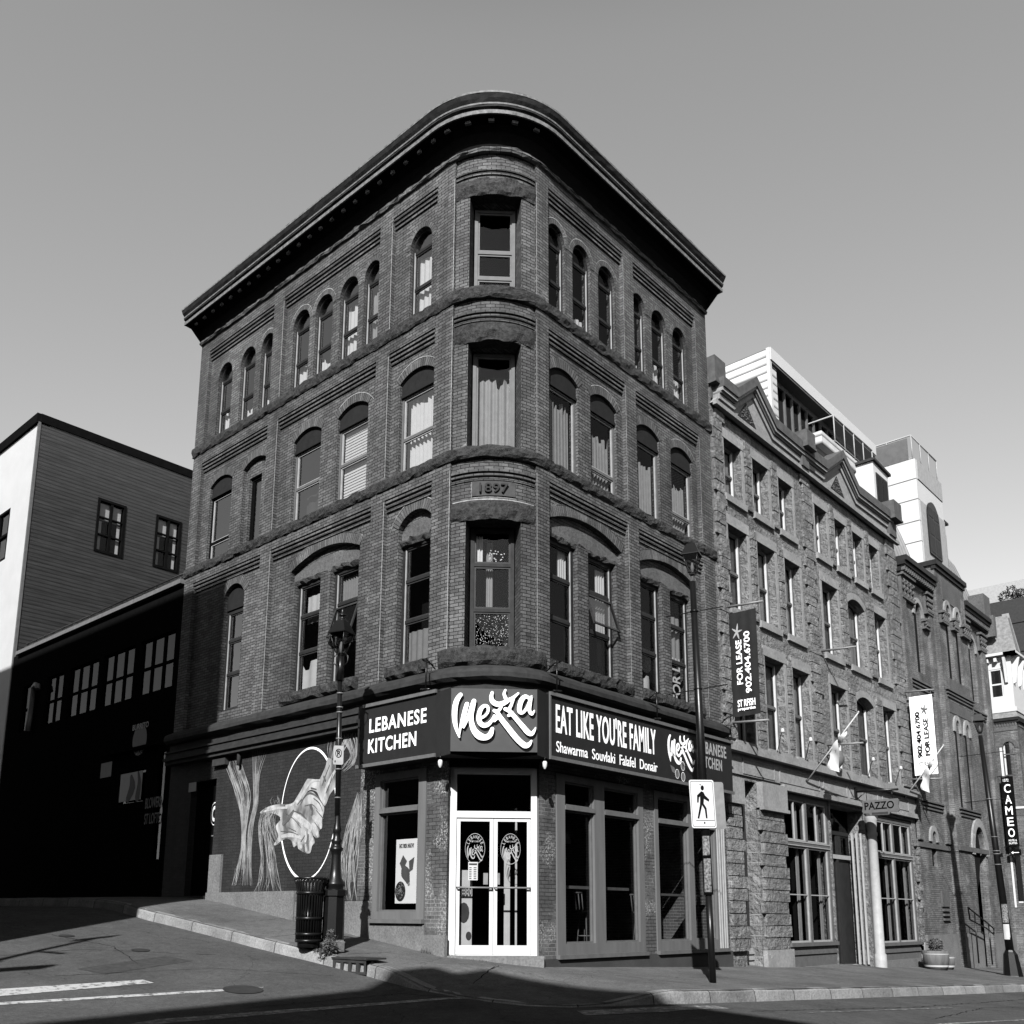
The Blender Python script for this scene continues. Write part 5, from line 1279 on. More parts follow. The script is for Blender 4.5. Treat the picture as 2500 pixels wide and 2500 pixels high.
m = MB(); o_ = rrect(fq, 0, 2.84, .43, .865, .035, LE); i_ = rrect(fq, 0, 2.84, .415, .85, .03, LE); m.holed(fq, o_, [i_], -.003); m.build('border', 'black_paint', PD)
m = MB()
def sp(x, y): return ((x - 975) / 375 * .46 - LE * ((1065 - y) / 752 * .905), 2.84 + (1065 - y) / 752 * .905)   # drawn from the sign's own face
for poly in ([(965, 865), (1000, 880), (1020, 930), (1082, 995), (1072, 1030), (1000, 985), (990, 1060), (1030, 1130), (1035, 1290), (1010, 1292), (1000, 1150), (965, 1085), (905, 1300), (880, 1290), (930, 1080), (938, 1010), (940, 950), (925, 960), (912, 1045), (890, 1045), (895, 930)],):
    m.extrude(fq, [sp(*p) for p in poly], -.004, -.004, caps=(True, False), rev=False)
c_ = sp(985, 812); disc(fq, c_[0], c_[1], .032, m, -.004, 20, .048)
a_, b_ = sp(855, 1325), sp(1140, 1317); m.quad([fq.P(a_[0], a_[1], -.004), fq.P(b_[0], b_[1], -.004), fq.P(b_[0], b_[1] - .009, -.004), fq.P(a_[0], a_[1] - .009, -.004)])
c_ = sp(985, 1362); disc(fq, c_[0], c_[1], .014, m, -.004, 12, .02); c_ = sp(955, 760); disc(fq, c_[0], c_[1], .010, m, -.004, 12, .015)
m.build('walking_figure', 'black_paint', PD)
PB = thing('pedestrian_sign', 'back of a second pedestrian sign, bare grey metal behind the white one', 'sign')
fq2 = Fr((3.02 - nd2.x * .12 + nu2.x * .13, -2.70 - nd2.y * .12 + nu2.y * .13, 0), fq.u, fq.n)
m = MB(); m.extrude(fq2, rrect(fq2, .02, 2.84, .47, .90, .04, LE), 0, .012); m.build('plate', 'galv', PB)
for z0, z1, mt, lab in ((1.88, 2.24, 'flyer', 'small printed sticker high on the middle lamp post'), (1.20, 1.82, 'flyer', 'torn paper flyers pasted round the middle lamp post')):
    k = ((z0 + z1) / 2 - b2[2]) / (t2[2] - b2[2]); c = Vector(b2).lerp(Vector(t2), k)
    m = MB(); n_ = 8; a0 = math.atan2(nd2.y, nd2.x)
    for j in range(n_):
        A, B_ = a0 - .75 + 1.5 * j / n_, a0 - .75 + 1.5 * (j + 1) / n_; r = .094
        m.quad([(c.x + r * cos(A), c.y + r * sin(A), z0), (c.x + r * cos(B_), c.y + r * sin(B_), z0), (c.x + r * cos(B_), c.y + r * sin(B_), z1), (c.x + r * cos(A), c.y + r * sin(A), z1)], smooth=True)
    o = m.build('sticker', mt); tag(o, lab, 'sticker')
# right lamp
b3 = (21.94, -2.84, -1.19); t3 = (21.86, -2.54, 6.93)
T = thing('street_lamp', 'black lantern street lamp at the far right, beside the planters', 'street lamp', 'lantern street lamps')
m = MB(); m.lathe((b3[0], b3[1], 0), [(.32, b3[2]), (.30, b3[2] + .1), (.22, -.42), (.17, -.34), (.14, -.28)], 8, smooth=False, lean=(-.01, .037)); m.build('base_box', 'iron', T)
pole(T, (21.93, -2.81, -.35), (t3[0], t3[1], 6.9), .13, .07)
lantern(T, t3, (0, 0), .84)
m = MB(); m.tube([(21.74, -1.85, 6.22), (22.0, -3.2, 6.30)], .012, 6); m.tube([(21.74, -1.85, 4.62), (22.0, -3.2, 4.70)], .012, 6); m.build('banner_rod', 'iron', T)
bands(T, b3, t3, (4.7, 3.42, 2.95, 2.85, 2.50), .11)
for z0, z1, mt, lab in ((.06, .55, 'off_white', 'white paper notice low on the far right lamp post'), (.60, 1.2, 'flyer', 'weathered flyers above the white notice on the far right lamp post')):
    m = MB(); nd3 = Vector((CAMP.x - 21.9, CAMP.y + 2.7, 0)).normalized(); a0 = math.atan2(nd3.y, nd3.x)
    for j in range(8):
        A, B_ = a0 - .7 + 1.4 * j / 8, a0 - .7 + 1.4 * (j + 1) / 8; r = .138
        m.quad([(21.92 + r * cos(A), -2.77 + r * sin(A), z0), (21.92 + r * cos(B_), -2.77 + r * sin(B_), z0), (21.92 + r * cos(B_), -2.77 + r * sin(B_), z1), (21.92 + r * cos(A), -2.77 + r * sin(A), z1)], smooth=True)
    o = m.build('notice', mt); tag(o, lab, 'notice')
# litter bin: flared ring top, straight slatted body
cx, cy = -2.03, 2.72; cz_ = PZ(cx, cy) + .02
T = thing('litter_bin', 'black slatted metal litter bin with a flared rim beside the left street lamp', 'bin')
m = MB()
for k in range(28):
    a = 2 * pi * k / 28; ca, sa = cos(a), sin(a)
    m.tube([(cx + .22 * ca, cy + .22 * sa, cz_ + .10), (cx + .23 * ca, cy + .23 * sa, 1.16), (cx + .27 * ca, cy + .27 * sa, 1.33), (cx + .30 * ca, cy + .30 * sa, 1.40)], .017, 5)
m.build('slats', 'iron', T)
m = MB()
for z, r in ((cz_ + .10, .232), (cz_ + .22, .234), (.66, .238), (1.12, .245)):
    m.lathe((cx, cy, 0), [(r - .01, z), (r + .012, z), (r + .012, z + .05), (r - .01, z + .05)], 28)
m.tube([(cx + .305 * cos(2 * pi * k / 28), cy + .305 * sin(2 * pi * k / 28), 1.41) for k in range(28)], .022, 8, closed=True); m.build('hoop', 'iron', T)
m = MB(); m.lathe((cx, cy, 0), [(0, cz_ + .12), (.195, cz_ + .12), (.195, 1.10), (.0, 1.0)], 24); m.build('liner', 'iron', T)
m = MB(); m.lathe((cx, cy, 0), [(0.0, cz_), (.2, cz_), (.2, cz_ + .1)], 20); m.build('foot', 'iron', T)
for c in ():
    pass
# granite block at the lamp foot
m = MB(); rz_ = .75
m.cube((-1.83, 2.22, PZ(-1.83, 2.22) - .01), .38, .22, .235, rz=rz_ + pi / 2 + .72); o = m.build('granite_block', 'granite')
bm = bmesh.new(); bm.from_mesh(o.data); bmesh.ops.remove_doubles(bm, verts=bm.verts, dist=1e-4); bmesh.ops.bevel(bm, geom=bm.edges, offset=.03, segments=3, affect='EDGES'); bm.to_mesh(o.data); bm.free()
tag(o, 'pale granite block on the pavement at the foot of the left street lamp', 'block')
def leafball(name, c, rad, n, size, mat, seed, zs=1.0, parent=None, flat=0.0):
    m = MB(); rnd = random.Random(seed)
    for _ in range(n):
        v = Vector((rnd.gauss(0, 1), rnd.gauss(0, 1), rnd.gauss(0, 1))).normalized() * rad * rnd.uniform(.35, 1.0) ** .6 * (1 + .25 * noise.noise(Vector((rnd.random() * 5, seed, 0))))
        p = Vector(c) + Vector((v.x, v.y, v.z * zs)); u = Vector((rnd.gauss(0, 1), rnd.gauss(0, 1), rnd.gauss(0, .7))).normalized(); w = u.cross(Vector((rnd.gauss(0, 1), rnd.gauss(0, 1), 1))).normalized(); s = size * rnd.uniform(.6, 1.3)
        m.quad([p - u * s, p + w * s * .45, p + u * s, p - w * s * .45])
    return m.build(name, mat, parent)
T = thing('weed', 'leafy weed growing between the litter bin and the granite block', 'plant')
leafball('foliage', (-2.02, 2.12, PZ(-2, 2.1) + .14), .15, 330, .028, 'leaf', 5, 1.0, T); leafball('foliage', (-1.95, 2.16, PZ(-2, 2.1) + .32), .09, 130, .026, 'leaf', 6, 1.5, T); leafball('foliage', (-2.16, 2.18, PZ(-2, 2.1) + .06), .12, 120, .024, 'leaf', 7, .5, T)
m = MB(); rnd = random.Random(8)
for k in range(9): m.tube([(-2.0, 2.12, PZ(-2, 2.1)), (-2.0 + rnd.uniform(-.15, .15), 2.12 + rnd.uniform(-.1, .1), PZ(-2, 2.1) + rnd.uniform(.2, .42))], [.006, .002], 4)
m.build('stem', 'leaf_dark', T)
# grass in the joint at the door step
m = MB(); rnd = random.Random(12)
for _ in range(700):
    t = rnd.random(); x = -.12 + t * 1.15 * .7; y = 1.72 - t * 1.35
    x += rnd.gauss(0, .03) - .02; y += rnd.gauss(0, .03); z = PZ(x, y) - .005; h = rnd.uniform(.02, .09) * (1.2 - t); a = rnd.uniform(0, 6.28)
    m.quad([(x - .006 * cos(a), y - .006 * sin(a), z), (x + .006 * cos(a), y + .006 * sin(a), z), (x + rnd.gauss(0, .02), y + rnd.gauss(0, .02), z + h)])
o = m.build('grass', 'leaf'); o['kind'] = 'stuff'; tag(o, 'thin grass in the joint between the pavement and the door step', 'grass')
# ================================================================== STONE BUILDING NEXT DOOR
SB = thing('stone_building', 'rock faced sandstone building with two small pediments between the brick corner and the gothic front', 'building')
SWIN = {4: ([(9.36, 10.36), (11.02, 12.0), (12.66, 13.6), (15.2, 16.12), (16.75, 17.65), (18.24, 19.12), (19.7, 20.55)], 12.22, 13.92),
        3: ([(9.4, 10.48), (11.08, 12.18), (12.8, 13.84), (15.42, 16.62), (17.42, 18.86), (19.74, 20.82)], 8.96, 11.36),
        2: ([(9.36, 10.42), (11.2, 12.38), (12.94, 14.06), (15.62, 16.8), (17.62, 19.08), (19.92, 21.05)], 5.30, 7.98)}
SEND = 22.32
holes = []
def shole(f, i, a, b, z0, z1): return arched(a, b, z0, z1 - .22, .24, 8) if (f in (2, 3) and i == 4) else rect(a, b, z0, z1)
for f, (ws, z0, z1) in SWIN.items(): holes += [shole(f, i, a, b, z0, z1) for i, (a, b) in enumerate(ws)]
m = MB(); m.holed(FRT, rect(8.66, SEND, 4.42, 14.9), holes, 0.0, 0.34)
m.holed(FRT, rect(8.66, SEND, -1.6, 4.42), [rect(9.5, 10.36, -.9, 4.28), rect(11.88, 14.98, -1.4, 4.22), rect(15.06, 17.62, -1.4, 4.12), rect(18.3, 21.95, -1.4, 4.12)], 0.02, 0.55)
m.box(FRT, SEND - .02, SEND, -1.6, 15.5, .03, 8); m.box(FRT, 8.66, 8.7, 4, 15.5, .02, 8)
m.build('wall', 'rock_faced', SB)
# blocks standing proud at the piers
rnd = random.Random(9)
m = MB()
for (a, b) in ((8.70, 9.34), (14.15, 14.95), (21.25, 22.28)):
    z = 5.3
    while z < 14.4:
        k = rnd.choice((0, .15)); m.box(FRT, a + k, b - (.15 - k), z + .012, z + .298, -.06 - rnd.uniform(0, .03), .01); z += .31
    m.build('pier_blocks', 'rock_faced', SB); m = MB()
for (a, b) in ((8.70, 9.5), (10.36, 11.88), (21.95, 22.3)):
    z = -.1 if a < 11 else -.5
    while z < 3.5:
        k = rnd.choice((0, .14)); m.box(FRT, a + (k if a > 9 else 0), b - (.14 - k), z + .012, z + .298, -.07 - rnd.uniform(0, .03), .03); z += .31
    m.build('pier_blocks', 'rock_faced', SB); m = MB()
m = MB()
for f, (ws, z0, z1) in SWIN.items():
    for i, (a, b) in enumerate(ws):
        if not (f in (2, 3) and i == 4): m = MB(); m.box(FRT, a - .12, b + .12, z1 + .005, z1 + .30, -.025, .02); m.build('lintel', 'sandstone', SB)
        m = MB(); m.box(FRT, a - .10, b + .10, z0 - .20, z0 - .005, -.09, .02); m.build('window_sill', 'sandstone', SB)
        for s0_, s1_ in ((a - .14, a - .004), (b + .004, b + .14)): m = MB(); m.box(FRT, s0_, s1_, z0, z1 - (.2 if (f in (2, 3) and i == 4) else 0), -.012, .02); m.build('jamb', 'sandstone', SB)
        if i not in (2, len(ws) - 1) and b + .2 < ws[i + 1][0] - .2:
            zz = z0 - .1; m = MB()
            while zz < z1 + .1:
                m.box(FRT, b + .17, ws[i + 1][0] - .17, zz + .012, zz + .258, -.055 - rnd.uniform(0, .03), .01); zz += .27
            m.build('rock_faced_blocks', 'rock_faced', SB)
for f, i in ((3, 4), (2, 4)):
    a, b = SWIN[f][0][i]; m = MB(); arch_ring(m, FRT, a, b, SWIN[f][2] - .22, .24, .22, -.02, .01); m.build('window_arch', 'sandstone', SB)
for f, (ws, z0, z1) in SWIN.items():
    for i, (a, b) in enumerate(ws):
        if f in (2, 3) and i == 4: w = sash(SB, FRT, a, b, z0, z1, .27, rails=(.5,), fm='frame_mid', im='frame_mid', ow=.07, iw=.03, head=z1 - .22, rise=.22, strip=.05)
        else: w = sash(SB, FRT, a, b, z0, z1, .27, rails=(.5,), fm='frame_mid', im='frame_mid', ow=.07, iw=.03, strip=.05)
        curtain(FRT, a + .1, b - .1, z0 + .06, z1 - .1, .36, w, 'curtain_grey' if (i + f) % 3 else 'mid_grey', 4, .02, .01, i)
# belt over the shops, lower fascia
m = MB(); m.box(FRT, 8.66, SEND, 4.96, 5.18, -.22, .02); m.box(FRT, 8.66, SEND, 4.40, 4.955, -.03, .02)
for a, b in ((9.6, 11.4), (11.7, 14.3), (14.55, 16.3), (16.5, 18.8), (19.2, 21.6)): m.ring(FRT, a, b, 4.44, 4.86, .03, -.05, -.03)
m.box(FRT, 11.8, SEND, 4.22, 4.38, -.12, .02)
m.box(FRT, 10.42, 11.86, 3.62, 4.30, -.16, .03); m.box(FRT, 10.36, 11.9, 3.55, 3.64, -.2, .03); m.box(FRT, 8.68, 9.46, 3.60, 4.28, -.14, .03)
m.box(FRT, 10.36, 11.88, -.8, -.1, -.12, .03); m.box(FRT, 21.95, 22.3, -1.4, -.1, -.12, .03)
m.build('belt_course', 'sandstone', SB)
# parapet with two pediments: strips that follow the broken line
def strip(path, t0, t1, d0, d1, mat, name):
    m = MB()
    for (a, za), (b, zb) in zip(path, path[1:]):
        q = [(a, za - t1), (b, zb - t1), (b, zb - t0), (a, za - t0)]
        m.extrude(FRT, q, d0, d1)
    return m.build(name, mat, SB)
PATH = [(8.9, 15.47), (9.72, 15.47), (10.90, 16.36), (12.06, 15.50), (13.9, 15.48), (13.9, 15.48), (15.68, 15.50), (17.08, 16.42), (18.3, 15.55), (21.6, 15.62)]
strip(PATH, 0.0, .30, -.36, .25, 'coping', 'coping')
strip(PATH, .30, .40, -.31, .2, 'sandstone', 'moulding'); strip(PATH, .40, .46, -.25, .2, 'mid_grey', 'moulding'); strip(PATH, .46, .62, -.20, .2, 'sandstone', 'moulding')
m = MB(); m.extrude(FRT, [(8.68, 14.68)] + [(a, b - .55) for a, b in PATH if True][:5] + [(15.68, 14.95), (17.08, 15.87), (18.3, 15.0), (22.2, 15.05), (22.2, 14.68)], -.14, .2); m.build('pediment_wall', 'sandstone', SB)
m = MB(); m.box(FRT, 8.68, SEND, 14.60, 14.72, -.22, -.1); m.build('moulding', 'sandstone', SB)
for c in (10.55, 16.85):
    m = MB(); m.extrude(FRT, [(c - .55, 14.82), (c + .55, 14.82), (c, 15.44)], -.155, -.1); tr = m.build('carved_panel', 'frame_dark', SB)
    m = MB(); rnd = random.Random(int(c))
    for _ in range(46):
        h = rnd.random() ** 1.4; x = c + rnd.uniform(-1, 1) * .44 * (1 - h); z = 14.86 + h * .5
        m.lathe((x, -.155, 0), [(0, z - .03), (.035, z), (0, z + .03)], 6)
    m.build('carving', 'lintel_stone', tr)
for a, b, zt_, d in ((8.70, 9.3, 16.1, -.2), (13.85, 14.45, 15.86, -.50), (21.2, 21.95, 16.0, -.50)):
    m = MB(); m.box(FRT, a, b, 15.36, zt_, d, .3); m.box(FRT, a - .03, b + .03, 15.28, 15.36, d - .03, .3); m.box(FRT, a + .06, b - .06, 14.72, 15.28, max(d + .2, -.28), .2); m.build('parapet_block', 'coping', SB)
m = MB(); m.quad([(8.7, .2, 15.2), (22.3, .2, 15.2), (22.3, 9, 15.2), (8.7, 9, 15.2)]); m.quad([(8.7, .6, 4.3), (22.3, .6, 4.3), (22.3, 3, 4.3), (8.7, 3, 4.3)]); m.build('roof', 'dark_grey', SB)
m = MB()
for y in (.9,): m.quad([(8.7, y, 4.4), (22.3, y, 4.4), (22.3, y, 15.1), (8.7, y, 15.1)])
m.quad([(8.7, 2.6, -1.5), (22.3, 2.6, -1.5), (22.3, 2.6, 4.4), (8.7, 2.6, 4.4)])
for x in (9.45, 10.42, 15.0, 17.7, 22.2): m.quad([(x, .56, -1.5), (x, 2.6, -1.5), (x, 2.6, 4.4), (x, .56, 4.4)])
m.build('interior', 'interior', SB)
# shopfronts
def shopfront(a, b, z0, z1, zsill, lab):
    zt_ = 2.72; mid = (a + b) / 2; m = MB(); fr = FRT; w = .09
    m.box(fr, a, b, z1 - .16, z1, .06, .22)
    for s in (a, mid - .06, b - .12): m.box(fr, s, s + .12, zsill, z1 - .16, .06, .22)
    m.box(fr, a, b, zt_, zt_ + .16, .05, .2); m.box(fr, a - .03, b + .03, zsill - .10, zsill, -.06, .22)
    f = m.build('shopfront', 'frame_mid', SB)
    m = MB()
    for p, q in ((a + .12, mid - .06), (mid + .06, b - .12)):
        m.ring(fr, p, q, zt_ + .16, z1 - .16, .045, .08, .14); m.ring(fr, p, q, zsill, zt_, .05, .08, .14)
        m.box(fr, (p + q) / 2 - .02, (p + q) / 2 + .02, zt_ + .2, z1 - .2, .08, .14); m.box(fr, p + .05, q - .05, 1.35, 1.38, .08, .12)
        for s in (q - .32, q - .22): m.box(fr, s, s + .05, zsill, z1 - .2, .24, .28)
    m.box(fr, a, b, zt_ + .01, zt_ + .035, .035, .05); m.box(fr, a, b, zt_ + .12, zt_ + .15, .035, .05)
    m.build('sash', 'frame_light', f)
    m = MB(); m.quad([fr.P(a, zsill, .11), fr.P(b, zsill, .11), fr.P(b, z1 - .1, .11), fr.P(a, z1 - .1, .11)]); m.build('pane', 'glass', f)
    m = MB(); m.box(fr, a, b, z0, zsill - .10, .02, .2); m.box(fr, a + .04, b - .04, zsill - .32, zsill - .24, -.02, .02) ; m.build('stall_riser', 'frame_mid', SB)
    m = MB(); m.box(fr, a - .05, b + .05, z0 - .8, z0, -.05, .3); m.build('plinth', 'granite', SB)
shopfront(11.92, 14.94, -.60, 4.20, .05, ''); shopfront(18.45, 21.9, -.62, 4.08, -.06, '')
m = MB(); m.box(FRT, 9.5, 10.36, -.9, -.05, .30, .5)
for k in range(3): m.box(FRT, 9.5, 10.36, -.5 + k * .15, -.44 + k * .15, .26, .32)
m.box(FRT, 9.52, 9.58, -.05, 4.2, .34, .42); m.box(FRT, 9.86, 9.92, -.05, 4.2, .34, .42); m.box(FRT, 9.52, 9.9, 2.3, 2.36, .34, .42); m.build('side_door', 'frame_light', SB)
m = MB(); m.box(FRT, 9.92, 10.36, -.05, 4.2, .36, .46); m.build('door_leaf', 'board', SB)
m = MB(); m.box(FRT, 9.58, 9.86, -.05, 4.2, .38, .40); m.build('pane', 'glass_dark', SB)
# recessed restaurant door with the white column
m = MB()
for k, s in enumerate((17.52, 17.42, 17.32)): m.box(FRT, s, s + .04, -.7, 3.4, .1 + k * .1, .16 + k * .1)
m.box(FRT, 15.1, 17.5, 2.55, 2.68, .48, .6); m.box(FRT, 15.1, 17.4, -.78, -.70, .4, .6); m.build('door_frame', 'frame_light', SB)
m = MB(); m.box(FRT, 15.08, 17.5, -.7, 2.55, .56, .6); m.box(FRT, 15.1, 17.4, 3.3, 3.42, .48, .6); m.box(FRT, 16.45, 16.6, -.7, 3.4, .5, .58); m.build('door_leaf', 'frame_dark', SB)
m = MB(); m.quad([FRT.P(15.1, 2.68, .53), FRT.P(17.4, 2.68, .53), FRT.P(17.4, 4.0, .53), FRT.P(15.1, 4.0, .53)]); m.build('pane', 'glass_dark', SB)
m = MB(); m.lathe((17.86, -.12, 0), [(.19, -.95), (.19, -.4), (.15, -.36), (.145, 3.3), (.17, 3.34), (.17, 3.42), (.14, 3.46), (.18, 3.8), (.2, 3.86), (.2, 3.95)], 20); m.build('column', 'frame_light', SB)
m = MB(); m.box(FRT, 17.7, 18.3, -1.4, 4.1, .0, .4); m.build('column_pier', 'lintel_stone', SB)
# penthouse on its roof
PH = thing('rooftop_penthouse', 'white sided glass fronted penthouse with a thick white eave on the stone building', 'building')
fy = FYP(1.5)
m = MB(); m.box(fy, 15.73, 16.35, 15.2, 19.92, .06, .16); m.quad([(15.72, 1.52, 15.2), (15.72, 8.5, 15.2), (15.72, 8.5, 20.44), (15.72, 1.52, 20.44)]); m.build('side_wall', 'white_siding', PH)
m = MB(); m.box(fy, 15.69, 15.84, 15.6, 20.44, -.02, .1); m.build('corner_board', 'white_panel', PH)
m = MB(); m.box(fy, 15.74, 25.3, 19.98, 20.45, -.06, 7.0); m.build('roof', 'white_panel', PH)
m = MB(); m.box(fy, 15.86, 25.25, 19.90, 19.97, -.03, 6.0); m.build('soffit', 'frame_mid', PH)
m = MB(); m.box(fy, 16.35, 25.2, 16.6, 17.0, .38, .5); m.box(fy, 16.35, 25.2, 19.7, 19.9, .38, .5)
for k in range(15): s = 16.35 + k * .62; m.box(fy, s, s + .07, 16.9, 19.8, .37, .5)
m.build('window_frame', 'frame_mid', PH)
m = MB(); m.quad([fy.P(16.4, 17.0, .45), fy.P(25.1, 17.0, .45), fy.P(25.1, 19.9, .45), fy.P(16.4, 19.9, .45)]); m.build('pane', 'glass_dark', PH)
m = MB()
for s in (17.0, 18.1, 20.0, 22.1, 23.3): m.quad([fy.P(s, 17.0, 1.3), fy.P(s + .5, 17.0, 1.3), fy.P(s + .5, 19.8, 1.3), fy.P(s, 19.8, 1.3)])
m.build('curtain', 'curtain', PH); m = MB(); m.quad([fy.P(15.8, 16, 3), fy.P(25.3, 16, 3), fy.P(25.3, 19.9, 3), fy.P(15.8, 19.9, 3)]); m.build('interior', 'interior', PH)
def railing(path, z0, z1, lab, mat='galv', infill='glass', name='roof_railing', step=.9):
    t = thing(name, lab, 'railing', 'railings on the roof terraces'); m = MB()
    m.tube([(x, y, z1) for x, y in path], .035, 6); m.tube([(x, y, z0 + .08) for x, y in path], .02, 6); m.build('rail', mat, t)
    for (a, b) in zip(path, path[1:]):
        L_ = (Vector(b) - Vector(a)).length; n = max(1, int(L_ / step))
        for k in range(n + 1):
            p = Vector(a).lerp(Vector(b), k / n)
            if k == n and b != path[-1]: continue
            m = MB(); m.tube([(p.x, p.y, z0), (p.x, p.y, z1)], .025, 6); m.build('post', mat, t)
        m = MB(); m.quad([(a[0], a[1], z0 + .1), (b[0], b[1], z0 + .1), (b[0], b[1], z1 - .05), (a[0], a[1], z1 - .05)]); m.build('panel', infill, t)
railing([(19.7, 3.2), (19.7, .95), (23.4, .95)], 18.2, 19.3, 'glass terrace railing in front of the penthouse', mat='frame_light')
m = MB(); m.box(FYP(.95), 18.5, 23.4, 17.7, 18.2, 0, .5); o = m.build('terrace_wall', 'white_siding'); tag(o, 'low white sided wall carrying the glass railing of the penthouse terrace', 'wall')
DM = thing('dormer', 'small white dormer between the second pediment and the white roof tower', 'dormer')
m = MB(); m.extrude(FYP(.3), [(21.6, 15.2), (23.1, 15.2), (23.1, 17.85), (21.6, 17.95)], 0, 3.2); m.build('wall', 'white_panel', DM)
m = MB(); m.extrude(FYP(.2), [(21.5, 17.95), (23.2, 17.85), (23.2, 17.95), (21.5, 18.05)], 0, 3.3); m.build('roof', 'dark_grey', DM)
m = MB(); m.box(FYP(.27), 21.8, 22.95, 16.2, 17.55, 0, .03); w = m.build('window', 'frame_dark', DM); m = MB(); m.box(FYP(.26), 21.9, 22.3, 16.3, 17.45, 0, .005); m.box(FYP(.26), 22.4, 22.85, 16.3, 17.45, 0, .005); m.build('pane', 'glass_dark', w)

# ================================================================== GOTHIC BRICK BUILDING
GB = thing('gothic_building', 'brick gothic revival building with a projecting centre bay and carved capitals beyond the stone front', 'building')
GE = 33.4; FB = FYP(-.32)
SIDE = [(22.34, 25.8), (29.45, GE)]
m = MB()
m.holed(FRT, rect(22.34, 25.8, -1.6, 14.0), [arched(23.9, 24.7, 10.0, 12.3, .55, 10), arched(23.75, 24.3, 2.6, 3.5, .4, 8)], 0.0, .22)
m.holed(FRT, rect(29.45, GE, -1.9, 14.0), [arched(30.55, 31.5, 10.0, 12.3, .6, 10)], 0.0, .22)
m.holed(FB, rect(25.8, 29.45, -1.8, 14.9), [arched(26.62, 27.22, 10.2, 12.75, .6, 10), arched(27.82, 28.42, 10.2, 12.75, .6, 10), arched(26.6, 27.15, 4.95, 8.0, .5, 10), arched(27.85, 28.4, 4.95, 8.0, .5, 10), arched(27.7, 29.2, -1.2, 3.2, 1.15, 14)], 0.0, .30)
for x in (25.8, 29.45): m.quad([(x, -.32, -1.9), (x, 0, -1.9), (x, 0, 14.9), (x, -.32, 14.9)])
for a, b in ((22.34, 22.8), (25.35, 25.8), (29.45, 29.95), (32.2, 32.7)): m.box(FRT, a, b, 3.5, 12.7, -.12, .0)
m.box(FYP(0), GE - .03, GE, -1.9, 14.2, .02, 8)
m.build('wall', 'brick_gothic', GB)
m = MB(); m.quad([(22.4, .3, -1.9), (33.3, .3, -1.9), (33.3, .3, 14), (22.4, .3, 14)]); m.build('blind_arches', 'brick_gothic', GB)
m = MB()
for fr, a, b, zs_, ri in ((FRT, 23.9, 24.7, 12.3, .55), (FRT, 30.55, 31.5, 12.3, .6), (FB, 26.62, 27.22, 12.75, .6), (FB, 27.82, 28.42, 12.75, .6), (FB, 26.6, 27.15, 8.0, .5), (FB, 27.85, 28.4, 8.0, .5), (FB, 27.7, 29.2, 3.2, 1.15), (FRT, 23.75, 24.3, 3.5, .4)):
    m = MB(); arch_ring(m, fr, a, b, zs_, ri, .2 if b - a < 1.2 else .34, -.07, .02); m.build('hood_mould', 'sandstone', GB)
m = MB()
for fr, a, b, z0, z1 in ((FB, 26.63, 26.98, 10.21, 13.1), (FB, 27.83, 28.18, 10.21, 13.1), (FB, 26.61, 26.92, 4.96, 8.3), (FB, 27.86, 28.16, 4.96, 8.3), (FRT, 23.91, 24.25, 10.01, 12.6), (FRT, 30.56, 30.9, 10.01, 12.6), (FRT, 23.76, 24.0, 2.61, 3.7)): m = MB(); m.box(fr, a, b, z0, z1, .03, .05); m.build('window', 'interior', GB)  # flush dark strip over the left part of each opening
m = MB(); m.extrude(FB, [(27.72, 1.6), (28.3, 2.3), (28.75, 3.4), (28.6, 4.05), (28.2, 4.1), (27.85, 3.7), (27.72, 3.2)], .05, .07)  # dark patch covering the upper left of the arch
m.build('arch_patch', 'interior', GB)
def cap(fr, a, b, z0, z1, seed):
    m = MB(); m.box(fr, a - .03, b + .03, z1 - .10, z1, -.22, .0); m.box(fr, a - .02, b + .02, z0, z0 + .07, -.16, 0)
    n = 10
    for k in range(4):
        c = a + (b - a) * (k + .5) / 4
        for j in range(3): m.tube([fr.P(c, z0 + .08 + j * (z1 - z0 - .2) / 3, -.10), fr.P(c + .04 * (-1) ** j, z0 + .16 + j * (z1 - z0 - .2) / 3, -.19), fr.P(c, z0 + .24 + j * (z1 - z0 - .2) / 3, -.15)], [.05, .045, .015], 6)
    m.box(fr, a + .03, b - .03, z0 + .05, z1 - .08, -.10, 0); return m.build('capital', 'lintel_stone', GB)
for i, (fr, a, b, z0, z1) in enumerate(((FRT, 22.45, 23.75, 12.6, 13.6), (FRT, 25.1, 25.75, 12.6, 13.5), (FB, 25.85, 26.6, 12.35, 12.85), (FB, 27.25, 27.8, 12.35, 12.85), (FB, 28.45, 29.4, 12.35, 12.85), (FRT, 29.6, 30.5, 12.6, 13.55), (FRT, 32.0, 32.9, 12.55, 13.4), (FRT, 24.75, 25.2, 11.9, 12.3))): cap(fr, a, b, z0, z1, i)
m = MB()
for a, b in SIDE:
    m.box(FRT, a, b, 13.62, 13.78, -.16, .02); m.box(FRT, a, b, 14.0, 14.2, -.42, .3); m.box(FRT, a, b, 13.86, 14.0, -.34, .1)
m.box(FB, 25.7, 29.55, 14.78, 14.98, -.14, 1.2); m.box(FB, 25.74, 29.5, 14.62, 14.78, -.07, .1)
m.build('cornice', 'frame_dark', GB)
m = MB()
for a, b in SIDE:
    s = a + .1
    while s < b - .1: m.box(FRT, s, s + .09, 13.66, 13.86, -.30, .0); s += .21
    m.build('dentils', 'lintel_stone', GB); m = MB()
m = MB()
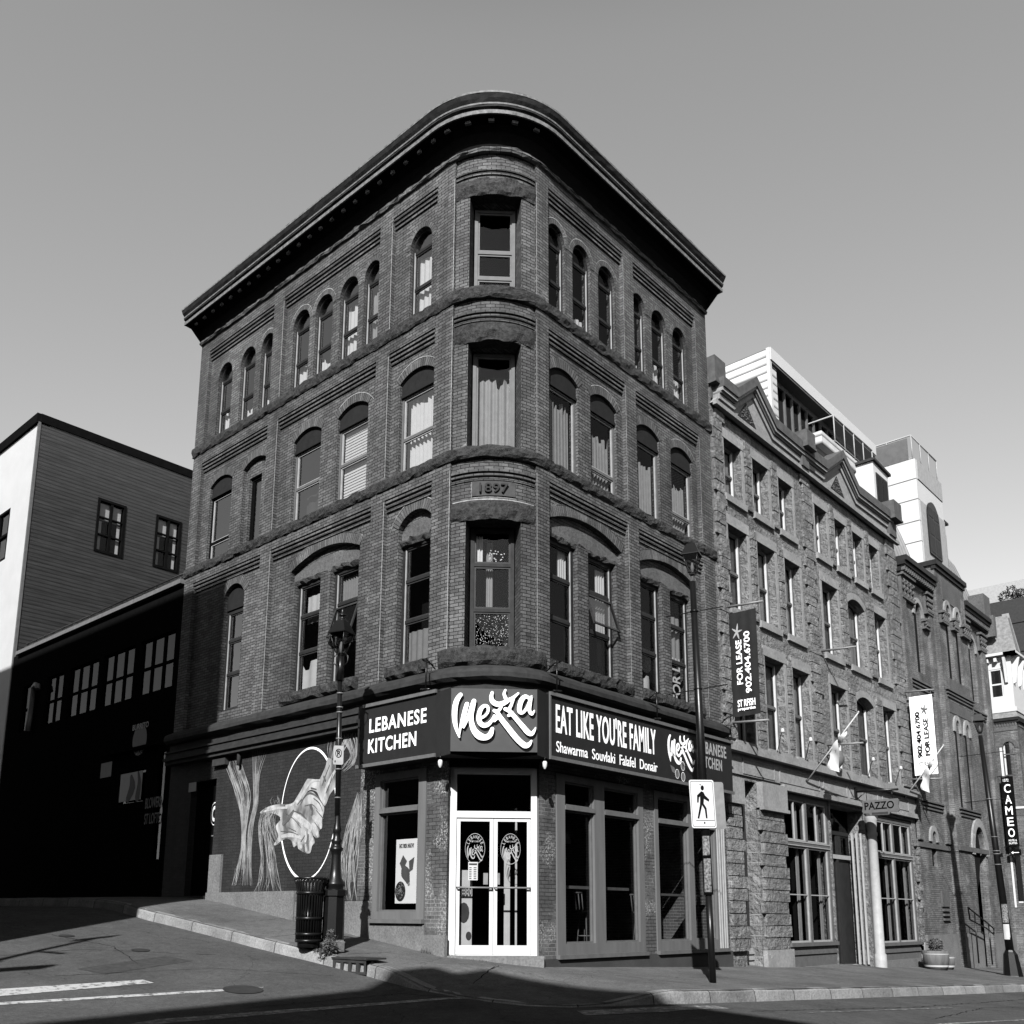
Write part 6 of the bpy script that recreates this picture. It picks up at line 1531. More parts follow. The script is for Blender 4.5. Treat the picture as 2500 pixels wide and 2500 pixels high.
for fr, a, b, z in ((FB, 25.9, 29.4, 9.62), (FRT, 22.5, 25.7, 9.55), (FRT, 29.6, 33.0, 9.55), (FB, 26.3, 29.0, 4.9), (FRT, 22.4, 25.6, 4.95)):
    m = MB()
    for k in range(3): m.box(fr, a + .08 * k, b - .08 * k, z - .13 * k, z - .13 * k + .06, -.10 + .025 * k, .01)
    m.build('sill_band', 'lintel_stone', GB)
m = MB()
for fr, a, b, z0, z1, d in ((FB, 26.3, 28.9, 9.68, 10.15, -.06), (FB, 26.5, 28.8, 13.5, 14.5, -.03), (FB, 26.2, 28.9, 8.75, 9.2, -.02), (FB, 25.8, 29.45, 3.28, 3.46, -.08), (FRT, 22.34, 25.8, 3.25, 3.42, -.06)):
    m = MB(); m.box(fr, a, b, z0, z1, d, .01); m.build('stone_panel', 'lintel_stone', GB)
m = MB(); m.box(FRT, 22.34, 25.75, -1.7, .15, -.10, .01); m.box(FRT, 29.5, GE, -2, .1, -.1, .01); m.box(FB, 25.75, 27.6, -1.8, .2, -.1, .01); m.build('plinth', 'granite', GB)
m = MB()
for k in range(3): m.box(FRT, 24.4, 25.1, .98 - k * .17, 1.06 - k * .17, -.08, .0)
m.box(FRT, 24.35, 25.15, 1.15, 1.7, -.06, 0); m.build('vent', 'lintel_stone', GB)
m = MB()
MP = [(.28, 14.2), (.44, 14.93), (.61, 15.6), (.84, 16.37), (1.15, 17.26), (1.6, 18.0), (2.2, 18.0)]
for a_, b_, dy in ((22.34, 25.8, 0), (29.0, GE, -.12)):
    for (y0, z0), (y1, z1) in zip(MP, MP[1:]): m.quad([(a_, y0 + dy, z0), (b_, y0 + dy, z0), (b_, y1 + dy, z1), (a_, y1 + dy, z1)])
m.quad([(GE, .1, 14.2), (GE, 2.2, 18.0), (GE, 6, 18), (GE, 8, 14.2)]); m.quad([(22.34, .1, 14.2), (22.34, 2.2, 18.0), (22.34, 6, 18), (22.34, 8, 14.2)]); m.quad([(22.34, 2.2, 18), (GE, 2.2, 18), (GE, 6, 18), (22.34, 6, 18)]); m.build('mansard_roof', 'standing_seam', GB)
m = MB(); m.box(FRT, 32.4, 33.35, 14.2, 15.3, -.35, .3); m.box(FRT, 33.1, 33.45, 13.4, 14.4, -.5, .0); m.build('corner_block', 'lintel_stone', GB)
# white tower over the centre bay
WT = thing('roof_tower', 'white and grey panelled roof tower with an arched window above the gothic centre bay', 'tower')
ft = FYP(.05)
m = MB(); m.box(ft, 25.75, 28.95, 14.98, 19.55, 0, 4.2); m.build('walls', 'white_panel', WT)
m = MB()
for z in (15.9, 16.8, 17.75, 18.65): m.box(FXP(25.74), .05, 4.2, z, z + .03, -.003, 0); m.box(ft, 25.76, 28.94, z, z + .03, -.003, 0)
m.build('panel_joint', 'mid_grey', WT)
m = MB(); m.box(ft, 25.9, 28.95, 14.98, 17.75, -.03, 0); m.box(ft, 25.9, 28.95, 18.68, 19.55, -.03, 0); m.build('panel', 'frame_light', WT)
m = MB(); m.extrude(ft, arched(26.55, 28.0, 15.6, 17.3, .75, 12), -.09, -.03); w = m.build('window', 'iron', WT)
m = MB()
for a, b in ((26.65, 27.2), (27.35, 27.9)):
    for z0, z1 in ((15.7, 16.4), (16.5, 17.2), (17.3, 17.7)): m.box(ft, a, b, z0, z1, -.10, -.09)
m.build('pane', 'dark_grey', w)
m = MB(); m.box(ft, 28.95, 30.0, 14.6, 18.0, .3, 3); m.build('annex', 'white_panel', WT); m = MB(); m.box(ft, 28.9, 30.1, 18.0, 18.1, .15, 3.1); m.box(ft, 29.15, 29.85, 15.2, 17.5, .22, .3); m.build('annex_window', 'frame_dark', WT)
railing([(25.8, 4.2), (25.8, .15), (28.9, .15)], 19.55, 20.65, 'railing round the top of the white roof tower', mat='frame_light', infill='glass')
m = MB(); m.box(FXP(25.75), .3, 4.2, 19.58, 20.55, 0, .03); o = m.build('screen', 'frame_mid'); tag(o, 'patterned grey screen on the left side of the white roof tower', 'screen')
# ================================================================== VICTORIAN HOUSE
VH = thing('victorian_house', 'white and brick victorian building with a shingled roof at the right edge of the picture', 'building')
fx = FXP(33.55); fyv = FYP(-.92)
m = MB(); m.holed(fx, rect(-.92, 3, -2, 9.5), [arched(-.74, -.24, 7.1 - .05, 8.25, .3, 10), rect(-.62, -.26, 1.4, 4.6)], 0, .25); m.box(fyv, 33.56, 44, -2, 9.5, 0, .4); m.build('brick_wall', 'brick_gothic', VH)
m = MB(); arch_ring(m, fx, -.74, -.24, 8.25, .3, .16, -.03, .01); m.box(fx, -.92, 1, 9.05, 9.25, -.03, .01); m.box(fx, -.92, .6, 7.95, 8.0, -.02, .01); m.box(fx, -.92, .6, 5.2, 5.6, -.02, .01); m.build('dressings', 'lintel_stone', VH)
m = MB()
for a, b, z0, z1 in ((-.74, -.24, 7.0, 8.5), (-.64, -.20, 1.4, 4.6)): m.ring(fx, a, b, z0, z1, .06, .12, .2)
m.box(fx, -.2, -.12, 1.2, 4.7, -.03, .05); m.box(fx, -.22, -.12, 5.6, 8.3, -.04, .04); m.box(fx, -.95, -.1, 5.5, 5.6, -.06, .05)
w = m.build('window', 'white_paint', VH); m = MB(); m.quad([fx.P(-.74, 7.0, .17), fx.P(-.24, 7.0, .17), fx.P(-.24, 8.6, .17), fx.P(-.74, 8.6, .17)]); m.build('pane', 'glass_dark', w); m = MB(); m.quad([fx.P(-.64, 1.4, .17), fx.P(-.2, 1.4, .17), fx.P(-.2, 4.6, .17), fx.P(-.64, 4.6, .17)]); m.build('pane', 'glass_dark', w)
m = MB(); m.box(fx, -1.02, .8, 9.5, 9.62, -.12, .2); m.box(fx, -1.0, .8, 9.40, 9.5, -.06, .2); m.box(fyv, 33.5, 44, 9.42, 9.62, -.14, .2); m.build('cornice', 'frame_dark', VH)
m = MB(); s = -.9
while s < .6: m.box(fx, s, s + .05, 9.25, 9.40, -.05, .0); s += .11
s = 33.7
while s < 40: m.box(fyv, s, s + .06, 9.25, 9.40, -.05, .0); s += .14
m.build('dentils', 'lintel_stone', VH)
m = MB(); m.holed(fx, rect(-.92, 1.5, 9.9, 12.5), [rect(-.52, .02, 10.6, 11.95)], 0, .12); m.box(fyv, 33.56, 44, 9.9, 12.5, 0, .2); m.box(fx, -.98, 1.5, 9.9, 10.1, -.06, .1); m.box(fyv, 33.5, 44, 9.9, 10.1, -.08, .1); m.build('upper_wall', 'white_panel', VH)
m = MB(); m.quad([(33.4, -1.05, 9.62), (33.4, 1, 9.62), (33.55, 1, 9.95), (33.55, -.92, 9.95)]); m.quad([(33.4, -1.05, 9.62), (44, -1.05, 9.62), (44, -.92, 9.95), (33.55, -.92, 9.95)]); m.build('skirt_roof', 'shingle', VH)
m = MB(); m.ring(fx, -.52, .02, 10.6, 11.95, .06, .02, .1); m.box(fx, -.5, .0, 11.2, 11.27, .03, .1); w = m.build('window', 'white_paint', VH); m = MB(); m.quad([fx.P(-.5, 10.6, .08), fx.P(.0, 10.6, .08), fx.P(.0, 11.95, .08), fx.P(-.5, 11.95, .08)]); m.build('pane', 'glass_dark', w)
for i, s in enumerate((33.75, 34.6, 35.45, 36.3, 37.15)):
    m = MB(); m.extrude(Fr((s, -.92, 0), (0, -1, 0), (1, 0, 0)), [(0, 11.2), (.12, 11.25), (.22, 11.9), (.34, 12.4), (0, 12.4)], -.05, .05); m.build('eave_bracket', 'white_paint', VH)
m = MB(); m.extrude(Fr((33.55, -.7, 0), (-1, 0, 0), (0, 1, 0)), [(0, 11.2), (.12, 11.25), (.2, 11.9), (.3, 12.4), (0, 12.4)], -.05, .05); m.build('eave_bracket', 'white_paint', VH)
m = MB()
for s in (-.4, -.05, .3): m.box(fx, s, s + .12, 12.25, 12.42, -.25, 0)
m.box(fx, -1.25, 1.5, 12.5, 12.62, -.35, .2); m.box(fyv, 33.2, 44, 12.5, 12.62, -.35, .2); m.build('eaves', 'white_paint', VH)
m = MB(); m.quad([(33.2, 3, 12.62), (33.2, -1.28, 12.62), (34.4, -.77, 14.65), (34.4, 3, 14.65)]); m.quad([(33.2, -1.28, 12.62), (44, -1.28, 12.62), (44, -.7, 13.1), (33.6, -.86, 13.05)]); m.build('roof', 'shingle', VH)
m = MB(); m.extrude(FYP(-.76), [(33.7, 12.8), (35.75, 12.9), (34.42, 14.6)], 0, 1); m.build('gable', 'white_panel', VH)
m = MB(); m.extrude(FYP(-.86), [(34.36, 14.72), (34.40, 14.5), (35.7, 12.9), (35.95, 12.9)], 0, .3); m.build('gable_board', 'frame_light', VH)
# ================================================================== FAR TOWER BLOCK
DB = thing('tower_block', 'dark flat fronted block with a pale rooftop screen rising behind the victorian roof', 'building')
m = MB(); m.quad([(62, 8, -2), (62, -45, -2), (62, -45, 23.9), (62, 6.6, 23.9), (62, 8, 23.9)]); m.box(FXP(62), -45, 8.0, -2, 23.9, .01, 20); m.build('walls', 'dark_grey', DB)
m = MB()
for z in (22.0, 19.8, 17.6): m.box(FXP(62), -45, 8, z, z + .06, -.02, 0)
for s in range(-40, 8, 4): m.box(FXP(62), s, s + .06, 10, 23.9, -.02, 0)
m.build('panel_joint', 'black_paint', DB)
m = MB(); m.box(FXP(64), -45, 9.0, 23.9, 25.9, 0, .2)
m.build('rooftop_screen', 'frame_light', DB)
RT = thing('rooftop_tree', 'small leafy tree on top of the dark block at the far right', 'tree')
m = MB(); m.tube([(63, 5.4, 23.9), (63, 5.5, 24.6), (63, 5.3, 25.0)], [.08, .05, .02], 6); m.tube([(63, 5.4, 24.2), (63, 4.6, 24.9)], [.05, .02], 6); m.build('trunk', 'leaf_dark', RT)
for i, (y, z, r) in enumerate(((6.1, 24.5, .45), (5.5, 24.8, .5), (4.9, 24.5, .42), (4.3, 24.9, .35), (4.0, 24.4, .35), (5.3, 24.3, .4))): leafball('crown', (63, y, z), r, 130, .11, 'leaf_dark', 30 + i, 1.0, RT)

# ================================================================== LEFT: LOW BLACK FRONT AND THE CORRUGATED BUILDING
LB = thing('low_building', 'low black fronted restaurant building with a band of steel windows, in deep shade', 'building')
WB = [(12.3, 14.32, 3), (14.66, 16.72, 3), (17.0, 19.12, 3), (19.55, 20.9, 2), (21.9, 22.9, 1)]
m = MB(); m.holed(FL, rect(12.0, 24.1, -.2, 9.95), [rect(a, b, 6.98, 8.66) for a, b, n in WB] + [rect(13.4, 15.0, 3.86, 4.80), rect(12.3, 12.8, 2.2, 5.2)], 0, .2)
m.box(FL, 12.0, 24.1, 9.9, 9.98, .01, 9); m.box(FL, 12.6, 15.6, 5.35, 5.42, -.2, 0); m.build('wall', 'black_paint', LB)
for a, b, n in WB:
    m = MB(); m.ring(FL, a, b, 6.98, 8.66, .05, .05, .12); m.box(FL, a, b, 7.75, 7.82, .05, .12)
    for k in range(1, n): s = a + (b - a) * k / n; m.box(FL, s - .04, s + .04, 6.98, 8.66, .05, .12)
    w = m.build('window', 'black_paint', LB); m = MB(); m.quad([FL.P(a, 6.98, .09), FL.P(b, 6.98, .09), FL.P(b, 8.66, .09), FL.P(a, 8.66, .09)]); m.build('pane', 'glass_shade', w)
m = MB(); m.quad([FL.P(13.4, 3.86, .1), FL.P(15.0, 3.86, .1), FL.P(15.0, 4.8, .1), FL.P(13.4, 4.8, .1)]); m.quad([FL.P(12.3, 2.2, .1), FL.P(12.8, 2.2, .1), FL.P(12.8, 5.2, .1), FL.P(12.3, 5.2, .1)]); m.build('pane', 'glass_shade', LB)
m = MB(); m.box(FL, 12.0, 24.1, -.2, 9.9, 1.6, 1.7); m.build('interior', 'interior', LB)
m = MB(); m.box(FL, 12.0, 23.6, 9.93, 10.06, -.14, .3); m.build('gutter', 'mid_grey', LB)
m = MB()
for k in range(16): s = 12.3 + k * .72; m.tube([FL.P(s, 10.04, -.02), FL.P(s, 10.34, .10)], .018, 5)
m.tube([FL.P(12.05, 10.34, .10), FL.P(23.3, 10.34, .10)], .02, 5); m.tube([FL.P(12.05, 10.2, .04), FL.P(23.3, 10.2, .04)], .015, 5); m.build('snow_guard', 'iron', LB)
BS = thing('wall_sign', 'round BURRITO JAX sign on the shaded black front', 'sign')
m = MB(); disc(FL, 13.9, 5.66, .42, m, -.01, 30, .46); m.build('disc', 'sign_mid', BS)
text_mesh('lettering', 'BURRITO', FL, 13.42, 5.98, .95, .17, -.012, 'letter_grey', BS, bold=.02, flip=True); text_mesh('lettering', 'JAX', FL, 13.68, 5.22, .38, .14, -.012, 'letter_grey', BS, bold=.02, flip=True)
BL = thing('wall_sign', 'BLOWERS ST LOFTS lettering low on the shaded black front', 'sign')
text_mesh('lettering', 'BLOWERS', FL, 12.35, 3.62, .90, .30, -.012, 'mid_grey', BL, bold=.01, flip=True); text_mesh('lettering', 'ST LOFTS', FL, 12.38, 3.18, .86, .30, -.012, 'mid_grey', BL, bold=.01, flip=True)
m = MB(); m.box(FL, 13.56, 14.86, 3.92, 4.74, -.012, .0); o = m.build('window_poster', 'letter_grey'); tag(o, 'pale poster in the wide window under the round sign', 'poster'); m = MB(); stroke(m, FL, [(14.3, 4.0, .12), (14.1, 4.3, .18), (14.2, 4.6, .08)], -.016, -.016); stroke(m, FL, [(13.8, 4.7, .05), (13.7, 4.4, .10), (13.75, 4.0, .14)], -.016, -.016); m.build('print', 'dark_grey', o)
m = MB(); m.box(FL, 15.5, 16.2, 4.75, 5.2, -.01, 0.0); o = m.build('window_poster', 'sign_mid'); tag(o, 'small grey poster in the narrow window left of the round sign', 'poster')
m = MB(); m.box(FL, 10.6, 10.95, 3.9, 4.14, -.02, 0.0); o = m.build('wall_plate', 'letter_grey'); tag(o, 'small pale number plate beside the black side door', 'plate')
m = MB(); m.tube([FL.P(21.3, 8.3, -.12), FL.P(21.35, 8.45, -.12), FL.P(21.5, 8.5, -.12), FL.P(21.7, 8.4, -.12), FL.P(21.75, 7.3, -.12), FL.P(21.8, 6.9, -.12)], .09, 10); o = m.build('flue_pipe', 'galv'); tag(o, 'bent metal flue pipe on the shaded black front', 'pipe')
CB = thing('corrugated_building', 'tall building with dark metal siding and a white stucco side', 'building')
fc = FYP(24.12)
m = MB(); m.holed(fc, rect(0.0, 14, -1, 19.45), [rect(2.57, 3.67, 14.92, 17.1), rect(5.05, 6.13, 14.98, 17.2)], 0, .14); m.build('metal_siding', 'corrugated', CB)
m = MB(); m.box(fc, 0.04, 14, 19.4, 19.75, -.06, .4); m.box(FXP(0), 24.1, 60, 19.35, 19.75, -.10, .4); m.build('parapet', 'black_paint', CB)
m = MB(); m.box(fc, -.03, .07, -1, 19.4, -.03, .06); m.build('corner_flashing', 'frame_mid', CB)
m = MB(); m.holed(FXP(0), rect(24.16, 60, -1, 19.4), [rect(26.1, 28.3, 14.3, 16.45), rect(31, 33.2, 14.3, 16.45), rect(26.9, 29, 9.6, 11.5)], 0, .14); m.build('stucco_wall', 'stucco', CB)
m = MB(); m.quad([(0, 24.2, 19.4), (14, 24.2, 19.4), (14, 60, 19.4), (0, 60, 19.4)]); m.build('roof', 'dark_grey', CB)
for fr, a, b, z0, z1, mt in ((fc, 2.57, 3.67, 14.92, 17.1, 0), (fc, 5.05, 6.13, 14.98, 17.2, 1)):
    m = MB(); m.ring(fr, a - .04, b + .04, z0 - .04, z1 + .04, .10, -.04, .12); m.box(fr, (a + b) / 2 - .05, (a + b) / 2 + .05, z0, z1, -.02, .1)
    for k in (1, 2): m.box(fr, a, b, z0 + (z1 - z0) * k / 3 - .03, z0 + (z1 - z0) * k / 3 + .03, -.01, .1)
    w = m.build('window', 'black_paint', CB); m = MB(); m.quad([fr.P(a, z0, .07), fr.P(b, z0, .07), fr.P(b, z1, .07), fr.P(a, z1, .07)]); m.build('pane', 'glass', w)
    m = MB(); m.box(fr, a + .1, b - .1, z1 - .8, z1 - .1, .15, .17); m.box(fr, a + .1, a + .25, z0, z1 - .85, .15, .17); m.box(fr, b - .22, b - .1, z0, z1 - .85, .15, .17); m.build('blind', 'curtain', w)  # pale boards stand in for the light reflected in these panes
for a, b, z0, z1 in ((26.1, 28.3, 14.3, 16.45), (31, 33.2, 14.3, 16.45), (26.9, 29, 9.6, 11.5)):
    fr = FXP(0); m = MB(); m.ring(fr, a, b, z0, z1, .10, .0, .12); m.box(fr, a, b, (z0 + z1) / 2 - .05, (z0 + z1) / 2 + .05, 0, .1); m.box(fr, (a + b) / 2 - .05, (a + b) / 2 + .05, z0, z1, 0, .1)
    w = m.build('window', 'black_paint', CB); m = MB(); m.quad([fr.P(a, z0, .07), fr.P(b, z0, .07), fr.P(b, z1, .07), fr.P(a, z1, .07)]); m.build('pane', 'glass', w)
m = MB(); m.quad([(0.3, 24.9, 0), (13, 24.9, 0), (13, 24.9, 19), (0.3, 24.9, 19)]); m.quad([(0.8, 24.9, 0), (.8, 59, 0), (.8, 59, 19), (.8, 24.9, 19)]); m.build('interior', 'interior', CB)

# ================================================================== BANNERS, FLAGS AND HANGING SIGNS
def arms(x, zs_, L_, lab):
    t = thing('banner_bracket', lab, 'bracket', 'pairs of banner arms on the stone building')
    for z in zs_:
        m = MB(); m.box(FYP(-.02), x - .12, x + .12, z - .13, z + .13, -.02, .03); m.build('wall_plate', 'galv', t)
        m = MB(); m.tube([(x, -.03, z), (x, -L_, z - .06)], [.036, .030], 8); m.build('arm', 'galv', t)
arms(9.12, (8.88, 5.72), 1.08, 'pair of steel arms holding the black banner'); arms(15.02, (8.92, 5.93), 1.15, 'empty pair of steel arms in the middle of the stone front'); arms(22.0, (8.84, 5.62), 1.12, 'pair of steel arms holding the white banner')
def star(fr, c, z, r, d, parent, mat, flip=False):
    m = MB()
    for k in range(5):
        a = pi / 2 + k * 2 * pi / 5 + .2; stroke(m, fr, [(c, z, r * .16), (c + r * .5 * cos(a), z + r * .75 * sin(a), r * .17), (c + r * cos(a), z + r * 1.5 * sin(a), r * .05)], d - k * .0004, d - k * .0004)
    m.build('starfish', mat, parent)
BN = thing('banner', 'black for lease banner with white upright lettering on the stone building', 'banner', 'for lease banners')
fx1 = FXP(9.12)
def cloth(fr, s0, s1, z0, z1, mat, t, seed):
    m = MB(); n, k_ = 14, 24
    def P_(i, j):
        s = s0 + (s1 - s0) * i / n; z = z0 + (z1 - z0) * j / k_
        return fr.P(s, z, .012 * sin(j * .5 + seed) * sin(i / n * pi) + .006 * sin(i * 1.3 + seed))
    for i in range(n):
        for j in range(k_): m.quad([P_(i, j), P_(i + 1, j), P_(i + 1, j + 1), P_(i, j + 1)], smooth=True)
    m.build('cloth', mat, t)
    m = MB()
    for s in (s0 + .04, s1 - .04):
        for z, dz in ((z0, -.14), (z1, .15)): m.tube([fr.P(s, z, 0), fr.P(s, z + dz, 0)], .008, 5)
    m.build('tie', 'galv', t)
cloth(fx1, -.86, -.07, 5.86, 8.68, 'sign_dark', BN, 1)
text_mesh('lettering', 'FOR LEASE', fx1, -.42, 6.70, .17, 1.20, -.022, 'letter_white', BN, bold=.02, rot90=1, flip=True)
text_mesh('lettering', '902.404.6700', fx1, -.66, 6.44, .17, 1.66, -.022, 'letter_white', BN, bold=.02, rot90=1, flip=True)
text_mesh('lettering', 'ST RFISH', fx1, -.74, 6.10, .50, .19, -.022, 'letter_white', BN, bold=.02, flip=True); text_mesh('lettering', 'properties', fx1, -.74, 5.98, .50, .10, -.022, 'letter_white', BN, bold=.02, flip=True)
star(fx1, -.30, 8.13, .15, -.023, BN, 'letter_grey')
BN2 = thing('banner', 'white for lease banner with black upright lettering beside the gothic front', 'banner', 'for lease banners')
fx2 = FXP(22.0)
cloth(fx2, -1.02, -.22, 5.74, 8.62, 'letter_white', BN2, 4)
text_mesh('lettering', '902.404.6700', fx2, -.55, 6.36, .17, 1.68, -.022, 'black_paint', BN2, bold=.028, rot90=1, flip=True); text_mesh('lettering', 'FOR LEASE', fx2, -.82, 6.42, .17, 1.35, -.022, 'black_paint', BN2, bold=.028, rot90=1, flip=True)
text_mesh('lettering', 'ST RFISH', fx2, -.90, 6.05, .50, .16, -.022, 'letter_grey', BN2, bold=.02, flip=True); star(fx2, -.72, 8.1, .14, -.023, BN2, 'mid_grey')
def flag(x, z0, tip, pts, lab, seed):
    t = thing('flag', lab, 'flag', 'flags on slanting poles over the restaurant')
    m = MB(); m.tube([(x, -.05, z0), (x, tip[0], tip[1])], [.026, .018], 8); m.lathe((x, tip[0], 0), [(0, tip[1] - .02), (.035, tip[1] + .01), (0, tip[1] + .05)], 8); m.build('pole', 'off_white', t)
    m = MB(); m.tube([(x, -.05, z0), (x, -.02, z0 + .02)], .05, 8); m.build('socket', 'frame_dark', t)
    P0, P1 = Vector((x, -.05, z0)), Vector((x, tip[0], tip[1])); rnd = random.Random(seed)
    for j, (ta, tb, mt) in enumerate(((.80, .70, 'off_white'), (.70, .62, 'mid_grey'), (.62, .44, 'off_white'))):
        m = MB(); n, k_ = 6, 10
        def S(u, v):
            p = P0.lerp(P1, ta + (tb - ta) * u); drop_ = v * (.35 + .0 * j) if j < 2 else v * (.95 - .45 * u); fold = .05 * sin(v * 5 + u * 4 + j * 1.7)
            return p + Vector((fold, .10 * v * (1.2 - j * .4) + .03 * sin(v * 7 + j), -drop_))
        for i in range(n):
            for q in range(k_): m.quad([S(i / n, q / k_), S((i + 1) / n, q / k_), S((i + 1) / n, (q + 1) / k_), S(i / n, (q + 1) / k_)], smooth=True)
        m.build('cloth', mt, t)
flag(13.4, 4.63, (-1.70, 6.46), None, 'limp striped flag on a slanting pole left of the restaurant sign', 1)
flag(21.3, 4.90, (-1.48, 6.60), None, 'limp flag on a slanting pole in front of the white banner', 2)
HS = thing('hanging_sign', 'carved grey PAZZO sign hanging from a black iron arm', 'sign')
fx3 = FXP(16.9)
m = MB(); m.tube([(16.9, 0, 4.67), (16.9, -1.40, 4.64)], .035, 8); m.box(fx3, -.1, .02, 4.35, 4.8, -.05, .05); m.tube([(16.9, -.4, 4.65), (16.9, -.4, 4.36)], .010, 5); m.tube([(16.9, -1.2, 4.65), (16.9, -1.2, 4.34)], .010, 5); m.tube([(16.9, 0, 4.35), (16.9, -.35, 4.62)], .018, 6); m.build('arm', 'iron', HS)
m = MB(); m.extrude(fx3, [(-1.40, 4.0), (-1.36, 3.95), (-1.12, 3.95), (-1.08, 3.88), (-.5, 3.88), (-.46, 3.95), (-.28, 3.96), (-.24, 4.02), (-.27, 4.15), (-.24, 4.30), (-.28, 4.36), (-1.36, 4.36), (-1.40, 4.30), (-1.37, 4.15)], -.03, .03); m.build('board', 'frame_mid', HS)
text_mesh('lettering', 'PAZZO', fx3, -1.25, 4.06, .92, .24, -.031, 'black_paint', HS, bold=.02, flip=True); m = MB(); m.box(fx3, -1.05, -.55, 3.90, 3.97, -.036, -.03); m.build('lower_panel', 'dark_grey', HS)
CS = thing('blade_sign', 'tall black CAMEO hotel sign beside the victorian house', 'sign')
fx4 = FXP(33.2)
m = MB(); m.box(fx4, -.62, -.14, 3.84, 6.92, -.04, .04); m.box(fx4, -.66, -.22, 3.44, 3.70, -.04, .04); m.build('panel', 'black_paint', CS)
m = MB(); m.box(fx4, -.5, -.48, 3.7, 3.84, 0, .02); m.box(fx4, -.3, -.28, 3.7, 3.84, 0, .02); m.tube([(33.2, -.5, 6.95), (33.2, .1, 6.95)], .02, 5); m.tube([(33.2, -.5, 3.82), (33.2, .1, 3.82)], .02, 5); m.build('bracket', 'iron', CS)
for k, ch in enumerate('CAMEO'): text_mesh('lettering', ch, fx4, -.50, 6.20 - k * .49, .26 if ch != 'M' else .29, .38, -.042, 'letter_white', CS, bold=.01, flip=True)
text_mesh('lettering', '1572', fx4, -.45, 6.70, .22, .12, -.042, 'letter_white', CS, flip=True); text_mesh('lettering', 'HOTEL &', fx4, -.55, 4.05, .32, .09, -.042, 'letter_white', CS, flip=True); text_mesh('lettering', 'SUITES', fx4, -.55, 3.93, .32, .08, -.042, 'letter_white', CS, flip=True)
m = MB(); stroke(m, fx4, [(-.58, 3.56, .012), (-.32, 3.56, .012)], -.044, -.044); m.quad([fx4.P(-.36, 3.62, -.045), fx4.P(-.28, 3.56, -.045), fx4.P(-.36, 3.50, -.045)]); m.build('arrow', 'letter_white', CS)
for i, x in enumerate((11.05, 12.8, 14.5, 17.4, 19.8)):
    t = thing('wall_spotlight', 'gooseneck spotlight on the stone building, ' + ('between the black banner and the next window', 'left of the first flag', 'near the middle empty banner arms', 'under the second arched window', 'left of the white banner')[i], 'lamp', 'gooseneck spotlights above the belt of the stone building')
    m = MB(); m.tube([(x + .25, -.2, 5.2), (x + .2, -.3, 5.45), (x + .05, -.42, 5.62), (x - .02, -.5, 5.70)], .012, 6); m.build('stem', 'iron', t)
    m = MB(); m.lathe((x - .03, -.52, 0), [(.0, 5.80), (.035, 5.79), (.06, 5.70), (.05, 5.68)], 10); m.build('head', 'off_white' if i != 2 else 'galv', t)
m = MB(); m.lathe((15.0, -.35, 0), [(0, 5.72), (.12, 5.70), (.2, 5.5), (.17, 5.35), (.05, 5.2), (0, 5.18)], 14); m.tube([(15.0, 0, 5.6), (15.0, -.35, 5.7)], .03, 6); o = m.build('security_camera', 'frame_mid'); tag(o, 'grey domed camera housing beside the first flag', 'camera')
# planters
def planter(x, y, r, h, lab, bush):
    t = thing('barrel_planter', lab, 'planter', 'half barrel planters'); z = PZ(x, y)
    m = MB(); m.lathe((x, y, 0), [(0, z), (r * .82, z), (r * .97, z + h * .5), (r, z + h), (r * .9, z + h), (r * .9, z + h * .8), (0, z + h * .8)], 22); m.build('barrel', 'wood', t)
    for k in (.15, .45, .75): m = MB(); m.lathe((x, y, 0), [(r * (.86 + .12 * k) + .008, z + h * k), (r * (.88 + .13 * k) + .012, z + h * k + .06)], 22); m.build('hoop', 'off_white', t)
    leafball('foliage', (x, y, z + h + bush * .75), bush, 420, .05, 'leaf', int(x * 10), .8, t)
planter(20.95, -.78, .42, .62, 'half barrel planter with a round bush beside the stone pier', .26); planter(22.2, -.62, .36, .46, 'smaller half barrel planter right of the bush planter', .10)
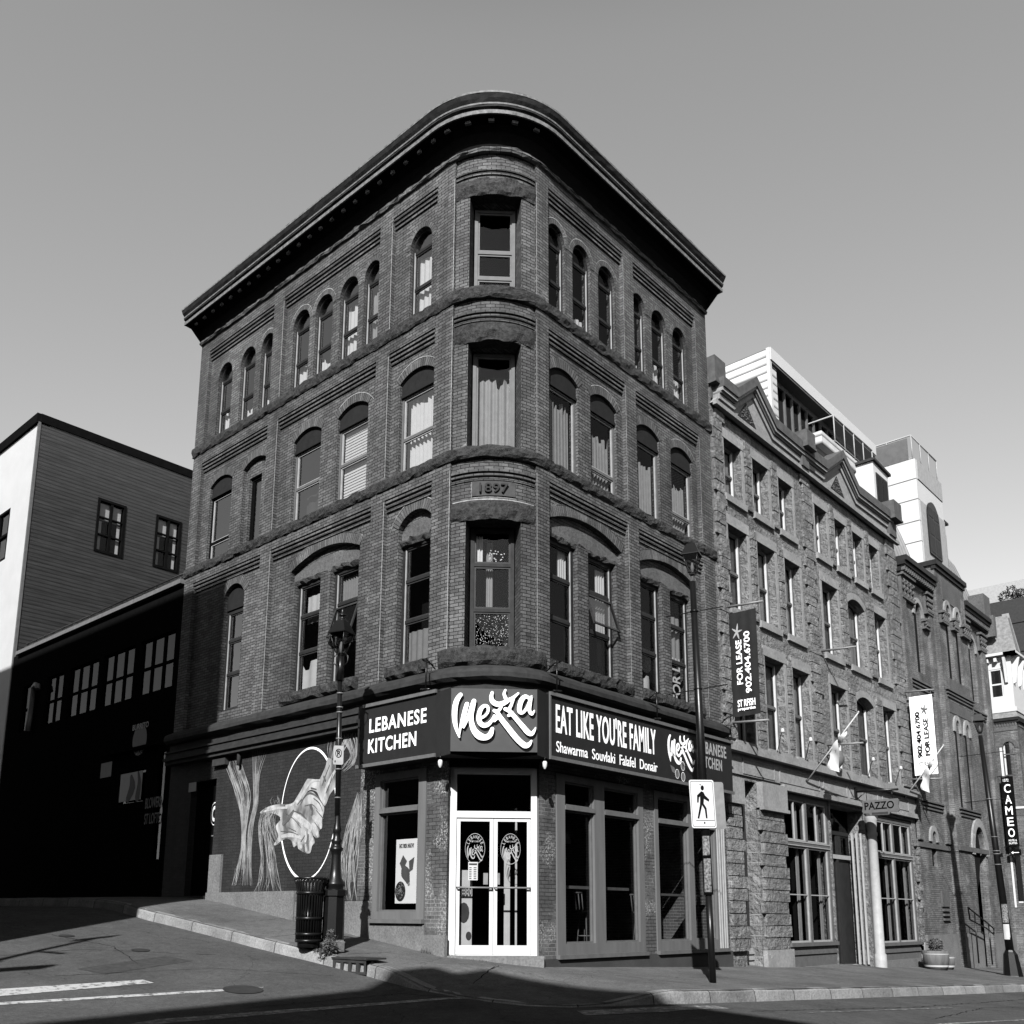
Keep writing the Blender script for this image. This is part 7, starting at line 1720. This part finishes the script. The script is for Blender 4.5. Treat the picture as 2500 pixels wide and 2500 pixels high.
# handrail
HR = thing('handrail', 'black iron handrail on steps before the gothic building', 'railing')
def rail(pts): m = MB(); m.tube(pts, .028, 6); m.build('rail', 'iron', HR)
rail([(24.9, -.75, 1.12), (27.2, -.75, .52), (27.85, -.75, .34), (27.75, -.75, .12), (26.9, -.75, .36), (25.0, -.75, .68), (24.9, -.75, 1.12)]) ; rail([(27.2, -.75, .52), (27.25, -.75, -1.0)]); rail([(25.6, -.75, .9), (25.6, -.75, -.9)])
# ================================================================== BUILDINGS BEHIND THE CAMERA (two throw the big shadows, one is added to darken reflections)
OA = thing('office_block', 'plain office block across the side street, outside the picture', 'building')
m = MB(); m.box(FYP(0), -34, -13.0, -2, 19.8, 1.75, 28); m.build('walls', 'far_wall', OA)
OB = thing('corner_block', 'plain corner block behind the camera, outside the picture', 'building')
m = MB(); m.box(FYP(0), -60, -20.9, -3, 16.0, -50, -12.95); m.build('walls', 'far_wall', OB)
m = MB(); m.box(FYP(0), -23.8, -22.5, 16.0, 16.7, -14.2, -12.95); m.build('chimney', 'mid_grey', OB)

OC = thing('reflection_block', 'plain unseen block added across the main street to darken the glass reflections', 'building')
m = MB(); m.box(FYP(0), -6, 80, -4, 8.5, -30, -17.5); m.build('walls', 'far_wall', OC)  # added so the shop glass mirrors dark walls instead of bright sky

SM = thing('signal_mast', 'street mast with a sign arm, outside the picture, whose shadow lies on the side street', 'mast')
m = MB(); m.tube([(-15.3, -1.0, -1.0), (-15.3, -1.0, 6.6)], .09, 8); m.build('pole', 'iron', SM)
m = MB(); m.tube([(-15.3, -1.0, 6.0), (-13.6, .2, 6.12), (-12.0, 1.25, 6.32)], [.08, .06, .05], 8); m.tube([(-13.65, .15, 6.12), (-13.36, -.21, 6.1)], .05, 6); m.build('arm', 'iron', SM)
m = MB(); m.box(Fr((-12.66, 1.0, 0), (.95, .3, 0), (-.3, .95, 0)), 0, 1.0, 6.15, 6.45, -.02, .02); m.box(Fr((-14.95, -1.2, 0), (1, .05, 0), (0, 1, 0)), 0, 1.0, 5.75, 6.05, -.05, .05); m.build('sign_plate', 'iron', SM)
